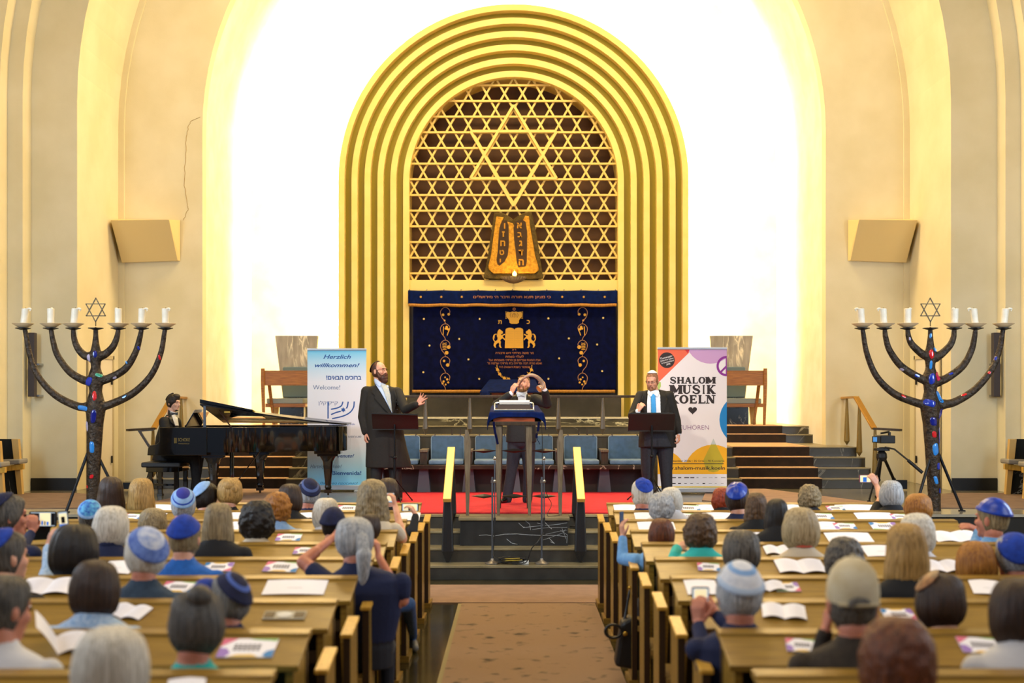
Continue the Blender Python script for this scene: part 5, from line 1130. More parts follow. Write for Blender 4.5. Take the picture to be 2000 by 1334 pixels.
# ================================================================ marble thrones with wooden book desks, on the platform
def throne(s, lab, lab2):
    Yt = 23.0; cx = s * (1004 - 573) * 23.0 / F * -1 * -1
    cx = s * 431 * Yt / F; zb = 1.575
    def q(px, py, Y=Yt): v = W(px, py, Y); return (v.x if s < 0 else -v.x, v.z)
    t = thing('marble_throne', lab, 'chair', (cx, Yt, zb))
    mb = MB(); mb.prism([q(531, 654), q(616, 654), q(602, 829), q(553, 829)], Yt + .30, Yt + .40); mb.build('backrest', marble('throne_marble', '#9a9078', '#d9cfae', .35, 2.4, .03, stretch=(2.5, 1, .5), base2='#7d745c', cover=.45), t, False, .008)
    mb = MB(); mb.prism(round_rect(*[*q(548, 776), *q(597, 716)][:2], q(597, 716)[0], q(597, 716)[1], .03) if s < 0 else round_rect(q(597, 776)[0], q(597, 776)[1], q(548, 716)[0], q(548, 716)[1], .03), Yt + .20, Yt + .28); mb.build('back_cushion', M('slate_cushion', '#5b6c72', .8), t, False, .015)
    xs = sorted((q(526, 0)[0], q(596, 0)[0])); mb = MB(); mb.box((xs[0], Yt - .25, q(0, 788)[1]), (xs[1], Yt + .30, q(0, 778)[1])); mb.build('seat_cushion', M('slate_cushion_top', '#8f9a94', .8), t, False, .015)
    mb = MB(); mb.box((xs[0] - .02, Yt - .27, q(0, 795)[1]), (xs[1] + .05, Yt + .30, q(0, 788)[1])); mb.build('seat_board', oak, t)
    xs = sorted((q(549, 0)[0], q(596, 0)[0])); mb = MB(); mb.box((xs[0], Yt - .15, zb), (xs[1], Yt + .30, q(0, 795)[1])); mb.build('pedestal', black_marble, t)
    mb = MB(); xa = q(530, 0)[0]; mb.prism([(xa - .05, zb), (xa + .05, zb), (xa + .09, 2.0), (xa - .01, 2.0)] if s < 0 else [(xa - .05, zb), (xa + .05, zb), (xa + .01, 2.0), (xa - .09, 2.0)], Yt + .3, Yt + .36); mb.build('side_post', M('pale_oak', '#c9a35c', .5), t)
    # desk
    Yd = 22.45
    def q2(px, py): v = W(px, py, Yd); return (v.x if s < 0 else -v.x, v.z)
    t2 = thing('book_desk', lab2, 'desk', (cx, Yd, zb))
    xs = sorted((q2(517, 0)[0], q2(628, 0)[0])); mb = MB(); mb.box((xs[0], Yd - .02, q2(0, 753)[1]), (xs[1], Yd + .03, q2(0, 726)[1]), 0); mb.build('front_panel', oak, t2, False, .006)
    mb = MB(); z = q2(0, 726)[1]; mb.add([(xs[0], Yd - .02, z), (xs[1], Yd - .02, z), (xs[1], Yd + .30, z - .05), (xs[0], Yd + .30, z - .05), (xs[0], Yd - .02, z + .02), (xs[1], Yd - .02, z + .02), (xs[1], Yd + .30, z - .03), (xs[0], Yd + .30, z - .03)], [(3, 2, 1, 0), (4, 5, 6, 7), (0, 1, 5, 4), (1, 2, 6, 5), (2, 3, 7, 6), (3, 0, 4, 7)]); mb.build('top', oak, t2)
    for pa, pb_, yy in ((514, 516, Yd), (628, 626, Yd)):
        xa, xb_ = q2(pa, 0)[0], q2(pb_, 0)[0]; sg = 1 if xb_ > xa else -1
        mb = MB(); mb.loft([(xb_, yy - .03, zb, .022, .03, .5), (xa, yy - .03, z - .2, .035, .035, .5), (xa, yy - .03, z + .06, .032, .035, .5)], 12); mb.build('leg', oak, t2)
        mb = MB(); mb.loft([(xb_ + sg * .13, yy + .28, zb, .02, .03, .5), (xa + sg * .03, yy + .28, z - .04, .035, .03, .5)], 12); mb.build('leg', oak, t2)
throne(-1, 'marble backed throne with grey cushions behind the welcome banner', 'oak book desk in front of the marble throne behind the welcome banner')
throne(1, 'marble backed throne with grey cushions behind the festival banner', 'oak book desk in front of the marble throne behind the festival banner')

# ================================================================ stone side seats, wall speakers
def sideseat(s, pxl, Y, lab):
    # pxl: photo x of the seat's inner end (mirrored for the other side)
    def q(px, py): v = W(px, py, Y); return (v.x if s < 0 else -v.x, v.z)
    t = thing('stone_side_seat', lab, 'seat', (q(pxl - 20, 0)[0], Y, ST), 0, 'black stone seats by the side walls')
    pal = M('pale_oak'); d = lambda dx: q(pxl + dx, 0)[0]; z = lambda h: ST + h
    sg = 1 if s < 0 else -1
    xa = d(0)
    def pris(P, y0, y1, nm, m, bev=.004): mb = MB(); mb.prism([(xa - sg * a, ST + h_) for a, h_ in P], y0, y1); return mb.build(nm, m, t, False, bev)
    pris([(.06, 0), (.13, 0), (.22, .82), (.12, .82)], Y - .30, Y - .22, 'end_post', pal)
    pris([(.13, 0), (.60, 0), (.60, .42), (.18, .42)], Y - .27, Y - .23, 'side_slab', black_marble)
    pris([(.20, .50), (.62, .50), (.62, .82), (.235, .82)], Y - .24, Y - .18, 'backrest', black_marble)
    pris([(.02, .38), (.40, .34), (.40, .42), (.02, .46)], Y - .36, Y - .30, 'seat_rail', brass_wood)
    pris([(.05, .46), (.42, .44), (.42, .52), (.05, .53)], Y - .42, Y - .10, 'seat_cushion', M('stone_grey_cushion', '#8f8a80', .8), .02)
    return t
for s, w1, w2 in ((-1, 'at the menorah beside the piano', 'left'), (1, 'at the menorah beside the video camera', 'right')):
    sideseat(s, 67, 18.3, 'black stone and oak seat %s, nearer the ark' % w1)
    sideseat(s, 33, 17.5, 'black stone and oak seat %s, nearer the audience' % w1)
    # column loudspeaker on the wall
    Y = 18.7; v0, v1 = W(57, 775, Y), W(70, 650, Y); xs = sorted((v0.x, v1.x)) if s < 0 else sorted((-v0.x, -v1.x))
    t = thing('column_loudspeaker', 'slim dark column loudspeaker on the wall behind the menorah %s' % ('beside the piano' if s < 0 else 'beside the video camera'), 'loudspeaker', (sum(xs) / 2, Y, v0.z))
    MB().box((xs[0], Y - .06, v0.z), (xs[1], Y + .05, v1.z)).build('cabinet', M('speaker_brown', '#3b302e', .5), t, False, .008)
    mb = MB(); xo = xs[1] if s < 0 else xs[0] - .0
    for zz in (v0.z + .0, v0.z + .48): mb.box((sum(xs) / 2 - .02, Y + .04, zz), (sum(xs) / 2 + .09, Y + .20, zz + .03))
    mb.build('wall_bracket', steel, t)
    # cream wall boxes
    Y = 20.87
    A = [(216, 430), (328, 428), (346, 508), (238, 512)]; Bk = [(352, 430), (352, 510)]
    def q(px, py, Y=Y): v = W(px, py, Y); return Vector((v.x if s < 0 else -v.x, v.y, v.z))
    yf = 20.30
    f = [q(216, 430, yf), q(330, 429, yf), q(347, 509, 20.8), q(238, 513, 20.8)]; bk = [q(230, 428, 20.89), q(352, 430, 20.89), q(352, 510, 20.89), q(238, 513, 20.89)]
    mb = MB(); mb.add(f + bk, [(0, 1, 2, 3), (7, 6, 5, 4), (0, 4, 5, 1), (1, 5, 6, 2), (2, 6, 7, 3), (3, 7, 4, 0)])
    tag(mb.build('wall_box', M('cream_panel', '#e9cf90', .5), None, False, .006), 'slanted cream metal box high on the wall above the %s' % ('pianist' if s < 0 else 'video camera'), 'wall box')
# ================================================================ pews
Y0, DY = 4.74, .83
def rowY(k): return Y0 + DY * k
def make_pew(s, xe):
    side = 'left' if s < 0 else 'right'
    t = thing('pew', 'x', 'pew', (0, 0, 0), 0, 'wooden pews %s of the aisle' % side)
    def bx(mb, x0, x1, y0, y1, z0, z1, mi=0): xa, xb = sorted((s * x0, s * x1)); mb.box((xa, y0, z0), (xb, y1, z1), mi)
    dk = M('pew_dark', '#4b3718', .5, col2='#3a2a10', scale=4)
    mb = MB(); bx(mb, .935, xe, -.035, -.0, .08, 1.03); mb.build('backrest', dk, t)
    mb = MB(); xs = [.917, xe]; xa, xb = sorted((s * xs[0], s * xs[1]))
    mb.prism([(-.35, .93), (-.35, .957), (-.085, 1.030), (-.085, 1.043), (0.012, 1.05), (.012, 1.02), (-.085, 1.005)], xa, xb, 'X'); mb.build('desk', pew_wood, t, False, .003)
    mb = MB(); bx(mb, .94, xe - .02, -.30, -.03, .78, .80); bx(mb, .94, xe - .02, -.31, -.295, .78, .84); mb.build('book_shelf', dk, t)
    mb = MB(); xa, xb = sorted((s * .94, s * .975)); mb.prism([(-.33, .93), (-.33, .72), (-.16, .2), (-.16, 0), (-.035, 0), (-.035, 1.0)], xa, xb, 'X'); mb.build('desk_support', pew_wood, t, False, .003)
    mb = MB(); bx(mb, .895, xe, .0, .42, .40, .44); bx(mb, .895, xe, .38, .42, .30, .40); mb.build('seat', M('pew_seat', '#8a6b30', .4), t, False, .004)
    xa, xb = sorted((s * .852, s * .892))
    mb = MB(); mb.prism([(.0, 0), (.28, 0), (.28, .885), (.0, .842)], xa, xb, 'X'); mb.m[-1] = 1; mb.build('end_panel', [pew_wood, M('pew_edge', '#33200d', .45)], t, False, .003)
    xa, xb = sorted((s * .842, s * .905))
    mb = MB(); mb.prism([(-.01, .842), (.29, .887), (.29, .908), (-.01, .863)], xa, xb, 'X'); mb.build('armrest', brass_wood, t, False, .004)
    xa, xb = sorted((s * (xe - .01), s * (xe + .03)))
    mb = MB(); mb.prism([(-.30, .2), (-.1, .0), (.28, 0), (.28, .885), (-.0, 1.0), (-.33, .93)], xa, xb, 'X'); mb.build('end_panel', pew_wood, t, False, .003)
    mb = MB(); bx(mb, .83, .90, -.02, .30, 0, .05); mb.build('plinth', pew_wood, t)
    return t
ORD = ['front', 'second', 'third', 'fourth', 'fifth', 'sixth', 'seventh', 'eighth', 'ninth', 'tenth', 'eleventh']
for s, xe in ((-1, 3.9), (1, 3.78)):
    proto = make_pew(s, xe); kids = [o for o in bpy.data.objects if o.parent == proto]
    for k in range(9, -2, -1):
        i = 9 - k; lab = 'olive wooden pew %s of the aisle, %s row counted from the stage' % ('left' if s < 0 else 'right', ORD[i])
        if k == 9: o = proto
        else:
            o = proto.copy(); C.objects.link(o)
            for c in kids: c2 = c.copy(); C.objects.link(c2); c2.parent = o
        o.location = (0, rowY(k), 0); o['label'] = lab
# ================================================================ papers on the desks
def desk_point(px, py, k):
    """meet the line of sight with the sloping desk of row k"""
    Yk = rowY(k); dx, dz = (px - CX) / F, -(py - CY) / F
    # desk plane: from (Yk-.085,1.043) to (Yk-.35,.957)
    m = (.957 - 1.030) / (-.265); b = 1.030 - m * (Yk - .085)
    Y = (b - EH) / (dz - m); return Vector((dx * Y, Y, m * Y + b)), m
def sheet_xf(px, py, k, rz, lift=.003):
    p, m = desk_point(px, py, k); Yk = rowY(k)
    p.y = min(p.y, Yk - .18); p.y = max(p.y, Yk - .26); p.x = (px - CX) / F * p.y; p.z = 1.030 + m * (p.y - (Yk - .085)) + lift
    return Matrix.Translation(p) @ Matrix.Rotation(math.atan(m), 4, 'X') @ Matrix.Rotation(math.radians(rz), 4, 'Z')
pink, purp, yell, blu, gre = M('print_pink', '#dd6f8e', .6), M('print_purple', '#9a78c4', .6), M('print_yellow', '#e8c062', .6), M('print_blue', '#2d7fc0', .6), M('print_green', '#86b56a', .6)
greyt = M('print_grey', '#8a8a92', .7)
def leaf(mb, w, h, bend=0.0, x0=0, tilt=0.0, n=8, t_=.0015):
    """a page with a slight bend, closed with thickness"""
    vs = []
    for lv in (0, t_):
        for i in range(n + 1):
            u = i / n; x = x0 + w * u; z = bend * math.sin(PI * u) + tilt * u * abs(w) + lv
            vs += [(x, -h / 2, z), (x, h / 2, z)]
    o = 2 * (n + 1); fs = []
    for i in range(n): a = 2 * i; fs += [(a + 1, a + 3, a + 2, a), (o + a, o + a + 2, o + a + 3, o + a + 1), (a, a + 2, o + a + 2, o + a), (a + 3, a + 1, o + a + 1, o + a + 3)]
    fs += [(0, o, o + 1, 1), (2 * n + 1, o + 2 * n + 1, o + 2 * n, 2 * n)]
    mb.add(vs, fs)
def lines(mb, x0, x1, ys, z):
    for y in ys: mb.add([(x0, y, z), (x1, y, z), (x1, y + .003, z), (x0, y + .003, z)], [(0, 1, 2, 3)])
def paper(kind, px, py, k, wpx, lab, rz=0):
    Yk = rowY(k) - .2; w = wpx * Yk / F; M4 = sheet_xf(px, py, k, rz); grp = {'s': 'white sheets on the pew desks', 'b': 'open white booklets on the pew desks', 'p': 'colourful programmes on the pew desks'}[kind]
    nm = {'s': 'paper_sheet', 'b': 'open_booklet', 'p': 'programme'}[kind]
    t = thing(nm, lab, {'s': 'paper', 'b': 'booklet', 'p': 'programme'}[kind], (0, 0, 0), 0, grp)
    t.matrix_basis = M4; h = min(.20, max(.12, w * .72)) if kind != 's' else .20
    if kind == 's':
        w = max(w, .14); mb = MB(); leaf(mb, w, h, .004, -w / 2); mb.build('page', white_paper, t, True, 0, True)
        mb = MB(); lines(mb, -w * .12, w * .12, (-.02,), .0062); mb.build('print', greyt, t, False, 0, True)
    elif kind == 'b':
        w = max(w, .2)
        for sgn in (-1, 1):
            up = 'raised page' in lab and sgn < 0; mb = MB(); leaf(mb, sgn * w * (.30 if up else .5), h, .014, 0, 1.9 if up else .03, 8, .004); mb.build('page', white_paper, t, True, 0, True, True)
        for sgn in ((1,) if 'raised page' in lab else (-1, 1)):
            mb = MB()
            for y in np.arange(-h * .35, h * .36, .018): x0_, x1_ = sorted((sgn * w * .10, sgn * w * .40)); mb.add([(x0_, y, .0215), (x1_, y, .0215), (x1_, y + .002, .0215), (x0_, y + .002, .0215)], [(0, 1, 2, 3)])
            mb.build('print', M('print_faint', '#c4c2cc', .8), t, False, 0, True)
    else:
        w = max(w, .14); mb = MB(); leaf(mb, w, h, 0, -w / 2, 0, 2, .004); mb.build('cover', white_paper, t, False, 0, True)
        X, H = w / 2, h / 2; z = .0046
        for nm2, m_, P in (('pink_corner', pink, [(-X, H), (-X * .45, H), (-X, H * .1)]), ('green_corner', gre, [(-X * .1, H), (X, H), (X * .95, H * .72), (X * .2, H * .86)]), ('purple_shape', purp, [(-X, H * .0), (-X * .72, -H * .1), (-X * .55, -H * .6), (-X * .7, -H), (-X, -H)]), ('yellow_shape', yell, [(-X * .6, -H), (-X * .3, -H * .72), (X * .25, -H * .7), (X * .5, -H)]), ('blue_shape', blu, [(X, -H * .15), (X * .72, -H * .4), (X * .62, -H * .8), (X * .75, -H), (X, -H)])):
            MB().add([(x, y, z) for x, y in P], [tuple(range(len(P)))]).build(nm2, m_, t, False, 0, True)
        mb = MB()
        for a, b in ((.34, .18), (.10, -.06), (-.14, -.3)):
            n_ = 6
            for i in range(n_): x0_ = -X * .5 + i * X / n_; mb.add([(x0_, a * H, z + .0006), (x0_ + X / n_ * .72, a * H, z + .0006), (x0_ + X / n_ * .72, b * H, z + .0006), (x0_, b * H, z + .0006)], [(0, 1, 2, 3)])
        mb.build('title_print', M('print_dark', '#4a4652', .7), t, False, 0, True)
PAPERS = [
 # left block
 ('b', 93, 1142, 3, 105, 'open white booklet beside the man with navy skullcap at the far left', 0),
 ('b', 250, 1186, 2, 75, 'open white booklet right of the dark bob in a checked shirt', -14),
 ('s', 14, 1186, 2, 45, 'white sheet at the left border, beside the man in a white shirt', -16),
 ('b', 112, 1258, 1, 112, 'open white booklet with one raised page, above the man in white shirt', 22),
 ('s', 232, 1102, 4, 62, 'white page right of the dark bob that holds up a phone', -4),
 ('p', 350, 1140, 3, 66, 'colourful programme right of the man with white and blue skullcap', -4),
 ('s', 306, 987, 9, 62, 'white sheet in the front row behind the blonde head', 0),
 ('p', 258, 1001, 8, 38, 'lilac programme between the sunglasses woman and the blonde streaked head', 0),
 ('s', 297, 1004, 8, 46, 'white sheet right under the blonde streaked head', -8),
 ('p', 426, 1107, 4, 56, 'blue and green programme right of the man in the blue shirt', 180),
 ('p', 564, 1045, 6, 48, 'colourful programme right of the black curly head', 0),
 ('p', 597, 1071, 5, 46, 'colourful programme left of the ponytail woman with raised arms', 0),
 ('p', 550, 1103, 4, 66, 'colourful programme above the large white sheet, left of the navy sleeve', -4),
 ('s', 577, 1146, 3, 120, 'large plain white sheet on the left pew by the ponytail woman', 0),
 ('p', 484, 1268, 1, 108, 'colourful programme right of the woman in the teal collar', 0),
 ('s', 362, 1325, 0, 60, 'white leaflet on the lowest visible left desk', 10),
 ('s', 456, 1001, 8, 42, 'white sheet below the blonde updo', 0),
 ('s', 459, 1021, 7, 46, 'white sheet above the long grey blonde hair', 0),
 ('s', 605, 1003, 8, 44, 'white sheet below the man with striped navy skullcap', 0),
 ('p', 680, 991, 9, 44, 'colourful programme in the front row left of the wavy blonde hair', 0),
 ('s', 800, 1003, 8, 40, 'white sheet behind the phone at the aisle end of the left pews', 0),
 # right block
 ('s', 1222, 991, 9, 46, 'white sheet in the front row at the aisle, left of the royal blue skullcap', 0),
 ('s', 1257, 1008, 8, 34, 'white sheet left of the grey curly head at the aisle', 0),
 ('s', 1282, 1026, 7, 72, 'white sheet under the grey curly head at the aisle', 0),
 ('p', 1345, 991, 9, 44, 'front row programme right of the white blonde head', 0),
 ('s', 1382, 989, 9, 40, 'front row white sheet left of the orange haired head', 0),
 ('p', 1340, 1007, 8, 46, 'programme on the second right pew, right of the white blonde head', 0),
 ('s', 1402, 1007, 8, 60, 'white sheet left of the suited man with the satin skullcap', 0),
 ('s', 1476, 1045, 6, 62, 'white sheet below the brown wavy hair', 0),
 ('b', 1521, 1070, 5, 54, 'open booklet left of the short blonde hair', 0),
 ('s', 1550, 987, 9, 26, 'white sheet left of the curly brown and grey head', 0),
 ('p', 1604, 1004, 8, 46, 'programme right of the curly brown and grey head', 0),
 ('s', 1614, 1024, 7, 44, 'white sheet above the short blonde hair', 0),
 ('b', 1563, 1102, 4, 92, 'open booklet under the short blonde hair', 0),
 ('p', 1384, 1102, 4, 42, 'programme left of the dark grey haired man', -4),
 ('s', 1370, 1142, 3, 62, 'white sheet left of the white skullcap with the raised phone', 0),
 ('b', 1498, 1140, 3, 42, 'open booklet right of the white skullcap', 4),
 ('p', 1537, 1146, 3, 46, 'yellow programme right of the open booklet near the white skullcap', 180),
 ('b', 1531, 1192, 2, 84, 'wide open booklet right of the man filming with his phone', -8),
 ('p', 1568, 1252, 1, 64, 'programme left of the man with the beige cap', -8),
 ('s', 1672, 989, 9, 76, 'white sheet in the front row right of the curly brown and grey head', 0),
 ('p', 1632, 989, 9, 34, 'front row programme right of the curly brown and grey head', 0),
 ('s', 1708, 1006, 8, 72, 'white sheet left of the ginger short hair, second row', 0),
 ('p', 1757, 1006, 8, 34, 'programme directly left of the ginger short hair', 0),
 ('p', 1650, 1025, 7, 42, 'programme on the third right pew, left of the yellow one', 0),
 ('p', 1727, 1027, 7, 52, 'yellow and lilac programme on the third right pew', 180),
 ('s', 1658, 1047, 6, 88, 'white sheet above the dark grey curls', 0),
 ('b', 1866, 1045, 6, 88, 'large open booklet in front of the man in the light blue shirt', 4),
 ('s', 1719, 1071, 5, 64, 'white sheet above the long blonde hair', 0),
 ('b', 1841, 1101, 4, 72, 'open booklet between the long blonde and the ginger bob', 0),
 ('s', 1926, 1142, 3, 58, 'white leaflet left of the dark hair at the right border', -10),
 ('p', 1755, 1202, 2, 60, 'programme left of the balding brown head', 180),
 ('p', 1921, 1260, 1, 92, 'programme above the dark hair and white shirt at the right border', -6),
]
for a in PAPERS: paper(*a[:6], a[6])
# the raised page of one booklet, a silver rosary-like card on a desk
bk = thing('folded_card', 'grey printed card with an oval badge on the left desk below the large white sheet', 'card', (0, 0, 0)); bk.matrix_basis = sheet_xf(556, 1204, 2, 0)
mb = MB(); leaf(mb, .21, .09, 0, -.105, 0, 2, .006); mb.build('card', M('card_grey', '#a9a393', .4), bk, False, 0, True)
mb = MB(); mb.lathe([(0, .0065), (.038, .0065), (.038, .009), (0, .009)], (0, 0, 0), 20, 0, 1, .8); mb.build('badge', M('card_pale', '#d6d4cc', .4), bk, False, 0, True)
mb = MB(); mb.box((-.10, -.03, .006), (-.05, .03, .0085)); mb.box((.05, -.03, .006), (.10, .03, .0085)); mb.build('photo_print', M('card_brown', '#5c4a30', .5), bk, False, 0, True)
# ================================================================ people
def xform_prims(mb, start, M4): mb.v[start:] = [tuple(M4 @ Vector(p)) for p in mb.v[start:]]
def head_prims(mb, c, R, s=1.0, mi=0, detail=True):
    """skull, face and ears round the head centre c; R turns local -Y (the face) and Z (up) into place"""
    st = len(mb.v); b = mb.ball
    b((0, .012, .035), (.074, .094, .085), n=20, m=14, mi=mi); b((0, -.012, -.02), (.066, .078, .085), n=18, m=12, mi=mi)
    b((0, -.040, -.075), (.046, .045, .038), n=14, m=9, mi=mi); b((0, -.072, -.092), (.022, .018, .018), mi=mi)
    if detail:
        mb.rcone((0, -.086, .015), (0, -.102, -.022), .008, .0115, 10, mi); b((-.010, -.092, -.028), (.008, .009, .007), mi=mi); b((.010, -.092, -.028), (.008, .009, .007), mi=mi)
        b((0, -.083, .030), (.048, .012, .010), mi=mi); b((0, -.084, -.052), (.024, .014, .006), mi=mi); b((0, -.084, -.063), (.020, .013, .007), mi=mi)
        for q in (-1, 1): b((q * .040, -.062, -.02), (.022, .022, .024), mi=mi)
    for q in (-1, 1): b((q * .077, .008, -.005), (.010, .020, .032), mi=mi)
    M4 = Matrix.Translation(c) @ R.to_4x4() @ Matrix.Scale(s, 4); xform_prims(mb, st, M4); return M4
def Rz(a, pitch=0, roll=0): return (Matrix.Rotation(math.radians(a), 3, 'Z') @ Matrix.Rotation(math.radians(pitch), 3, 'X') @ Matrix.Rotation(math.radians(roll), 3, 'Y'))
def hand_prims(mb, wrist, d, nrm, curl=.3, spread=.12, s=1.0, thumb=1, mi=0, curls=None):
    """palm, four bent fingers and a thumb; d = fingers' direction, nrm = out of the back of the hand"""
    d = Vector(d).normalized(); nrm = Vector(nrm); nrm = (nrm - d * nrm.dot(d)).normalized(); sd = d.cross(nrm) * thumb; w = Vector(wrist)
    P = lambda a, b, c: w + (d * a + sd * b + nrm * c) * s
    for b0, b1 in ((-.012, -.030), (-.004, -.010), (.004, .010), (.012, .028)): mb.rcone(P(.005, b0, 0), P(.082, b1, .002), .0150 * s, .0118 * s, 10, mi)
    for i, (b, L) in enumerate(((.030, .070), (.0105, .080), (-.0105, .074), (-.031, .058))):
        cl = curls[i] if curls else curl; a = 0.0; p = P(.086, b, .0); an = (b / .03) * spread; rr = [.0096, .0088, .0080, .0070]
        for j, f in enumerate((.42, .33, .25)):
            a += cl * (1.0 if j else .8); dd = (d * math.cos(a) - nrm * math.sin(a)) * math.cos(an) + sd * math.sin(an); q = p + dd * L * f * s * 1.0
            mb.rcone(p, q, rr[j] * s, rr[j + 1] * s, 8, mi); p = q
    p0, p1, p2, p3 = P(.012, .022, -.006), P(.042, .046, -.014), P(.066, .060, -.022), P(.088, .062, -.030)
    mb.rcone(p0, p1, .0145 * s, .0115 * s, 8, mi); mb.rcone(p1, p2, .0112 * s, .0098 * s, 8, mi); mb.rcone(p2, p3, .0098 * s, .0085 * s, 8, mi)
def prof_interp(P, t):
    n = len(P)
    for i in range(n - 1):
        if t <= P[i + 1][0]:
            a, b = P[i], P[i + 1]; p, q = P[max(0, i - 1)], P[min(n - 1, i + 2)]; k = (t - a[0]) / (b[0] - a[0]); h = b[0] - a[0]; out = []
            for x in range(len(a)):
                ma = (b[x] - p[x]) / max(1e-6, b[0] - p[0]) * h; mb_ = (q[x] - a[x]) / max(1e-6, q[0] - a[0]) * h
                out.append((2 * k ** 3 - 3 * k * k + 1) * a[x] + (k ** 3 - 2 * k * k + k) * ma + (3 * k * k - 2 * k ** 3) * b[x] + (k ** 3 - k * k) * mb_)
            return out
    return list(P[-1])
def prof_old(P, t):
    for a, b in zip(P[:-1], P[1:]):
        if t <= b[0]:
            k = (t - a[0]) / (b[0] - a[0]); k = k * k * (3 - 2 * k) * .5 + k * .5; return [x + (y - x) * k for x, y in zip(a, b)]
    return list(P[-1])
# hair profiles: (t, z, rx, r back, r front); local head frame, face at -Y
HAIR = {
 'short': [(0, .128, .004, .004, .004), (.10, .122, .038, .048, .040), (.25, .095, .070, .088, .080), (.45, .050, .083, .108, .080), (.65, .0, .087, .110, .070), (.85, -.045, .076, .094, .030), (1, -.078, .052, .062, .02)],
 'crew': [(0, .123, .004, .004, .004), (.10, .118, .036, .046, .038), (.25, .092, .068, .086, .078), (.45, .048, .080, .105, .078), (.65, .0, .079, .104, .060), (.85, -.045, .072, .090, .025), (1, -.075, .052, .066, .02)],
 'bob': [(0, .140, .004, .004, .004), (.10, .132, .050, .060, .050), (.25, .102, .087, .102, .088), (.42, .045, .108, .122, .098), (.6, -.015, .117, .124, .060), (.8, -.075, .109, .108, .040), (.93, -.112, .086, .080, .03), (1, -.124, .060, .052, .02)],
 'long': [(0, .134, .004, .004, .004), (.08, .126, .044, .052, .045), (.2, .095, .078, .094, .083), (.33, .045, .092, .112, .090), (.48, -.03, .100, .115, .050), (.66, -.12, .108, .112, .01), (.85, -.22, .110, .105, -.01), (.96, -.29, .095, .085, -.02), (1, -.30, .075, .070, -.02)],
 'afro': [(0, .155, .004, .004, .004), (.10, .146, .052, .060, .052), (.25, .112, .092, .105, .092), (.42, .055, .115, .130, .105), (.62, -.01, .122, .134, .070), (.8, -.07, .112, .116, .040), (1, -.125, .06, .070, .03)],
 'fringe': [(0, .050, .074, .090, .02), (.15, .055, .080, .103, .03), (.4, .02, .085, .110, .05), (.7, -.03, .082, .105, .03), (1, -.085, .055, .072, .02)],
}
def hair_mesh(mb, style, seed, curl=0.0, groove=.0035, n=110, m=48, wide=1.0, drop=1.0, mi=0):
    P = HAIR[style]; r = random.Random(seed); ph = [(r.randint(7, 13), r.uniform(0, 6), r.uniform(-16, 16)), (r.randint(17, 27), r.uniform(0, 6), r.uniform(-25, 25)), (r.randint(31, 47), r.uniform(0, 6), r.uniform(-30, 30))]
    vs = []; fs = []; off = Vector((r.uniform(-50, 50), r.uniform(-50, 50), 0))
    for j in range(m + 1):
        t, z, rx, rb, rf = prof_interp(P, j / m)
        if z < 0: z *= drop
        rx *= wide
        for k in range(n):
            a = 2 * PI * k / n; ca, sa = math.cos(a), math.sin(a)
            ry = rb if sa > 0 else rf; q = Vector((rx * ca, ry * sa, z))
            g = sum(math.sin(f * a + p + w * z) for f, p, w in ph) / 3 * groove * min(1, j / 6)
            if curl:
                nv = noise.noise(q * 26 + off) + .6 * noise.noise(q * 52 + off); g = g * .3 + curl * nv
            else: g += .004 * noise.noise(q * 14 + off)
            k_ = 1 + g / max(.02, math.hypot(q.x, q.y)); q = Vector((q.x * k_, q.y * k_, q.z + (g * .7 if j < m * .25 else (g * 1.2 if j > m * .9 else 0)))); vs.append(q)
    for j in range(m):
        for k in range(n): fs.append((j * n + k, j * n + (k + 1) % n, (j + 1) * n + (k + 1) % n, (j + 1) * n + k))
    fs += [tuple(range(n - 1, -1, -1)), tuple(m * n + k for k in range(n))]
    mb.add(vs, fs, mi)
def hair_mat(c1, c2, sc=1.0):
    return M('hair_' + c1[1:] + c2[1:], c1, .5, col2=c2, scale=40, stretch=(3.2, 3.2, .18), contrast=(.34, .68), bump=.4, bscale=70)
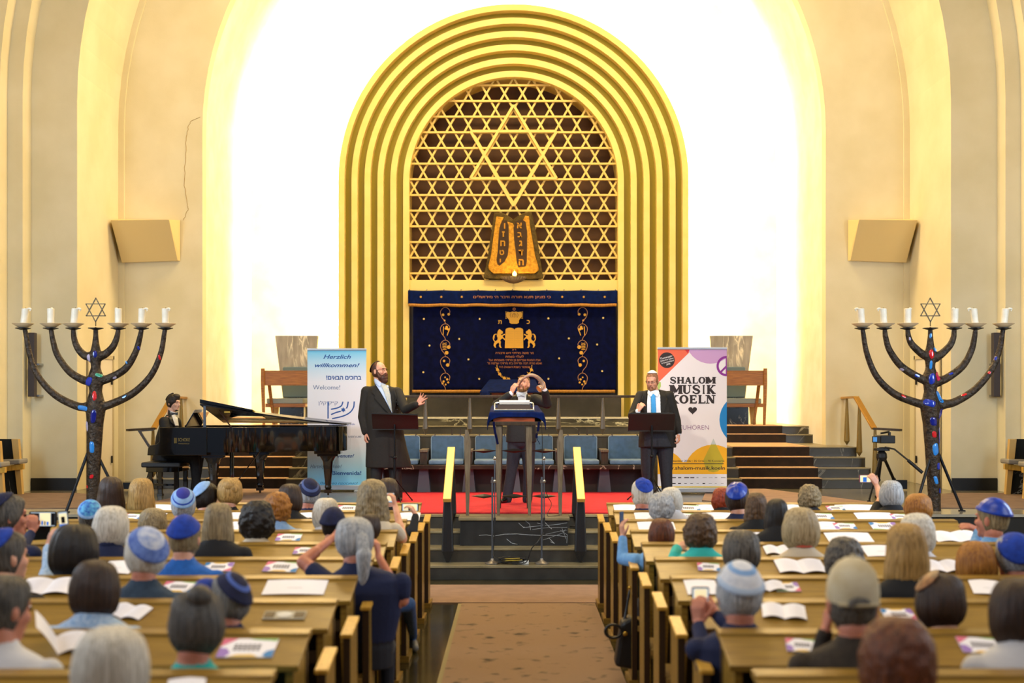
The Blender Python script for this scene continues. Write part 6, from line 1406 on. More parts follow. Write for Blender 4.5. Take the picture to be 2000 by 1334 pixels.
def kippah(parent, M4, cols, ctr=None, r=1.0, ang=50, tilt=(34, 0), rough=.8, seams=0, name='skullcap', rad=(.094, .115, .128)):
    """round cap lying on the crown; cols: (upto fraction, material)"""
    n, m = 40, 12; vs = []; fs = []; mi = []; R = Matrix.Rotation(math.radians(-tilt[0]), 3, 'X') @ Matrix.Rotation(math.radians(tilt[1]), 3, 'Y')
    for lay, rr in ((0, r), (1, r - .04)):
        for j in range(m + 1):
            t = math.radians(ang) * j / m
            for k in range(n):
                a = 2 * PI * k / n; g = (1 - (.03 * abs(math.cos(seams * a / 2)) ** 8 * min(1, j / 3) if seams else 0)) * rr * (1.03 if j in (m, m - 1) else 1.0 + .02 * math.cos(t * 1.5))
                d = R @ Vector((math.sin(t) * math.cos(a), math.sin(t) * math.sin(a), math.cos(t))); vs.append(Vector((d.x * rad[0] * g, .010 + d.y * rad[1] * g, .004 + d.z * rad[2] * g)))
    o = n * (m + 1)
    for j in range(m):
        for k in range(n):
            a, b, c, d = j * n + k, j * n + (k + 1) % n, (j + 1) * n + (k + 1) % n, (j + 1) * n + k; fr = (j + .5) / m
            q = next(i for i, (u, _) in enumerate(cols) if fr <= u)
            fs.append((a, d, c, b)); mi.append(q); fs.append((o + a, o + b, o + c, o + d)); mi.append(q)
    for k in range(n): a, b = m * n + k, m * n + (k + 1) % n; fs.append((a, o + a, o + b, b)); mi.append(len(cols) - 1)
    vs = [M4 @ v for v in vs]; me = bpy.data.meshes.new(name); me.from_pydata(vs, [], fs); me.update()
    for _, c in cols: me.materials.append(c)
    me.polygons.foreach_set('material_index', mi); b = bmesh.new(); b.from_mesh(me); bmesh.ops.recalc_face_normals(b, faces=b.faces); b.to_mesh(me); b.free()
    o_ = link_mesh(name, me, parent, None, False); me.polygons.foreach_set('use_smooth', [True] * len(me.polygons)); return o_
def fabric(nm, c, c2=None): return M('cloth_' + nm, c, .85, col2=c2 or c, scale=30, bump=.12, bscale=50)
HEADM = {}
def seated(px, py, Y, w, lab, hair, hc, cloth, skin=0, yaw=0, pitch=0, seed=1, kip=None, arms=None, wide=1.0, drop=1.0, curl=0, lean=0.0, extra=None, sh=1.0, legs=True, collar=None, roll=0):
    """a listener in the pews seen from behind; local frame has the face at -Y so R turns it round to the stage"""
    k = Y / F; p = W(px, py, Y); base = {'short': .086, 'crew': .08, 'bob': .115, 'long': .104, 'afro': .12, 'fringe': .084, 'none': .079}[hair]
    s = min(1.22, max(.84, w * k / 2 / (base * wide))); sk = [skin_l, skin_d][skin]
    hcz = p.z + {'short': -.012, 'crew': -.012, 'bob': .0, 'long': .08 * drop, 'afro': -.01, 'fringe': .01, 'none': -.01}[hair] * s
    c = Vector((p.x, Y, hcz)); t = thing('person', lab, 'person', (p.x, Y, 0), 0, None)
    R = Rz(180 + yaw, pitch, roll); mb = MB(); M4 = head_prims(mb, c, R, s, 0, True)
    nb = c + Vector((-.01 * math.sin(math.radians(yaw)), -.035, -.10 * s)); tx = p.x - lean; ny = Y - .04
    zs = c.z - .128 * s     # shoulder line
    mb.rcone(nb, (tx * .3 + p.x * .7, ny, zs + .06), .050 * s, .054 * s, 14, 0)
    mb.loft([(tx, ny + .04, .455, .165, .13), (tx, ny + .03, .58, .172, .13), (tx, ny + .03, .63, .165, .125)], 20, 2); rings = [(tx, ny + .03, .62, .178, .13), (tx, ny + .01, .78, .18 * sh, .125), (tx, ny, zs - .14, .195 * sh, .125), (tx, ny, zs - .07, .195 * sh, .110), (tx * .8 + p.x * .2, ny, zs - .025, .145 * sh, .090), (p.x * .7 + tx * .3, ny, zs + .008, .092, .076), (p.x * .8 + tx * .2, ny, zs + .034, .070, .064), (p.x * .8 + tx * .2, ny, zs + .036, .02, .02)]
    mb.loft(rings, 24, 1)
    armset = arms or []
    done = {a[0] for a in armset}
    for q in (-1, 1):
        if q in done: continue
        S = Vector((tx + q * .185 * sh, ny, zs - .085)); E_ = S + Vector((q * .05, .03, -.26)); H = S + Vector((q * -.03, .24, -.30))
        mb.rcone(S, E_, .056, .046, 12, 1); mb.rcone(E_, H, .044, .034, 12, 1); mb.ball(H + Vector((-q * .02, .04, 0)), (.035, .05, .022), mi=0)
    fine = False
    for a in armset:   # (side, elbow (px,py,Y), wrist (px,py,Y), sleeve: 'long'|'short', hand dir, back-of-hand normal, curl, thumb)
        q, el, wr, sl, hd, hn, cu, th = a[:8]; S = Vector((tx + q * .185 * sh, ny, zs - .085)); E_, H = W(*el), W(*wr)
        if q == 0: S = Vector((tx, ny + .1, zs - .1))
        if sl == 'long': mb.rcone(S, E_, .056, .046, 12, 1); mb.rcone(E_, E_.lerp(H, .88), .045, .034, 12, 1)
        else: mb.rcone(S, S.lerp(E_, .60), .060, .055, 12, 1); mb.rcone(S.lerp(E_, .62), E_, .045, .041, 12, 0); mb.rcone(E_, E_.lerp(H, .4), .042, .038, 12, 0)
        mb.rcone(E_.lerp(H, .3 if sl != 'long' else .8), H, .034 if sl != 'long' else .027, .024, 12, 0)
        hand_prims(mb, H, hd, hn, cu, .12, .95, th, 0); fine = True
    if legs:
        for q in (-1, 1):
            hp = Vector((tx + q * .09, ny + .04, .53)); kn = Vector((tx + q * .10, Y + .34, .52)); ft = Vector((tx + q * .10, Y + .30, .09))
            mb.rcone(hp, kn, .075, .055, 10, 2); mb.rcone(kn, ft, .052, .036, 10, 2); mb.rcone(ft + Vector((0, 0, -.045)), ft + Vector((0, .12, -.055)), .036, .03, 8, 3)
    dark = fabric('trousers_dark', '#1c1f2a')
    body = fuse(mb, 'body', [sk, cloth, dark, black_matt], t, .0075 if fine else .014, 3)
    if hair != 'none':
        hb = MB(); hair_mesh(hb, hair, seed, curl, .0035 if not curl else .003, wide=wide, drop=drop)
        if extra: extra(hb)
        hb.xf(M4); hb.build('hair', hc, t, True)
    mbx = MB()
    for q in (-1, 1): mbx.ball((q * .03, -.083, .008), (.012, .008, .007))
    mbx.xf(M4); 
    if abs(yaw) > 15: mbx.build('eyes', M('eye_dark', '#2a2018', .2), t, True)
    if collar: 
        cb = MB(); cb.lathe([(.062, 0), (.074, 0), (.066, .04), (.058, .04), (.062, 0)], ((tx + p.x) / 2, ny, zs + .03), 20); cb.build('collar', collar, t, True)
    for kk in ('man with brown', 'man with dark grey'):
        if lab.startswith(kk): HEADM[kk] = M4 @ Matrix.Diagonal((wide, 1, 1, 1))
    if kip:
        kip = dict(kip); kip.pop('ctr', None); kip.setdefault('rad', (.096 * max(1, wide), .119, .133)); kippah(t, M4, **kip)
    return t, M4, c
def phone(px, py, Y, wpx, hpx, lab, col='#0c0c0e', tilt=0, screen=None, name='mobile_phone', yawd=0):
    k = Y / F; c = W(px, py, Y); w, h = wpx * k, hpx * k; t = thing(name, lab, 'phone' if name == 'mobile_phone' else 'camera', c)
    R = Matrix.Translation(c) @ Matrix.Rotation(math.radians(yawd), 4, 'Z') @ Matrix.Rotation(math.radians(tilt), 4, 'Y')
    mb = MB(); mb.prism(round_rect(-w / 2, -h / 2, w / 2, h / 2, min(w, h) * .12), -.005, .005); mb.xf(R); mb.build('case', M('phone_' + col[1:], col, .35), t, False, .0015)
    if screen:
        mb = MB(); mb.prism(round_rect(-w * .44, -h * .44, w * .44, h * .44, .004), -.0062, -.0052); mb.xf(R); mb.build('screen', M('screen_light', '#10141c', .2, emit='#cfe0ee', estr=.75), t)
        mb = MB()
        for q in screen: x0, z0, x1, z1, m_ = q; 
        for i, (x0, z0, x1, z1, m_) in enumerate(screen): mb.prism([(x0 * w, z0 * h), (x1 * w, z0 * h), (x1 * w, z1 * h), (x0 * w, z1 * h)], -.0068 - i * .0003, -.0060, mi=m_)
        mb.xf(R); mb.build('screen_picture', [M('scr_dark', '#0a0c10', .3), M('scr_blue', '#1a60c0', .3, emit='#2a78d8', estr=.6), M('scr_warm', '#e8d8a0', .3, emit='#f2e4b8', estr=.7)], t)
    return t
royal = fabric('royal', '#123fae', '#0e3290'); navyk = fabric('navy_knit', '#131a44', '#0d1233'); lightbl = fabric('light_blue', '#8fb2e0', '#7ba2d4'); whitek = fabric('white', '#dfe2ea', '#cdd2de'); satin = M('royal_satin', '#0f43b8', .3, col2='#0b2f92', scale=18)
H_white = hair_mat('#ece6da', '#b3ab9a'); H_grey = hair_mat('#8e8a84', '#4e4c4a'); H_silver = hair_mat('#c6c6c6', '#7c8086'); H_dark = hair_mat('#1e130d', '#0e0907'); H_brown = hair_mat('#3d2414', '#21130a')
H_blonde = hair_mat('#c79e5a', '#80602c'); H_ash = hair_mat('#a8946c', '#5f4e34'); H_orange = hair_mat('#b87a24', '#7a4512'); H_red = hair_mat('#b0441a', '#6e1f0a'); H_auburn = hair_mat('#7d3f16', '#3c1c0c'); H_pepper = hair_mat('#6c655c', '#26221f'); H_mid = hair_mat('#6a4c2c', '#332213')
navy_c, blue_c, white_c, black_c, greyb_c = fabric('navy', '#141f46'), fabric('bright_blue', '#1e66c0', '#1a5aac'), fabric('white_shirt', '#d5d6dc'), fabric('black', '#121318'), fabric('grey_blue', '#33465a', '#293a4c')
lb_c = M('cloth_check', '#86a8d0', .85, col2='#b9cde4', scale=60, stretch=(1, 1, 1), bump=.1); teal_c = fabric('teal', '#2fb6b0'); jacket_c = fabric('dark_jacket', '#3a3026', '#2c241c'); cream_c = fabric('cream', '#cdbfa8'); sky_c = fabric('sky', '#74a8dc', '#6398cf')
def KP(base, **k): d = dict(cols=[(1.0, base)]); d.update(k); return d
def hY(k): return rowY(k) + .20
def bun(x=0, y=.03, z=.145, r=.045): return lambda hb: hb.ball((x, y, z), (r, r, r * .9), n=20, m=14)
def pony(hb):
    hb.rcone((0, .105, .03), (0, .135, -.05), .030, .034, 14); hb.rcone((0, .135, -.05), (0, .12, -.20), .040, .022, 14)
U, Dn = Vector((0, 0, 1)), Vector((0, -1, 0))
def A(side, el, wr, sl='long', hd=(0, .15, 1), hn=None, cu=.5, th=None):
    return (side, el, wr, sl, hd, hn or (side * .9, -.5, 0), cu, th if th is not None else 1)
# ---- left block
Y = hY
seated(16, 1006, Y(4), 62, 'man in a navy skullcap at the far left, filming with a large black phone', 'short', H_pepper, navy_c, 1, -55, 0, 1, KP(navyk), arms=[A(1, (40, 1075, Y(4) + .18), (62, 1040, Y(4) + .42), 'long', (.1, .1, 1), (.6, -.6, 0), .6), A(-1, (-8, 1080, Y(4) + .2), (44, 1042, Y(4) + .42), 'long', (.1, .1, 1), (-.4, -.8, 0), .6, -1)])
phone(84, 1014, Y(4) + .5, 54, 30, 'large black phone held crosswise by the man at the far left', screen=[(-.1, -.40, .28, .40, 2), (-.05, -.38, .02, -.10, 1), (.06, -.38, .10, -.12, 0), (.14, -.38, .22, -.15, 1), (-.44, -.4, -.12, .4, 0), (.30, -.4, .44, .4, 0)])
tag(MB().prism([W(56, 1028, Y(4) + .52).xz[:], W(100, 1024, Y(4) + .52).xz[:], W(92, 1054, Y(4) + .52).xz[:], W(58, 1056, Y(4) + .52).xz[:]], Y(4) + .52, Y(4) + .535).build('phone_cover_flap', M('flap', '#0e1a1c', .5), None, False, .002), 'open dark cover flap hanging below the large black phone', 'phone cover')
seated(145, 1078, Y(3), 98, 'person with a full dark brown bob holding a phone up with the left hand', 'bob', H_dark, lb_c, 0, 0, 4, 2, arms=[A(-1, (96, 1110, Y(3) + .18), (94, 1068, Y(3) + .34), 'long', (.35, .15, .9), (-.5, -.8, 0), .45)], wide=1.05)
phone(124, 1016, Y(3) + .45, 19, 36, 'upright phone held up above the dark brown bob on the left', tilt=-6, screen=[(-.40, -.20, .40, .36, 2), (-.2, -.16, .2, .2, 0), (-.40, -.42, .40, -.2, 1)])
seated(12, 1086, Y(2), 70, 'man in a navy skullcap and black jacket at the left edge, lower row', 'crew', H_pepper, black_c, 0, -38, 0, 3, KP(royal, ctr=(0, .04, .06)))
seated(6, 1186, Y(0), 92, 'man with dark hair and white shirt at the left edge near the bottom', 'crew', H_pepper, white_c, 1, -32, 8, 4, sh=1.1)
seated(217, 1030, Y(4), 70, 'woman with smooth white bob and navy collar', 'bob', H_white, navy_c, 0, 0, 0, 5, collar=navy_c)
seated(176, 1008, Y(6), 42, 'person in a blue tie-dyed skullcap left of the white bob', 'crew', H_pepper, white_c, 0, 12, 0, 6, dict(cols=[(.35, M('tie_dye', '#1d49b0', .8, col2='#5fb4e0', scale=30)), (.8, MATS['tie_dye']), (1, lightbl)], ang=58, ctr=(0, .03, .065)))
seated(217, 976, Y(8), 52, 'woman with dark brown hair and sunglasses pushed up, beside the menorah', 'long', H_brown, navy_c, 0, 8, 0, 7, drop=.6)
seated(276, 977, Y(8), 52, 'woman with streaked blonde straight hair below the piano bench', 'long', H_blonde, black_c, 0, 0, 0, 8, drop=.5)
seated(358, 986, Y(7), 54, 'grey haired man in a royal and light blue striped skullcap', 'short', H_silver, white_c, 1, 14, 0, 9, dict(cols=[(.5, fabric('purple_blue', '#2a2f8e')), (.72, lightbl), (.86, royal), (1, lightbl)], ang=60, ctr=(0, .035, .062)))
seated(402, 972, Y(8), 52, 'dark haired person in a tilted pale blue skullcap under the piano', 'short', H_dark, black_c, 0, -20, 8, 10, KP(lightbl, ctr=(0, .045, .055), tilt=(38, 14)))
seated(449, 962, Y(8), 50, 'woman with a blonde updo and black top under the piano', 'short', H_blonde, black_c, 0, 20, 0, 11, extra=lambda hb: (hb.ball((.01, .075, .07), (.05, .04, .045), n=18, m=12), hb.ball((-.02, .085, .045), (.04, .035, .04), n=18, m=12)), wide=1.12)
seated(299, 1026, Y(6), 58, 'person with short ash grey hair left of the blue-shirted man', 'short', H_ash, cream_c, 0, 0, 0, 12, curl=.004, wide=1.1)
seated(285, 1082, Y(2), 80, 'man in a white skullcap with blue rim and grey-blue sweater', 'short', H_white, greyb_c, 1, 16, 0, 13, dict(cols=[(.62, fabric('white_lace', '#c9cfe0', '#8fa0cc')), (1, fabric('blue_rim', '#6c86c8', '#4a64b0'))], ang=62, tilt=(34, -16), ctr=(0, .035, .06)), wide=1.08)
seated(186, 1152, Y(1), 96, 'person with a dark brown bob and blue checked shirt, second lowest row', 'bob', H_brown, lb_c, 0, 0, 6, 14, wide=1.0, sh=1.05)
seated(361, 1050, Y(3), 58, 'man in a royal blue skullcap and bright blue shirt', 'crew', H_ash, blue_c, 0, 0, 0, 15, KP(royal, ctr=(0, .02, .058), ang=64, tilt=(20, 0)), sh=1.1)
seated(426, 1034, Y(4), 60, 'woman with long ash blonde hair right of the blue-shirted man', 'long', H_ash, black_c, 0, 0, 0, 16, drop=.62)
seated(502, 1018, Y(5), 68, 'person with black curly hair in the middle of the left pews', 'afro', H_dark, cream_c, 0, 0, 0, 17, curl=.013)
seated(541, 993, Y(6), 54, 'person with ginger curly hair behind the black curls', 'afro', H_orange, lightbl, 0, 14, 0, 18, curl=.014)
seated(566, 975, Y(7), 50, 'person with straight dark hair left of the striped navy skullcap', 'bob', H_brown, black_c, 0, 0, 0, 19, drop=1.0)
seated(603, 964, Y(8), 42, 'grey haired man in a striped navy skullcap and navy jacket', 'short', H_silver, navy_c, 1, 22, 0, 20, dict(cols=[(.55, navyk), (.75, fabric('slate_band', '#4a5a8c')), (1, navyk)], ang=60, ctr=(0, .02, .062)))
seated(637, 1005, Y(6), 54, 'person with white blonde bob left of the wavy haired woman', 'bob', H_white, white_c, 0, -8, 0, 21)
seated(651, 1024, Y(5), 44, 'person in a dark navy cap in front of the ponytail woman', 'crew', H_dark, black_c, 0, 0, 0, 22, KP(navyk, ctr=(0, .01, .05), ang=80, tilt=(6, 0)))
seated(727, 990, Y(6), 72, 'woman with long wavy ash blonde hair holding a camera with the right hand', 'long', H_ash, cream_c, 0, 10, 0, 23, curl=.007, drop=.62, arms=[A(1, (786, 1052, Y(6) + .05), (772, 988, Y(6) + .35), 'short', (-.25, .1, 1), (.9, -.3, 0), .8)], wide=1.05)
phone(762, 972, Y(6) + .42, 18, 20, 'small silver compact camera raised by the wavy haired woman', '#4a4a4c', name='compact_camera', screen=[(-.3, -.3, .3, .3, 2)])
seated(757, 962, Y(8), 42, 'brown haired person filming with a phone at the aisle end of the left pews', 'short', H_brown, black_c, 0, 25, 0, 24, arms=[A(1, (806, 1040, Y(7) + .15), (812, 1006, Y(7) + .28), 'long', (-.5, .1, .8), (.9, -.3, 0), .7)], legs=False)
phone(801, 991, Y(7) + .33, 34, 15, 'phone held crosswise at the aisle end of the left pews', screen=[(-.38, -.4, .38, .4, 2), (-.1, -.4, .2, .1, 0)])
pt, M4p, cp_ = seated(692, 1054, Y(3) + .06, 74, 'woman with a grey ponytail and navy shirt raising both arms to take a picture', 'short', H_silver, navy_c, 1, 28, 0, 25, extra=pony, lean=-.07, sh=1.2, wide=1.12,
    arms=[A(1, (786, 1172, Y(3) + .02), (739, 1086, Y(3) + .28), 'short', (-.15, .2, 1), (.9, -.3, 0), .8), A(-1, (592, 1098, Y(3) + .12), (650, 1050, Y(3) + .40), 'short', (.6, .3, .6), (-.5, -.6, .5), .8)])
phone(705, 1052, Y(3) + .50, 44, 34, 'dark camera held in front of the face of the ponytail woman', name='photo_camera')
# leg of listeners sticking into the aisle
def aisle_leg(px, kY, shoe_px, lab, trou, Yf):
    t = thing('person', lab, 'person', (W(px, 0, kY).x, kY, 0)); mb = MB(); x = -.845; xf = (shoe_px[0] - CX) * Yf / F
    mb.loft([(x - .22, kY + .05, .46, .15, .12), (x - .22, kY + .03, .62, .16, .12), (x - .22, kY, .80, .15, .11), (x - .22, kY, .92, .10, .08), (x - .22, kY, .96, .05, .05)], 16, 1)
    mb.rcone((x - .22, kY + .05, 1.0), (x - .22, kY, .90), .045, .05, 10, 0); head_prims(mb, Vector((x - .22, kY + .08, 1.12)), Rz(180, 10), .9, 0)
    mb.rcone((x - .18, kY + .10, .55), (x + .04, kY + .34, .52), .075, .06, 12, 2); mb.rcone((x + .04, kY + .34, .52), (xf, Yf, .12), .058, .042, 12, 2)
    mb.rcone((xf, Yf + .03, .05), (xf + .03, Yf - .13, .04), .042, .034, 10, 3)
    mb.rcone((x - .26, kY + .10, .55), (x - .26, kY + .42, .50), .075, .06, 12, 2); mb.rcone((x - .26, kY + .42, .50), (x - .26, kY + .40, .1), .055, .04, 12, 2)
    fuse(mb, 'body', [skin_l, navy_c, trou, M('shoe_grey', '#6e6c68', .6)], t, .012, 3)
    hb = MB(); hair_mesh(hb, 'short', 5); hb.xf(Matrix.Translation(Vector((x - .22, kY + .08, 1.12))) @ Rz(180, 10).to_4x4() @ Matrix.Scale(.9, 4)); hb.build('hair', H_brown, t, True)
aisle_leg(810, rowY(5) + .12, (806, 1255), 'person in blue jeans stretching one leg with a grey shoe into the aisle', fabric('jeans', '#2a4a78', '#223d66'), 10.2)
seated(449, 1172, Y(1), 76, 'man in a navy knitted skullcap with grey hair, second lowest row', 'short', H_grey, navy_c, 1, 22, 0, 26, dict(cols=[(.45, navyk), (.6, fabric('knit_band', '#4a64b4')), (1, navyk)], ang=62, ctr=(-.02, .02, .06), tilt=(22, -22)))
seated(404, 1172, Y(1) + .05, 52, 'person in a plain blue skullcap half hidden behind the grey bun', 'crew', H_ash, navy_c, 0, 0, 0, 27, KP(royal, ang=60, ctr=(0, .02, .06)), legs=False)
seated(383, 1222, Y(0), 108, 'woman with a grey bun and teal collar in the second lowest row on the left', 'short', hair_mat('#5c5650', '#2c2a2a'), teal_c, 1, 24, 0, 28, extra=bun(0, .06, .118, .042), wide=1.05)
seated(217, 1302, Y(-1), 150, 'person with silky white hair at the bottom edge', 'bob', H_white, white_c, 0, 0, 0, 29, wide=1.15)
# ---- right block
seated(1254, 965, Y(8), 42, 'white haired man in a royal blue skullcap and navy jacket at the aisle', 'crew', H_white, navy_c, 1, 10, 0, 31, KP(royal, ang=44, seams=6))
seated(1292, 992, Y(7), 50, 'person with grey curly hair right of the royal blue skullcap', 'short', H_silver, white_c, 0, 0, 0, 32, curl=.008, wide=1.1)
seated(1311, 978, Y(7) + .25, 44, 'person with white blonde hair behind the grey curls', 'bob', H_white, white_c, 0, 0, 0, 33, legs=False)
seated(1292, 1043, Y(5), 50, 'red-brown haired person at the aisle holding up a phone in a blue sleeve', 'bob', H_auburn, sky_c, 0, 0, 0, 34, arms=[A(-1, (1216, 1092, Y(5) + .1), (1216, 1048, Y(5) + .2), 'long', (-.05, .1, 1), (-.9, -.3, 0), .5)])
phone(1214, 1018, Y(5) + .26, 11, 38, 'blue-grey phone held upright at the aisle by a hand in a blue sleeve', '#26466e', yawd=50)
seated(1368, 1040, Y(4), 64, 'woman with big brown curly hair resting her arm on the pew', 'afro', H_mid, teal_c, 0, 0, 0, 35, curl=.011, arms=[A(-1, (1318, 1088, Y(4)), (1322, 1070, Y(4) + .12), 'long', (.6, .3, .2), (0, -.4, .8), .5)])
seated(1410, 976, Y(8), 32, 'person with bright orange hair beside the satin skullcap', 'bob', H_red, black_c, 0, 0, 0, 36, curl=.006)
seated(1440, 974, Y(7), 46, 'brown haired man in a shiny royal blue satin skullcap and dark suit', 'short', H_brown, navy_c, 0, -16, 0, 37, KP(satin, ang=52, ctr=(0, .03, .062), seams=4))
seated(1477, 1000, Y(6), 46, 'person with wavy mid-brown hair right of the satin skullcap', 'long', H_mid, black_c, 0, 0, 0, 38, curl=.005, drop=.5)
seated(1517, 1015, Y(5), 48, 'person with smooth dark brown hair left of the short blonde hair', 'long', H_dark, black_c, 0, 0, 0, 39, drop=.55)
seated(1564, 1034, Y(4), 72, 'person with short layered blonde grey hair in the right pews', 'bob', hair_mat('#c9b48c', '#8a7550'), cream_c, 0, 0, 0, 40, collar=M('coral', '#c8553e', .8))
seated(1581, 972, Y(8), 44, 'person with tight brown and grey curls in the second right row', 'afro', H_ash, black_c, 0, 0, 0, 41, curl=.013)
seated(1448, 1080, Y(3), 76, 'man with full dark grey hair, directly in front of the pale skullcap', 'short', H_pepper, navy_c, 1, 0, 0, 42, wide=1.08)
seated(1443, 1158, Y(1), 90, 'man in a white and pale blue skullcap filming with a dark phone', 'short', H_silver, navy_c, 1, 8, 0, 43, dict(cols=[(.3, whitek), (.5, lightbl), (.8, whitek), (1, fabric('pale_rim', '#b4c6de'))], ang=68, ctr=(0, .02, .058), tilt=(16, 0)), arms=[A(-1, (1378, 1285, Y(1) + .05), (1363, 1218, Y(1) + .26), 'long', (.02, .1, 1), (-.5, -.8, 0), .5), A(1, (1450, 1245, Y(1) + .15), (1398, 1200, Y(1) + .30), 'long', (-.8, .1, .5), (.2, -.9, 0), .5)], sh=1.1)
phone(1368, 1168, Y(1) + .34, 34, 44, 'dark phone with bright screen held up by the man in the white skullcap', '#1a0a0c', screen=[(-.36, -.36, .36, .40, 2), (-.12, -.30, .12, .12, 0), (-.36, -.42, .36, -.26, 1)])
seated(1741, 966, Y(8), 46, 'grey haired person reaching out to film with a red phone, second right row', 'bob', H_silver, black_c, 0, -18, 0, 44, arms=[A(-1, (1722, 975, Y(8) + .15), (1712, 948, Y(8) + .35), 'short', (-.4, .1, .9), (.3, -.9, 0), .6)])
phone(1690, 935, Y(8) + .42, 24, 15, 'red phone held crosswise in front of the camera tripod', '#8c1420', screen=[(-.4, -.4, .4, .4, 2), (-.2, -.4, .1, .2, 1)])
seated(1793, 995, Y(7), 54, 'person with short ginger brown hair below the camera-side menorah', 'short', H_orange, cream_c, 0, 0, 0, 45, wide=1.15, curl=.004)
seated(1937, 1012, Y(5), 60, 'man in a royal blue skullcap and light blue shirt at the right end', 'crew', H_ash, sky_c, 1, 42, 0, 46, KP(satin, ang=70, ctr=(0, .02, .058), tilt=(10, 0)), arms=[A(-1, (1905, 1062, Y(5) + .1), (1912, 1035, Y(5) + .2), 'long', (-.9, .1, .3), (0, -.5, .8), .35)], sh=1.05)
seated(1791, 1044, Y(4), 70, 'woman with tousled white grey hair in the right pews', 'bob', H_white, white_c, 0, 0, 0, 47, curl=.006)
seated(1770, 1095, Y(2), 84, 'woman with long straight blonde hair in the right pews', 'long', H_blonde, black_c, 0, 0, 0, 48, drop=.62)
seated(1649, 1094, Y(3), 76, 'person with dark grey curls left of the long blonde hair', 'afro', H_pepper, black_c, 0, 0, 0, 49, curl=.009)
seated(1906, 1104, Y(3), 78, 'person with ginger brown bob right of the long blonde hair', 'bob', H_orange, black_c, 0, 0, 0, 50)
seated(1980, 1086, Y(3), 70, 'grey haired man in a blue skullcap at the right edge', 'short', H_silver, navy_c, 1, 24, 0, 51, KP(royal, ang=60, ctr=(0, .04, .058), tilt=(34, 20)), wide=1.1)
seated(1664, 1172, Y(0), 112, 'man in a beige baseball cap and dark jacket with hands at his cheeks', 'crew', H_pepper, jacket_c, 1, 0, 0, 52, sh=1.15, arms=[A(-1, (1600, 1290, Y(0) + .15), (1612, 1232, Y(0) + .12), 'long', (.25, .1, 1), (-.9, -.2, 0), .7, -1), A(1, (1735, 1290, Y(0) + .15), (1718, 1230, Y(0) + .12), 'long', (-.25, .1, 1), (.9, -.2, 0), .7)])
seated(1837, 1178, Y(1), 102, 'man with brown hair thinning at the crown, right of the beige cap', 'short', H_brown, black_c, 0, -14, 0, 53, wide=1.1)
seated(1988, 1196, Y(0), 112, 'person with heavy dark brown hair and white top at the right edge', 'bob', H_brown, white_c, 0, 0, 0, 54, drop=1.1)
seated(1752, 1292, Y(-1), 146, 'person with tousled dark brown hair at the bottom edge', 'afro', H_auburn, white_c, 0, 0, 0, 55, curl=.006, collar=white_c)
# the beige cap of the man, worn
capo = [o for o in bpy.data.objects if o.get('label', '').startswith('man in a beige baseball')][0]
p = W(1664, 1165, Y(0)); M4 = Matrix.Translation(p + Vector((0, 0, -.005))) @ Rz(180, 0).to_4x4() @ Matrix.Scale(1.16, 4)
mb = MB(); mb.lathe([(.098, -.028), (.101, .0), (.098, .035), (.085, .075), (.06, .105), (.03, .122), (.0, .127), (0, .12), (.08, .07), (.094, 0), (.094, -.028)], (0, .012, .018), 40, 0, .88, 1.08)
mb.lathe([(0, .128), (.010, .128), (.008, .134), (0, .134)], (0, .012, .018), 12); mb.xf(M4)
cm = M('beige_cap', '#cfc4a8', .85, col2='#bfae88', scale=12, bump=.1, bscale=60); mb.build('baseball_cap', cm, capo, True)
mb = MB(); vs = []; n = 16
for lay in (0, .004):
    for i in range(n + 1):
        a = math.radians(200 + 140 * i / n); vs.append((.086 * math.cos(a), .012 + .105 * math.sin(a), .012 + lay)); vs.append((.082 * math.cos(a), .012 + .18 * math.sin(a), -.004 + lay))
o = 2 * (n + 1); fs = []
for i in range(n): a = 2 * i; fs += [(a, a + 2, a + 3, a + 1), (o + a + 1, o + a + 3, o + a + 2, o + a), (a + 1, a + 3, o + a + 3, o + a + 1), (a + 2, a, o + a, o + a + 2)]
mb.add(vs, fs); mb.xf(M4); mb.build('cap_visor', cm, capo, True)
mb = MB(); mb.tube([Vector((.089 * math.cos(math.radians(a)), .018 + .109 * math.sin(math.radians(a)), -.018 + .012 * math.sin(math.radians(a * 1)))) for a in range(40, 145, 10)], .006, 8); mb.xf(M4); mb.build('cap_strap', M('cap_strap', '#b5a684', .8), capo, True)
mb = MB(); mb.ball((.006, .116, -.004), (.040, .014, .026), n=20, m=10); mb.xf(M4); mb.build('cap_opening', H_pepper, capo, True)
# bald crowns: a skin coloured patch of scalp showing through thinning hair
BALD = {'man with brown hair thinning': (HEADM['man with brown'], 30, (8, 34))}
for lab, off, r_ in (('man with brown hair thinning', (0.01, .0, .095), .042),):
    o = [x for x in bpy.data.objects if x.get('label', '').startswith(lab)][0]
    pp = BALD[lab]; kippah(o, pp[0], [(1, M('scalp', '#93603c', .45, col2='#5a3a24', scale=30))], ang=pp[1], tilt=pp[2], name='bald_spot', rad=(.0935, .1145, .1335))
# sunglasses pushed up
so_ = [x for x in bpy.data.objects if 'sunglasses pushed up' in x.get('label', '')][0]; p = W(217, 965, Y(8)); mb = MB()
for s in (-1, 1): mb.ball((p.x + s * .03, p.y + .05, p.z + .045), (.026, .012, .018)); mb.tube([(p.x + s * .06, p.y + .05, p.z + .045), (p.x + s * .09, p.y - .01, p.z + .02), (p.x + s * .092, p.y - .05, p.z - .01)], .003, 6)
mb.build('sunglasses', black_gloss, so_, True)
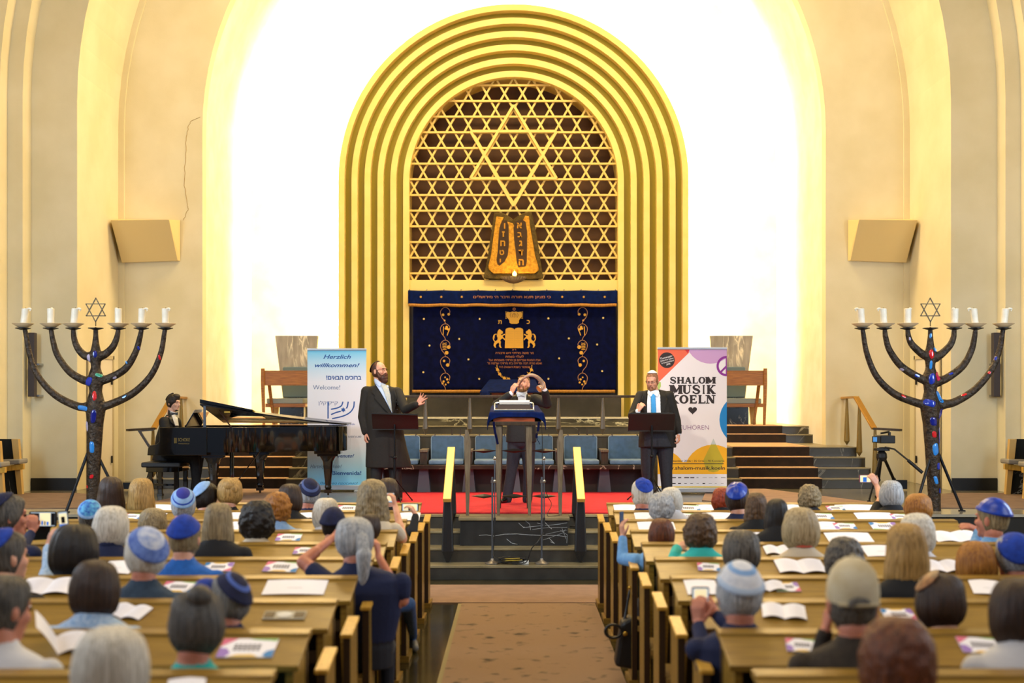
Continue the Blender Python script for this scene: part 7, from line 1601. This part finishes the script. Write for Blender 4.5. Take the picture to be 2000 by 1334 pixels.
# bags at the aisle
t = thing('handbag', 'black handbag with round strap loops hanging on the right pews at the aisle', 'bag', (.86, 8.6, .2))
Yg = 9.0; g = W(1226, 1262, Yg)
mb = MB(); mb.prism([(g.x - .10, .14), (g.x + .12, .10), (g.x + .13, .42), (g.x + .02, .50), (g.x - .05, .46)], Yg - .08, Yg + .10); mb.v = [(x, y, z + .0) for x, y, z in mb.v]; mb.build('bag_body', M('bag_leather', '#121214', .45), t, False, .025)
mb = MB(); mb.tube([W(1198 + 16 * math.cos(a), 1233 + 13 * math.sin(a), Yg - .1) for a in [2 * PI * k / 24 for k in range(24)]], .010, 8, closed=True); mb.build('strap_loop', M('bag_leather'), t, True)
mb = MB(); mb.tube(catmull([W(1214, 1235, Yg - .05), W(1222, 1200, Yg), W(1228, 1165, Yg + .02), W(1232, 1148, Yg + .03)], 6), .010, 8); mb.build('strap', M('bag_leather'), t, True)
mb = MB(); q = W(1221, 1238, Yg - .1); mb.ball(q, (.018, .012, .018)); q2 = W(1230, 1148, Yg - .02); mb.ball(q2, .014); mb.build('buckle', M('gold_plate'), t, True)
mb = MB(); g = W(1252, 1315, 7.2)
mb.ball((g.x, 7.25, .16), (.11, .16, .15), n=20, m=12); mb.ball((g.x + .02, 7.15, .26), (.07, .1, .09), n=16, m=10); mb.ball((g.x - .03, 7.3, .06), (.12, .14, .06), n=16, m=10)
tag(fuse(mb, 'red_jacket', [M('red_cloth', '#a81f16', .8, col2='#c8441c', scale=7)], None, .015, 4), 'bundled red and orange jacket on the floor at the aisle end of the right pews', 'jacket')
# ================================================================ the four musicians
def facebits(t, M4, hair, brow=True, beard=None, mouth='closed', glasses=False, s=1.0, beardcol=None):
    e = MB(); iris = MB(); 
    for q in (-1, 1): e.ball((q * .030, -.0775, .008), (.0115, .009, .0050)); iris.ball((q * .030, -.0855, .0075), (.0050, .0030, .0046))
    e.xf(M4); iris.xf(M4); lid = MB()
    for q in (-1, 1): lid.ball((q * .030, -.0775, .0125), (.0135, .0105, .0050))
    lid.xf(M4); lid.build('eyelids', skin_p, t, True); e.build('eyes', M('eye_white', '#ddd6cf', .3), t, True); iris.build('irises', M('eye_dark', '#2a2018', .2), t, True)
    if brow:
        b = MB()
        for q in (-1, 1): b.tube([(q * .014, -.0945, .026), (q * .030, -.0930, .030), (q * .046, -.084, .027)], [.0025, .0032, .002], 8)
        b.xf(M4); b.build('eyebrows', hair, t, True)
    m = MB()
    if mouth == 'open': m.ball((0, -.0965, -.058), (.013, .009, .014)); m.xf(M4); m.build('mouth', M('mouth_dark', '#58120f', .6), t, True)
    else: m.ball((0, -.0955, -.0575), (.018, .005, .0036)); m.xf(M4); m.build('lips', M('lips', '#a8584c', .5), t, True)
    if beard == 'full':
        b = MB(); b.ball((0, -.045, -.088), (.062, .062, .052), n=22, m=14); b.ball((0, -.060, -.120), (.048, .044, .042), n=20, m=12); b.ball((0, -.092, -.043), (.028, .012, .009))
        for q in (-1, 1): b.rcone((q * .066, -.010, -.005), (q * .055, -.045, -.075), .015, .026, 12); b.rcone((q * .026, -.092, -.046), (q * .034, -.080, -.080), .010, .014, 10)
        b.xf(M4); o = fuse(b, 'beard', [hair], t, .006, 2)
    if beard == 'short':
        b = MB(); b.ball((0, -.056, -.094), (.042, .036, .026), n=20, m=12); b.ball((0, -.097, -.045), (.022, .007, .005))
        for q in (-1, 1): b.rcone((q * .066, -.012, -.03), (q * .046, -.048, -.084), .006, .015, 12); b.rcone((q * .024, -.096, -.048), (q * .030, -.084, -.078), .007, .010, 10)
        b.xf(M4); fuse(b, 'beard', [beardcol or hair], t, .006, 2)
    if beard == 'stubble':
        b = MB(); b.ball((0, -.064, -.094), (.030, .026, .018), n=16, m=10); b.ball((0, -.0965, -.046), (.020, .006, .004)); b.xf(M4); fuse(b, 'beard', [beardcol or hair], t, .006, 2)
    if glasses:
        g = MB()
        for q in (-1, 1):
            g.tube([(q * .030 + .020 * math.cos(a), -.101 + .006 * abs(math.cos(a)), .006 + .012 * math.sin(a)) for a in [2 * PI * i / 20 for i in range(20)]], .0015, 6, closed=True)
            g.tube([(q * .053, -.100, .010), (q * .078, -.04, .012), (q * .083, .015, .006)], .0022, 6)
        g.tube([(-.010, -.106, .008), (0, -.110, .011), (.010, -.106, .008)], .0020, 6); g.xf(M4); g.build('glasses', M('glasses_frame', '#3a2c20', .3, .5), t, True)
def collar_ring(t, p, lean, r, mat, h=.05):
    mb = MB(); n = 28; vs = []; fs = []
    for z, k in ((-.5, 1.12), (.5, 1.0), (.5, .93), (-.5, 1.05)):
        for i in range(n): a = 2 * PI * i / n; vs.append((p.x + r * k * math.cos(a), p.y + r * k * math.sin(a), p.z + h * z + (math.cos(a) * -lean[0] + math.sin(a) * lean[1] * -1) * r * .5))
    for q in range(4):
        for i in range(n): fs.append((q * n + i, q * n + (i + 1) % n, ((q + 1) % 4) * n + (i + 1) % n, ((q + 1) % 4) * n + i))
    return mb.add(vs, fs).build('shirt_collar', mat, t, True)
CH = {}
def drape(o, parent, poly_px, Y, name, mat, off=.006, thick=.004, n=5, smooth=True):
    """a patch of cloth lying on the surface of o, outlined on the front"""
    V_, F_ = [], []
    bd, nc = CH[parent.name]
    for o_ in (o, bd):
        M4 = wmat(parent) @ o_.matrix_basis; n0 = len(V_); V_ += [M4 @ v.co for v in o_.data.vertices]
        for p in o_.data.polygons:
            if o_ is bd:
                q = M4 @ p.center
                if math.hypot(q.x - nc.x, q.y - nc.y) > .088 or abs(q.z - nc.z) > .13: continue
            F_.append(tuple(i + n0 for i in p.vertices))
    bv = BVHTree.FromPolygons(V_, F_)
    b = bmesh.new(); b.faces.new([b.verts.new((W(x, y, Y).x, 0, W(x, y, Y).z)) for x, y in poly_px]); bmesh.ops.triangulate(b, faces=b.faces)
    for _ in range(n):
        L = [e for e in b.edges if e.calc_length() > .022]
        if not L: break
        bmesh.ops.subdivide_edges(b, edges=L, cuts=1); bmesh.ops.triangulate(b, faces=b.faces)
    last = None
    for v in b.verts: v.tag = False
    for v in b.verts:
        # along the line of sight of someone in the nave
        d = Vector((v.co.x, Y, v.co.z)) - Vector((0, 0, EH)); d.normalize(); h = bv.ray_cast(Vector((v.co.x, Y, v.co.z)) - d * 1.2, d)[0]
        if h: v.co = h - d * off; last = h
        else: v.tag = True
    bmesh.ops.delete(b, geom=[v for v in b.verts if v.tag], context='VERTS')
    m = bpy.data.meshes.new(name); b.to_mesh(m); b.free(); m.update()
    x = link_mesh(name, m, parent, [mat], False); m.polygons.foreach_set('use_smooth', [True] * len(m.polygons)); s = x.modifiers.new('s', 'SOLIDIFY'); s.thickness = thick; s.offset = 0; return x
suit_char = M('suit_charcoal', '#171311', .8, col2='#110e0c', scale=60, bump=.08, bscale=40); suit_black = M('suit_black', '#0d0c0e', .75, col2='#141316', scale=40, bump=.06, bscale=30)
shirt_m = M('shirt_white', '#dfe3ee', .7, bump=.05, bscale=25); shirt_blue = M('shirt_pale_blue', '#b4c6e8', .7, bump=.05, bscale=25); trou_navy = M('trousers_navy', '#1d202c', .8, col2='#171923', scale=40, bump=.08, bscale=16)
shoe_m = M('shoe_black', '#0a0909', .2, coat=.5); skin_p = M('skin_performer', '#dda68c', .5, col2='#c88a70', scale=22)
def ringp(cx, y, rx, ry, Y): p = W(cx, y, Y); return (p.x, Y, p.z, rx * Y / F, ry)
def legs_into(mb, hips, knees, ankles, r=(.105, .075, .058), mi=0):
    for h, k, a in zip(hips, knees, ankles): mb.rcone(h, k, r[0], r[1], 14, mi); mb.rcone(k, a, r[1], r[2], 14, mi)
def shoes(t, ankles, dirs):
    for a, d in zip(ankles, dirs):
        mb = MB(); d = Vector(d).normalized(); z = ST + .014
        mb.rcone((a.x - d.x * .04, a.y - d.y * .04, z + .045), (a.x + d.x * .08, a.y + d.y * .08, z + .038), .042, .040, 12); mb.rcone((a.x + d.x * .08, a.y + d.y * .08, z + .036), (a.x + d.x * .17, a.y + d.y * .17, z + .028), .040, .026, 12)
        mb.box((a.x - .03, a.y - .03, z), (a.x + .03, a.y + .03, z + .03)); fuse(mb, 'shoe', [shoe_m], t, .008, 3)

# ---- bearded singer in a long coat
Y = 16.95; t = thing('person', 'bearded singer in a long dark coat and skullcap, one arm stretched out', 'person', (W(752, 0, Y).x, Y, ST))
mb = MB(); R = Rz(58, -7); c = W(741, 725.5, Y); M4 = head_prims(mb, c, R, 1.13, 0)
nk = W(743, 751, Y); mb.rcone(c + Vector((-.02, .02, -.08)), nk, .066, .078, 16)
SL, SR = W(716, 765, Y + .02), W(776, 767, Y - .04); EL, WL = W(708, 815, Y), W(714, 846, Y - .06); ER, WR = W(792, 800, Y - .22), W(815, 789, Y - .42)
mb.loft([ringp(748, 875, 16, .08, Y), ringp(748, 820, 27, .15, Y), ringp(747, 785, 25, .12, Y), ringp(745, 765, 14, .08, Y)], 20)
hips = [W(737, 880, Y), W(764, 880, Y)]; kn = [W(735, 925, Y - .03), W(772, 925, Y - .03)]; an = [Vector((W(733, 0, Y).x, Y, ST + .09)), Vector((W(776, 0, Y).x, Y - .03, ST + .09))]
legs_into(mb, hips, kn, an, (.09, .06, .045))
for S, E_, H in ((SL, EL, WL), (SR, ER, WR)): mb.rcone(nk + Vector((0, 0, -.06)), S, .06, .05); mb.rcone(S, E_, .05, .04); mb.rcone(E_, H, .038, .028)
hand_prims(mb, WL, (.02, -.12, -1), (-.9, -.35, 0), .55, .08, 1.08, -1); hand_prims(mb, WR, (.62, -.25, .72), (.35, .85, .15), .16, .34, 1.10, -1)
CH[t.name] = (fuse(mb, 'body', [skin_p], t, .0058, 3), nk)
mb = MB(); mb.loft([ringp(759, 913, 45, .205, Y), ringp(758, 900, 44, .205, Y), ringp(755, 875, 40, .20, Y), ringp(752, 850, 37.5, .195, Y), ringp(750, 820, 37, .195, Y), ringp(748, 795, 36, .18, Y), ringp(747, 773, 33, .15, Y), ringp(746, 761, 26, .12, Y), ringp(745, 752, 14, .09, Y)], 28)
for S, E_, H in ((SL, EL, WL), (SR, ER, WR)): mb.rcone(W(746, 773, Y), S, .090, .080, 16); mb.rcone(W(745, 758, Y + .03), S, .05, .066, 14); mb.rcone(S, E_, .078, .066, 16); mb.rcone(E_, E_.lerp(H, .93), .064, .052, 16)
coat = fuse(mb, 'coat', [suit_char], t, .011, 4)
mb = MB(); legs_into(mb, [W(740, 890, Y), W(768, 890, Y)], kn, [a + Vector((0, 0, -.03)) for a in an], (.11, .085, .078)); mb.ball(W(754, 885, Y), (.2, .16, .12)); fuse(mb, 'trousers', [suit_black], t, .012, 3)
shoes(t, an, [(-.2, -1, 0), (.4, -1, 0)])
drape(coat, t, [(729, 738), (743, 748), (757, 747), (763, 770), (766, 808), (757, 790), (744, 767), (733, 750)], Y, 'shirt_front', shirt_blue, .010, .006)
drape(coat, t, [(743, 750), (755, 749), (762, 771), (766, 806), (759, 792), (750, 766)], Y, 'tie', M('patterned_tie', '#c9c3a8', .6, col2='#9aa8bc', scale=190, contrast=(.45, .55)), .018, .006)
drape(coat, t, [(729, 741), (735, 757), (745, 771), (757, 792), (766, 811), (763, 812), (748, 797), (737, 785), (731, 779), (735, 775), (726, 768), (727, 750)], Y, 'lapel', suit_char, .014, .008)
drape(coat, t, [(757, 750), (763, 772), (767, 811), (771, 800), (775, 785), (771, 780), (775, 776), (770, 757), (762, 749)], Y, 'lapel', suit_char, .014, .008)
drape(coat, t, [(728, 737), (736, 741), (746, 749), (742, 756), (733, 750)], Y, 'shirt_collar', shirt_blue, .020, .007)
drape(coat, t, [(758, 745), (752, 750), (757, 757), (761, 753)], Y, 'shirt_collar', shirt_blue, .020, .007)
mb = MB(); q = W(777, 797, Y - .23); 
for a, b in ((777, 790), (776, 800)): p_ = W(a, b, Y - .2); mb.ball((p_.x, Y - .195, p_.z), (.009, .006, .009))
mb.build('coat_button', black_gloss, t, True)
mb = MB(); d_ = (WR - ER).normalized(); mb.rcone(WR - d_ * .05, WR - d_ * .012, .036, .034, 14); mb.build('shirt_cuff', shirt_m, t, True)
Hdk = hair_mat('#5a2a12', '#26100a'); hb = MB(); hair_mesh(hb, 'crew', 3, 0, .002)
for i, v in enumerate(hb.v):
    f_ = min(1, max(0, (.005 - v[1]) / .03)); hb.v[i] = (v[0] * (1 - .12 * f_), v[1] * (1 - .25 * f_), v[2] - .018 * f_)
hb.xf(M4); hb.build('hair', Hdk, t, True); facebits(t, M4, Hdk, beard='full', mouth='open', glasses=True)
kippah(t, M4, [(1, M('black_velvet', '#0a0a0c', .9))], ang=48, tilt=(42, 0), rad=(.092, .118, .124))

# ---- shofar player
Y = 16.62; t = thing('person', 'man in a dark suit and pale bow tie blowing a ram horn', 'person', (W(1015, 0, Y).x, Y, ST))
mb = MB(); R = Rz(-12, -14, 4); c = W(1022, 751, Y); M4 = head_prims(mb, c, R, 1.05, 0)
nk = W(1019, 768, Y + .02); mb.rcone(c + Vector((0, .03, -.07)), nk, .060, .068, 16)
SL, SR = W(993, 780, Y), W(1046, 780, Y); EL, WL = W(970, 791, Y - .26), W(999, 768, Y - .34); ER, WR = W(1069, 789, Y - .16), W(1064, 761, Y - .30)
mb.loft([ringp(1019, 860, 16, .08, Y), ringp(1019, 830, 22, .13, Y), ringp(1019, 797, 23, .11, Y), ringp(1019, 782, 13, .08, Y)], 20)
an = [Vector((W(990, 0, Y).x, Y - .02, ST + .09)), Vector((W(1030, 0, Y).x, Y - .02, ST + .09))]; kn = [W(999, 920, Y - .02), W(1033, 920, Y - .02)]; hips = [W(1006, 872, Y), W(1030, 872, Y)]
legs_into(mb, hips, kn, an, (.08, .055, .042))
for S, E_, H in ((SL, EL, WL), (SR, ER, WR)): mb.rcone(nk + Vector((0, 0, -.06)), S, .055, .048); mb.rcone(S, E_, .047, .038); mb.rcone(E_, H, .036, .027)
hand_prims(mb, WL, (.35, -.1, .9), (-.6, -.75, .2), .42, .08, 1.0, -1); hand_prims(mb, WR, (-.25, -.15, .95), (.75, -.6, .1), .75, .10, 1.0, 1)
CH[t.name] = (fuse(mb, 'body', [skin_p], t, .0058, 3), nk)
mb = MB(); mb.loft([ringp(1018, 864, 30, .16, Y), ringp(1018, 850, 29.5, .16, Y), ringp(1018, 825, 28, .15, Y), ringp(1019, 805, 29, .15, Y), ringp(1019, 787, 29, .135, Y), ringp(1019, 776, 23, .11, Y), ringp(1019, 770, 13, .08, Y)], 28)
for S, E_, H in ((SL, EL, WL), (SR, ER, WR)): mb.rcone(W(1019, 787, Y), S, .085, .076, 16); mb.rcone(S, E_, .078, .066, 16); mb.rcone(E_, E_.lerp(H, .84), .064, .050, 16)
jk = fuse(mb, 'jacket', [suit_black], t, .010, 4)
mb = MB(); legs_into(mb, [W(1006, 868, Y), W(1031, 868, Y)], kn, [a + Vector((0, 0, -.04)) for a in an], (.105, .076, .068)); mb.ball(W(1018, 862, Y), (.19, .145, .12)); fuse(mb, 'trousers', [trou_navy], t, .012, 3)
shoes(t, an, [(-.45, -1, 0), (.2, -1, 0)])
drape(jk, t, [(1011, 768), (1028, 768), (1027, 797), (1022, 824), (1018, 824), (1013, 797)], Y, 'shirt_front', shirt_m, .012, .006)
collar_ring(t, W(1019, 768, Y - .01), (0, -.3), .070, shirt_m)
mb = MB(); b0 = W(1018, 771.5, Y - .125); 
for s in (-1, 1): mb.loft([(b0.x + s * .002, b0.y, b0.z - .014, .0, .0)] * 1 + [], 3) if 0 else mb.prism([(b0.x, b0.z - .008), (b0.x + s * .055, b0.z - .026), (b0.x + s * .058, b0.z + .024), (b0.x, b0.z + .008)], b0.y - .012, b0.y + .006)
mb.ball(b0 + Vector((0, -.008, 0)), (.012, .010, .012)); mb.build('bow_tie', M('silver_tie', '#c4d4e2', .5), t, False, .003)
drape(jk, t, [(1008, 768), (1013, 797), (1019, 828), (1014, 826), (1006, 806), (1001, 798), (1004, 795), (1001, 791), (1002, 773)], Y, 'lapel', black_gloss if 0 else M('satin_lapel', '#141216', .35), .013, .006)
drape(jk, t, [(1031, 768), (1027, 797), (1021, 828), (1027, 824), (1034, 806), (1038, 798), (1035, 795), (1038, 791), (1036, 773)], Y, 'lapel', M('satin_lapel'), .013, .006)
for E_, H in ((EL, WL), (ER, WR)): d_ = (H - E_).normalized(); mb = MB(); mb.rcone(H - d_ * .065, H - d_ * .012, .038, .036, 14); mb.build('shirt_cuff', shirt_m, t, True)
Hbr = hair_mat('#8a5f30', '#4e3216'); hb = MB(); hair_mesh(hb, 'crew', 7, .003, .003)
for i, v in enumerate(hb.v):
    if v[1] < .01 and v[2] < .098: hb.v[i] = (v[0] * .86, v[1] * .80, v[2])
hb.xf(M4); hb.build('hair', Hbr, t, True); facebits(t, M4, Hbr, beard='short')
# the horn
hn = [W(1013, 757, Y - .26), W(1016, 748, Y - .33), W(1024, 738, Y - .40), W(1036, 732.5, Y - .42), W(1048, 736, Y - .42), W(1057, 745, Y - .42), W(1060, 754, Y - .42), W(1052, 760, Y - .46)]
P = catmull(hn, 8); n_ = len(P); rad = [.011 + .027 * (i / (n_ - 1)) ** 1.2 + (.010 if i > n_ - 5 else 0) for i in range(n_)]
sf = thing('shofar', 'curved ram horn held to the lips of the player behind the reading table', 'horn', W(1036, 745, Y - .4))
mb = MB(); mb.tube(P, rad, 16); mb.f = [f for f in mb.f if len(f) < 10]; mb.m = mb.m[:len(mb.f)]; o = mb.build('horn', M('horn_brown', '#b4937c', .35, col2='#7a5c4a', scale=9, coat=.4), sf, True, 0, False, False); so = o.modifiers.new('s', 'SOLIDIFY'); so.thickness = .004
mb = MB(); mb.tube([P[-1] - (P[-1] - P[-3]) * .9, P[-1] - (P[-1] - P[-3]) * .35], [.036, .043], 16); mb.build('bell_inside', M('horn_inside', '#d88236', .5), sf, True)
mb = MB(); mb.tube([P[-5], P[-4]], [.042, .046], 16); mb.build('bell_rim', M('horn_pale', '#c4a084', .35), sf, True)

# ---- singer with the blue tie
Y = 17.25; t = thing('person', 'man with glasses, white skullcap and bright blue tie before the festival banner', 'person', (W(1282, 0, Y).x, Y, ST))
mb = MB(); R = Rz(-22, 14, 0); c = W(1274, 745, Y); M4 = head_prims(mb, c, R, 1.08, 0)
nk = W(1278, 771, Y + .02); mb.rcone(c + Vector((.01, .03, -.07)), nk, .064, .074, 16)
SL, SR = W(1251, 773, Y), W(1307, 773, Y); EL, WL = W(1238, 815, Y - .14), W(1246, 803, Y - .40); ER, WR = W(1322, 822, Y), W(1326, 848, Y - .05)
EL = W(1234, 812, Y - .20)
mb.loft([ringp(1283, 868, 16, .08, Y), ringp(1282, 830, 26, .14, Y), ringp(1280, 795, 24, .11, Y), ringp(1279, 780, 13, .08, Y)], 20)
an = [Vector((W(1268, 0, Y).x, Y, ST + .09)), Vector((W(1303, 0, Y).x, Y - .02, ST + .09))]; kn = [W(1264, 920, Y - .03), W(1301, 922, Y - .03)]; hips = [W(1268, 875, Y), W(1297, 875, Y)]
legs_into(mb, hips, kn, an, (.09, .06, .045))
for S, E_, H in ((SL, EL, WL), (SR, ER, WR)): mb.rcone(nk + Vector((0, 0, -.06)), S, .06, .05); mb.rcone(S, E_, .05, .04); mb.rcone(E_, H, .038, .028)
hand_prims(mb, WL, (.45, -.1, .8), (-.5, -.8, .2), .75, .06, 1.05, -1); hand_prims(mb, WR, (-.05, -.15, -1), (.9, -.3, 0), .60, .06, 1.05, 1)
CH[t.name] = (fuse(mb, 'body', [skin_p], t, .0058, 3), nk)
mb = MB(); mb.loft([ringp(1284, 874, 37, .18, Y), ringp(1284, 860, 37, .18, Y), ringp(1283, 835, 34, .175, Y), ringp(1281, 805, 32, .16, Y), ringp(1280, 789, 31, .14, Y), ringp(1280, 774, 24, .115, Y), ringp(1279, 767, 14, .085, Y)], 28)
for S, E_, H in ((SL, EL, WL), (SR, ER, WR)): mb.rcone(W(1280, 788, Y), S, .085, .072, 16); mb.rcone(W(1279, 765, Y + .03), S, .045, .060, 14); mb.rcone(S, E_, .072, .059, 16); mb.rcone(E_, E_.lerp(H, .86), .058, .047, 16)
jk = fuse(mb, 'jacket', [suit_char], t, .010, 4)
mb = MB(); legs_into(mb, [W(1268, 868, Y), W(1299, 868, Y)], kn, [a + Vector((0, 0, -.04)) for a in an], (.125, .088, .074)); mb.ball(W(1284, 862, Y), (.20, .14, .12)); fuse(mb, 'trousers', [trou_navy], t, .012, 3)
shoes(t, an, [(-.3, -1, 0), (.3, -1, 0)])
drape(jk, t, [(1266, 762), (1275.5, 769), (1285.5, 762), (1289.5, 773), (1291, 812), (1264, 812), (1264, 785)], Y, 'shirt_front', shirt_m, .012, .006)
drape(jk, t, [(1262, 812), (1294, 812), (1300, 845), (1312, 873), (1258, 873), (1258, 845)], Y, 'trouser_front', trou_navy, .010, .006)
drape(jk, t, [(1266, 761), (1275.5, 769), (1270.6, 776), (1264.5, 768)], Y, 'shirt_collar', shirt_m, .024, .006)
drape(jk, t, [(1285.5, 761), (1275.8, 769), (1284, 776), (1288, 767)], Y, 'shirt_collar', shirt_m, .024, .006)
drape(jk, t, [(1271.5, 769.5), (1280, 769.5), (1278, 777.5), (1281.5, 800), (1281.5, 812), (1272, 812), (1271.8, 800), (1274.3, 777.5)], Y, 'tie', M('bright_blue_tie', '#1690d8', .45, bump=.1, bscale=60), .022, .006)
drape(jk, t, [(1263, 759), (1263, 785), (1263, 815), (1258, 805), (1253, 787), (1257, 783), (1253, 779), (1258, 763)], Y, 'lapel', suit_char, .014, .007)
drape(jk, t, [(1289, 759), (1291, 785), (1291, 815), (1297, 805), (1303, 787), (1299, 783), (1303, 779), (1297, 763)], Y, 'lapel', suit_char, .014, .007)
for E_, H in ((EL, WL), (ER, WR)): d_ = (H - E_).normalized(); mb = MB(); mb.rcone(H - d_ * .06, H - d_ * .012, .040, .038, 14); mb.build('shirt_cuff', shirt_m, t, True)
Hgi = hair_mat('#a8744a', '#75492c'); hb = MB(); hair_mesh(hb, 'crew', 4, 0, .002)
for i, v in enumerate(hb.v):
    f_ = min(1, max(0, (-.030 - v[1]) / .02)); hb.v[i] = (v[0] * (.96 - .10 * f_), v[1] * (1 - .16 * f_), v[2] - .012 * f_)
hb.xf(M4); hb.build('hair', Hgi, t, True); facebits(t, M4, Hgi, beard='short', glasses=True, beardcol=Hgi)
kippah(t, M4, [(1, M('white_satin', '#e4e2e4', .5))], ang=44, tilt=(12, 0), rad=(.092, .116, .139))

# ---- pianist
Y = 17.78; t = thing('person', 'young man in a tuxedo with black bow tie seated at the piano', 'person', (W(320, 0, Y).x, Y, ST))
mb = MB(); R = Rz(66, 6, 0); c = W(339, 787, Y); M4 = head_prims(mb, c, R, 1.03, 0)
nk = W(335, 808, Y); mb.rcone(c + Vector((-.03, .0, -.07)), nk, .056, .064, 14)
SL, SR = W(320, 824, Y - .17), W(344, 824, Y + .15); EL, WL = W(326, 868, Y - .24), W(352, 864, Y - .22); ER, WR = W(352, 866, Y + .24), W(362, 864, Y + .2)
pel = Vector((W(322, 0, Y).x, Y, 1.27)); mb.loft([(pel.x, Y, 1.19, .15, .17), (pel.x, Y, 1.32, .13, .16), (W(325, 0, Y).x, Y, 1.52, .12, .16), (W(331, 0, Y).x, Y, 1.70, .10, .14), (W(334, 0, Y).x, Y, 1.80, .07, .08)], 20)
for s in (-1, 1):
    h = pel + Vector((.02, s * .10, .0)); k_ = Vector((pel.x + .46, Y + s * .13, 1.22)); a = Vector((pel.x + (.50 if s < 0 else .40), Y + s * .12, ST + .09))
    mb.rcone(h, k_, .075, .055); mb.rcone(k_, a, .055, .04)
for S, E_, H in ((SL, EL, WL), (SR, ER, WR)): mb.rcone(nk + Vector((0, 0, -.05)), S, .05, .045); mb.rcone(S, E_, .045, .036); mb.rcone(E_, H, .034, .026); hand_prims(mb, H, (1, 0, -.15), (0, 0, 1), .35, .1, .95, 1 if S is SL else -1)
CH[t.name] = (fuse(mb, 'body', [M('skin_pale', '#dcae96', .5, col2='#d0a086', scale=22)], t, .0062, 3), nk)
mb = MB(); mb.loft([(pel.x - .01, Y, 1.18, .17, .19), (pel.x, Y, 1.32, .15, .18), (W(325, 0, Y).x, Y, 1.52, .145, .19), (W(330, 0, Y).x, Y, 1.68, .13, .19), (W(333, 0, Y).x, Y, 1.78, .095, .13), (W(334, 0, Y).x, Y, 1.84, .065, .075)], 24)
for S, E_, H in ((SL, EL, WL), (SR, ER, WR)): mb.rcone(W(332, 825, Y), S, .08, .074, 14); mb.rcone(S, E_, .074, .062, 14); mb.rcone(E_, E_.lerp(H, .9), .060, .046, 14)
jk = fuse(mb, 'jacket', [suit_black], t, .010, 4)
mb = MB()
for s in (-1, 1):
    h = pel + Vector((.02, s * .10, .0)); k_ = Vector((pel.x + .46, Y + s * .13, 1.22)); a = Vector((pel.x + (.50 if s < 0 else .40), Y + s * .12, ST + .07)); mb.rcone(h, k_, .095, .076, 14); mb.rcone(k_, a, .074, .062, 14)
fuse(mb, 'trousers', [suit_black], t, .012, 3)
shoes(t, [Vector((pel.x + .50, Y - .12, 0)), Vector((pel.x + .40, Y + .12, 0))], [(1, -.1, 0), (1, -.1, 0)])
drape(jk, t, [(332, 803), (345, 806), (349, 832), (342, 832)], Y, 'shirt_front', shirt_m, .012, .006)
drape(jk, t, [(329, 800), (333, 804), (342, 833), (334, 826), (328, 812)], Y, 'lapel', M('satin_lapel'), .014, .006)
mb = MB(); b0 = W(341, 808, Y - .13); 
for s in (-1, 1): mb.prism([(b0.x, b0.z - .008), (b0.x + s * .045, b0.z - .026), (b0.x + s * .048, b0.z + .022), (b0.x, b0.z + .008)], b0.y - .012, b0.y + .006)
mb.ball(b0 + Vector((0, -.006, 0)), (.011, .009, .011)); mb.build('bow_tie', M('satin_lapel'), t, False, .003)
Hpk = hair_mat('#26170d', '#120a05'); hb = MB(); hair_mesh(hb, 'short', 12, .003, .003)
hb.ball((0, -.040, .098), (.058, .052, .038), n=18, m=10); hb.xf(M4); hb.build('hair', Hpk, t, True); facebits(t, M4, Hpk, beard='stubble', beardcol=Hpk)
kippah(t, M4, [(1, M('grey_satin_cap', '#3a3a42', .6))], ang=38, tilt=(46, 0), rad=(.090, .116, .134))
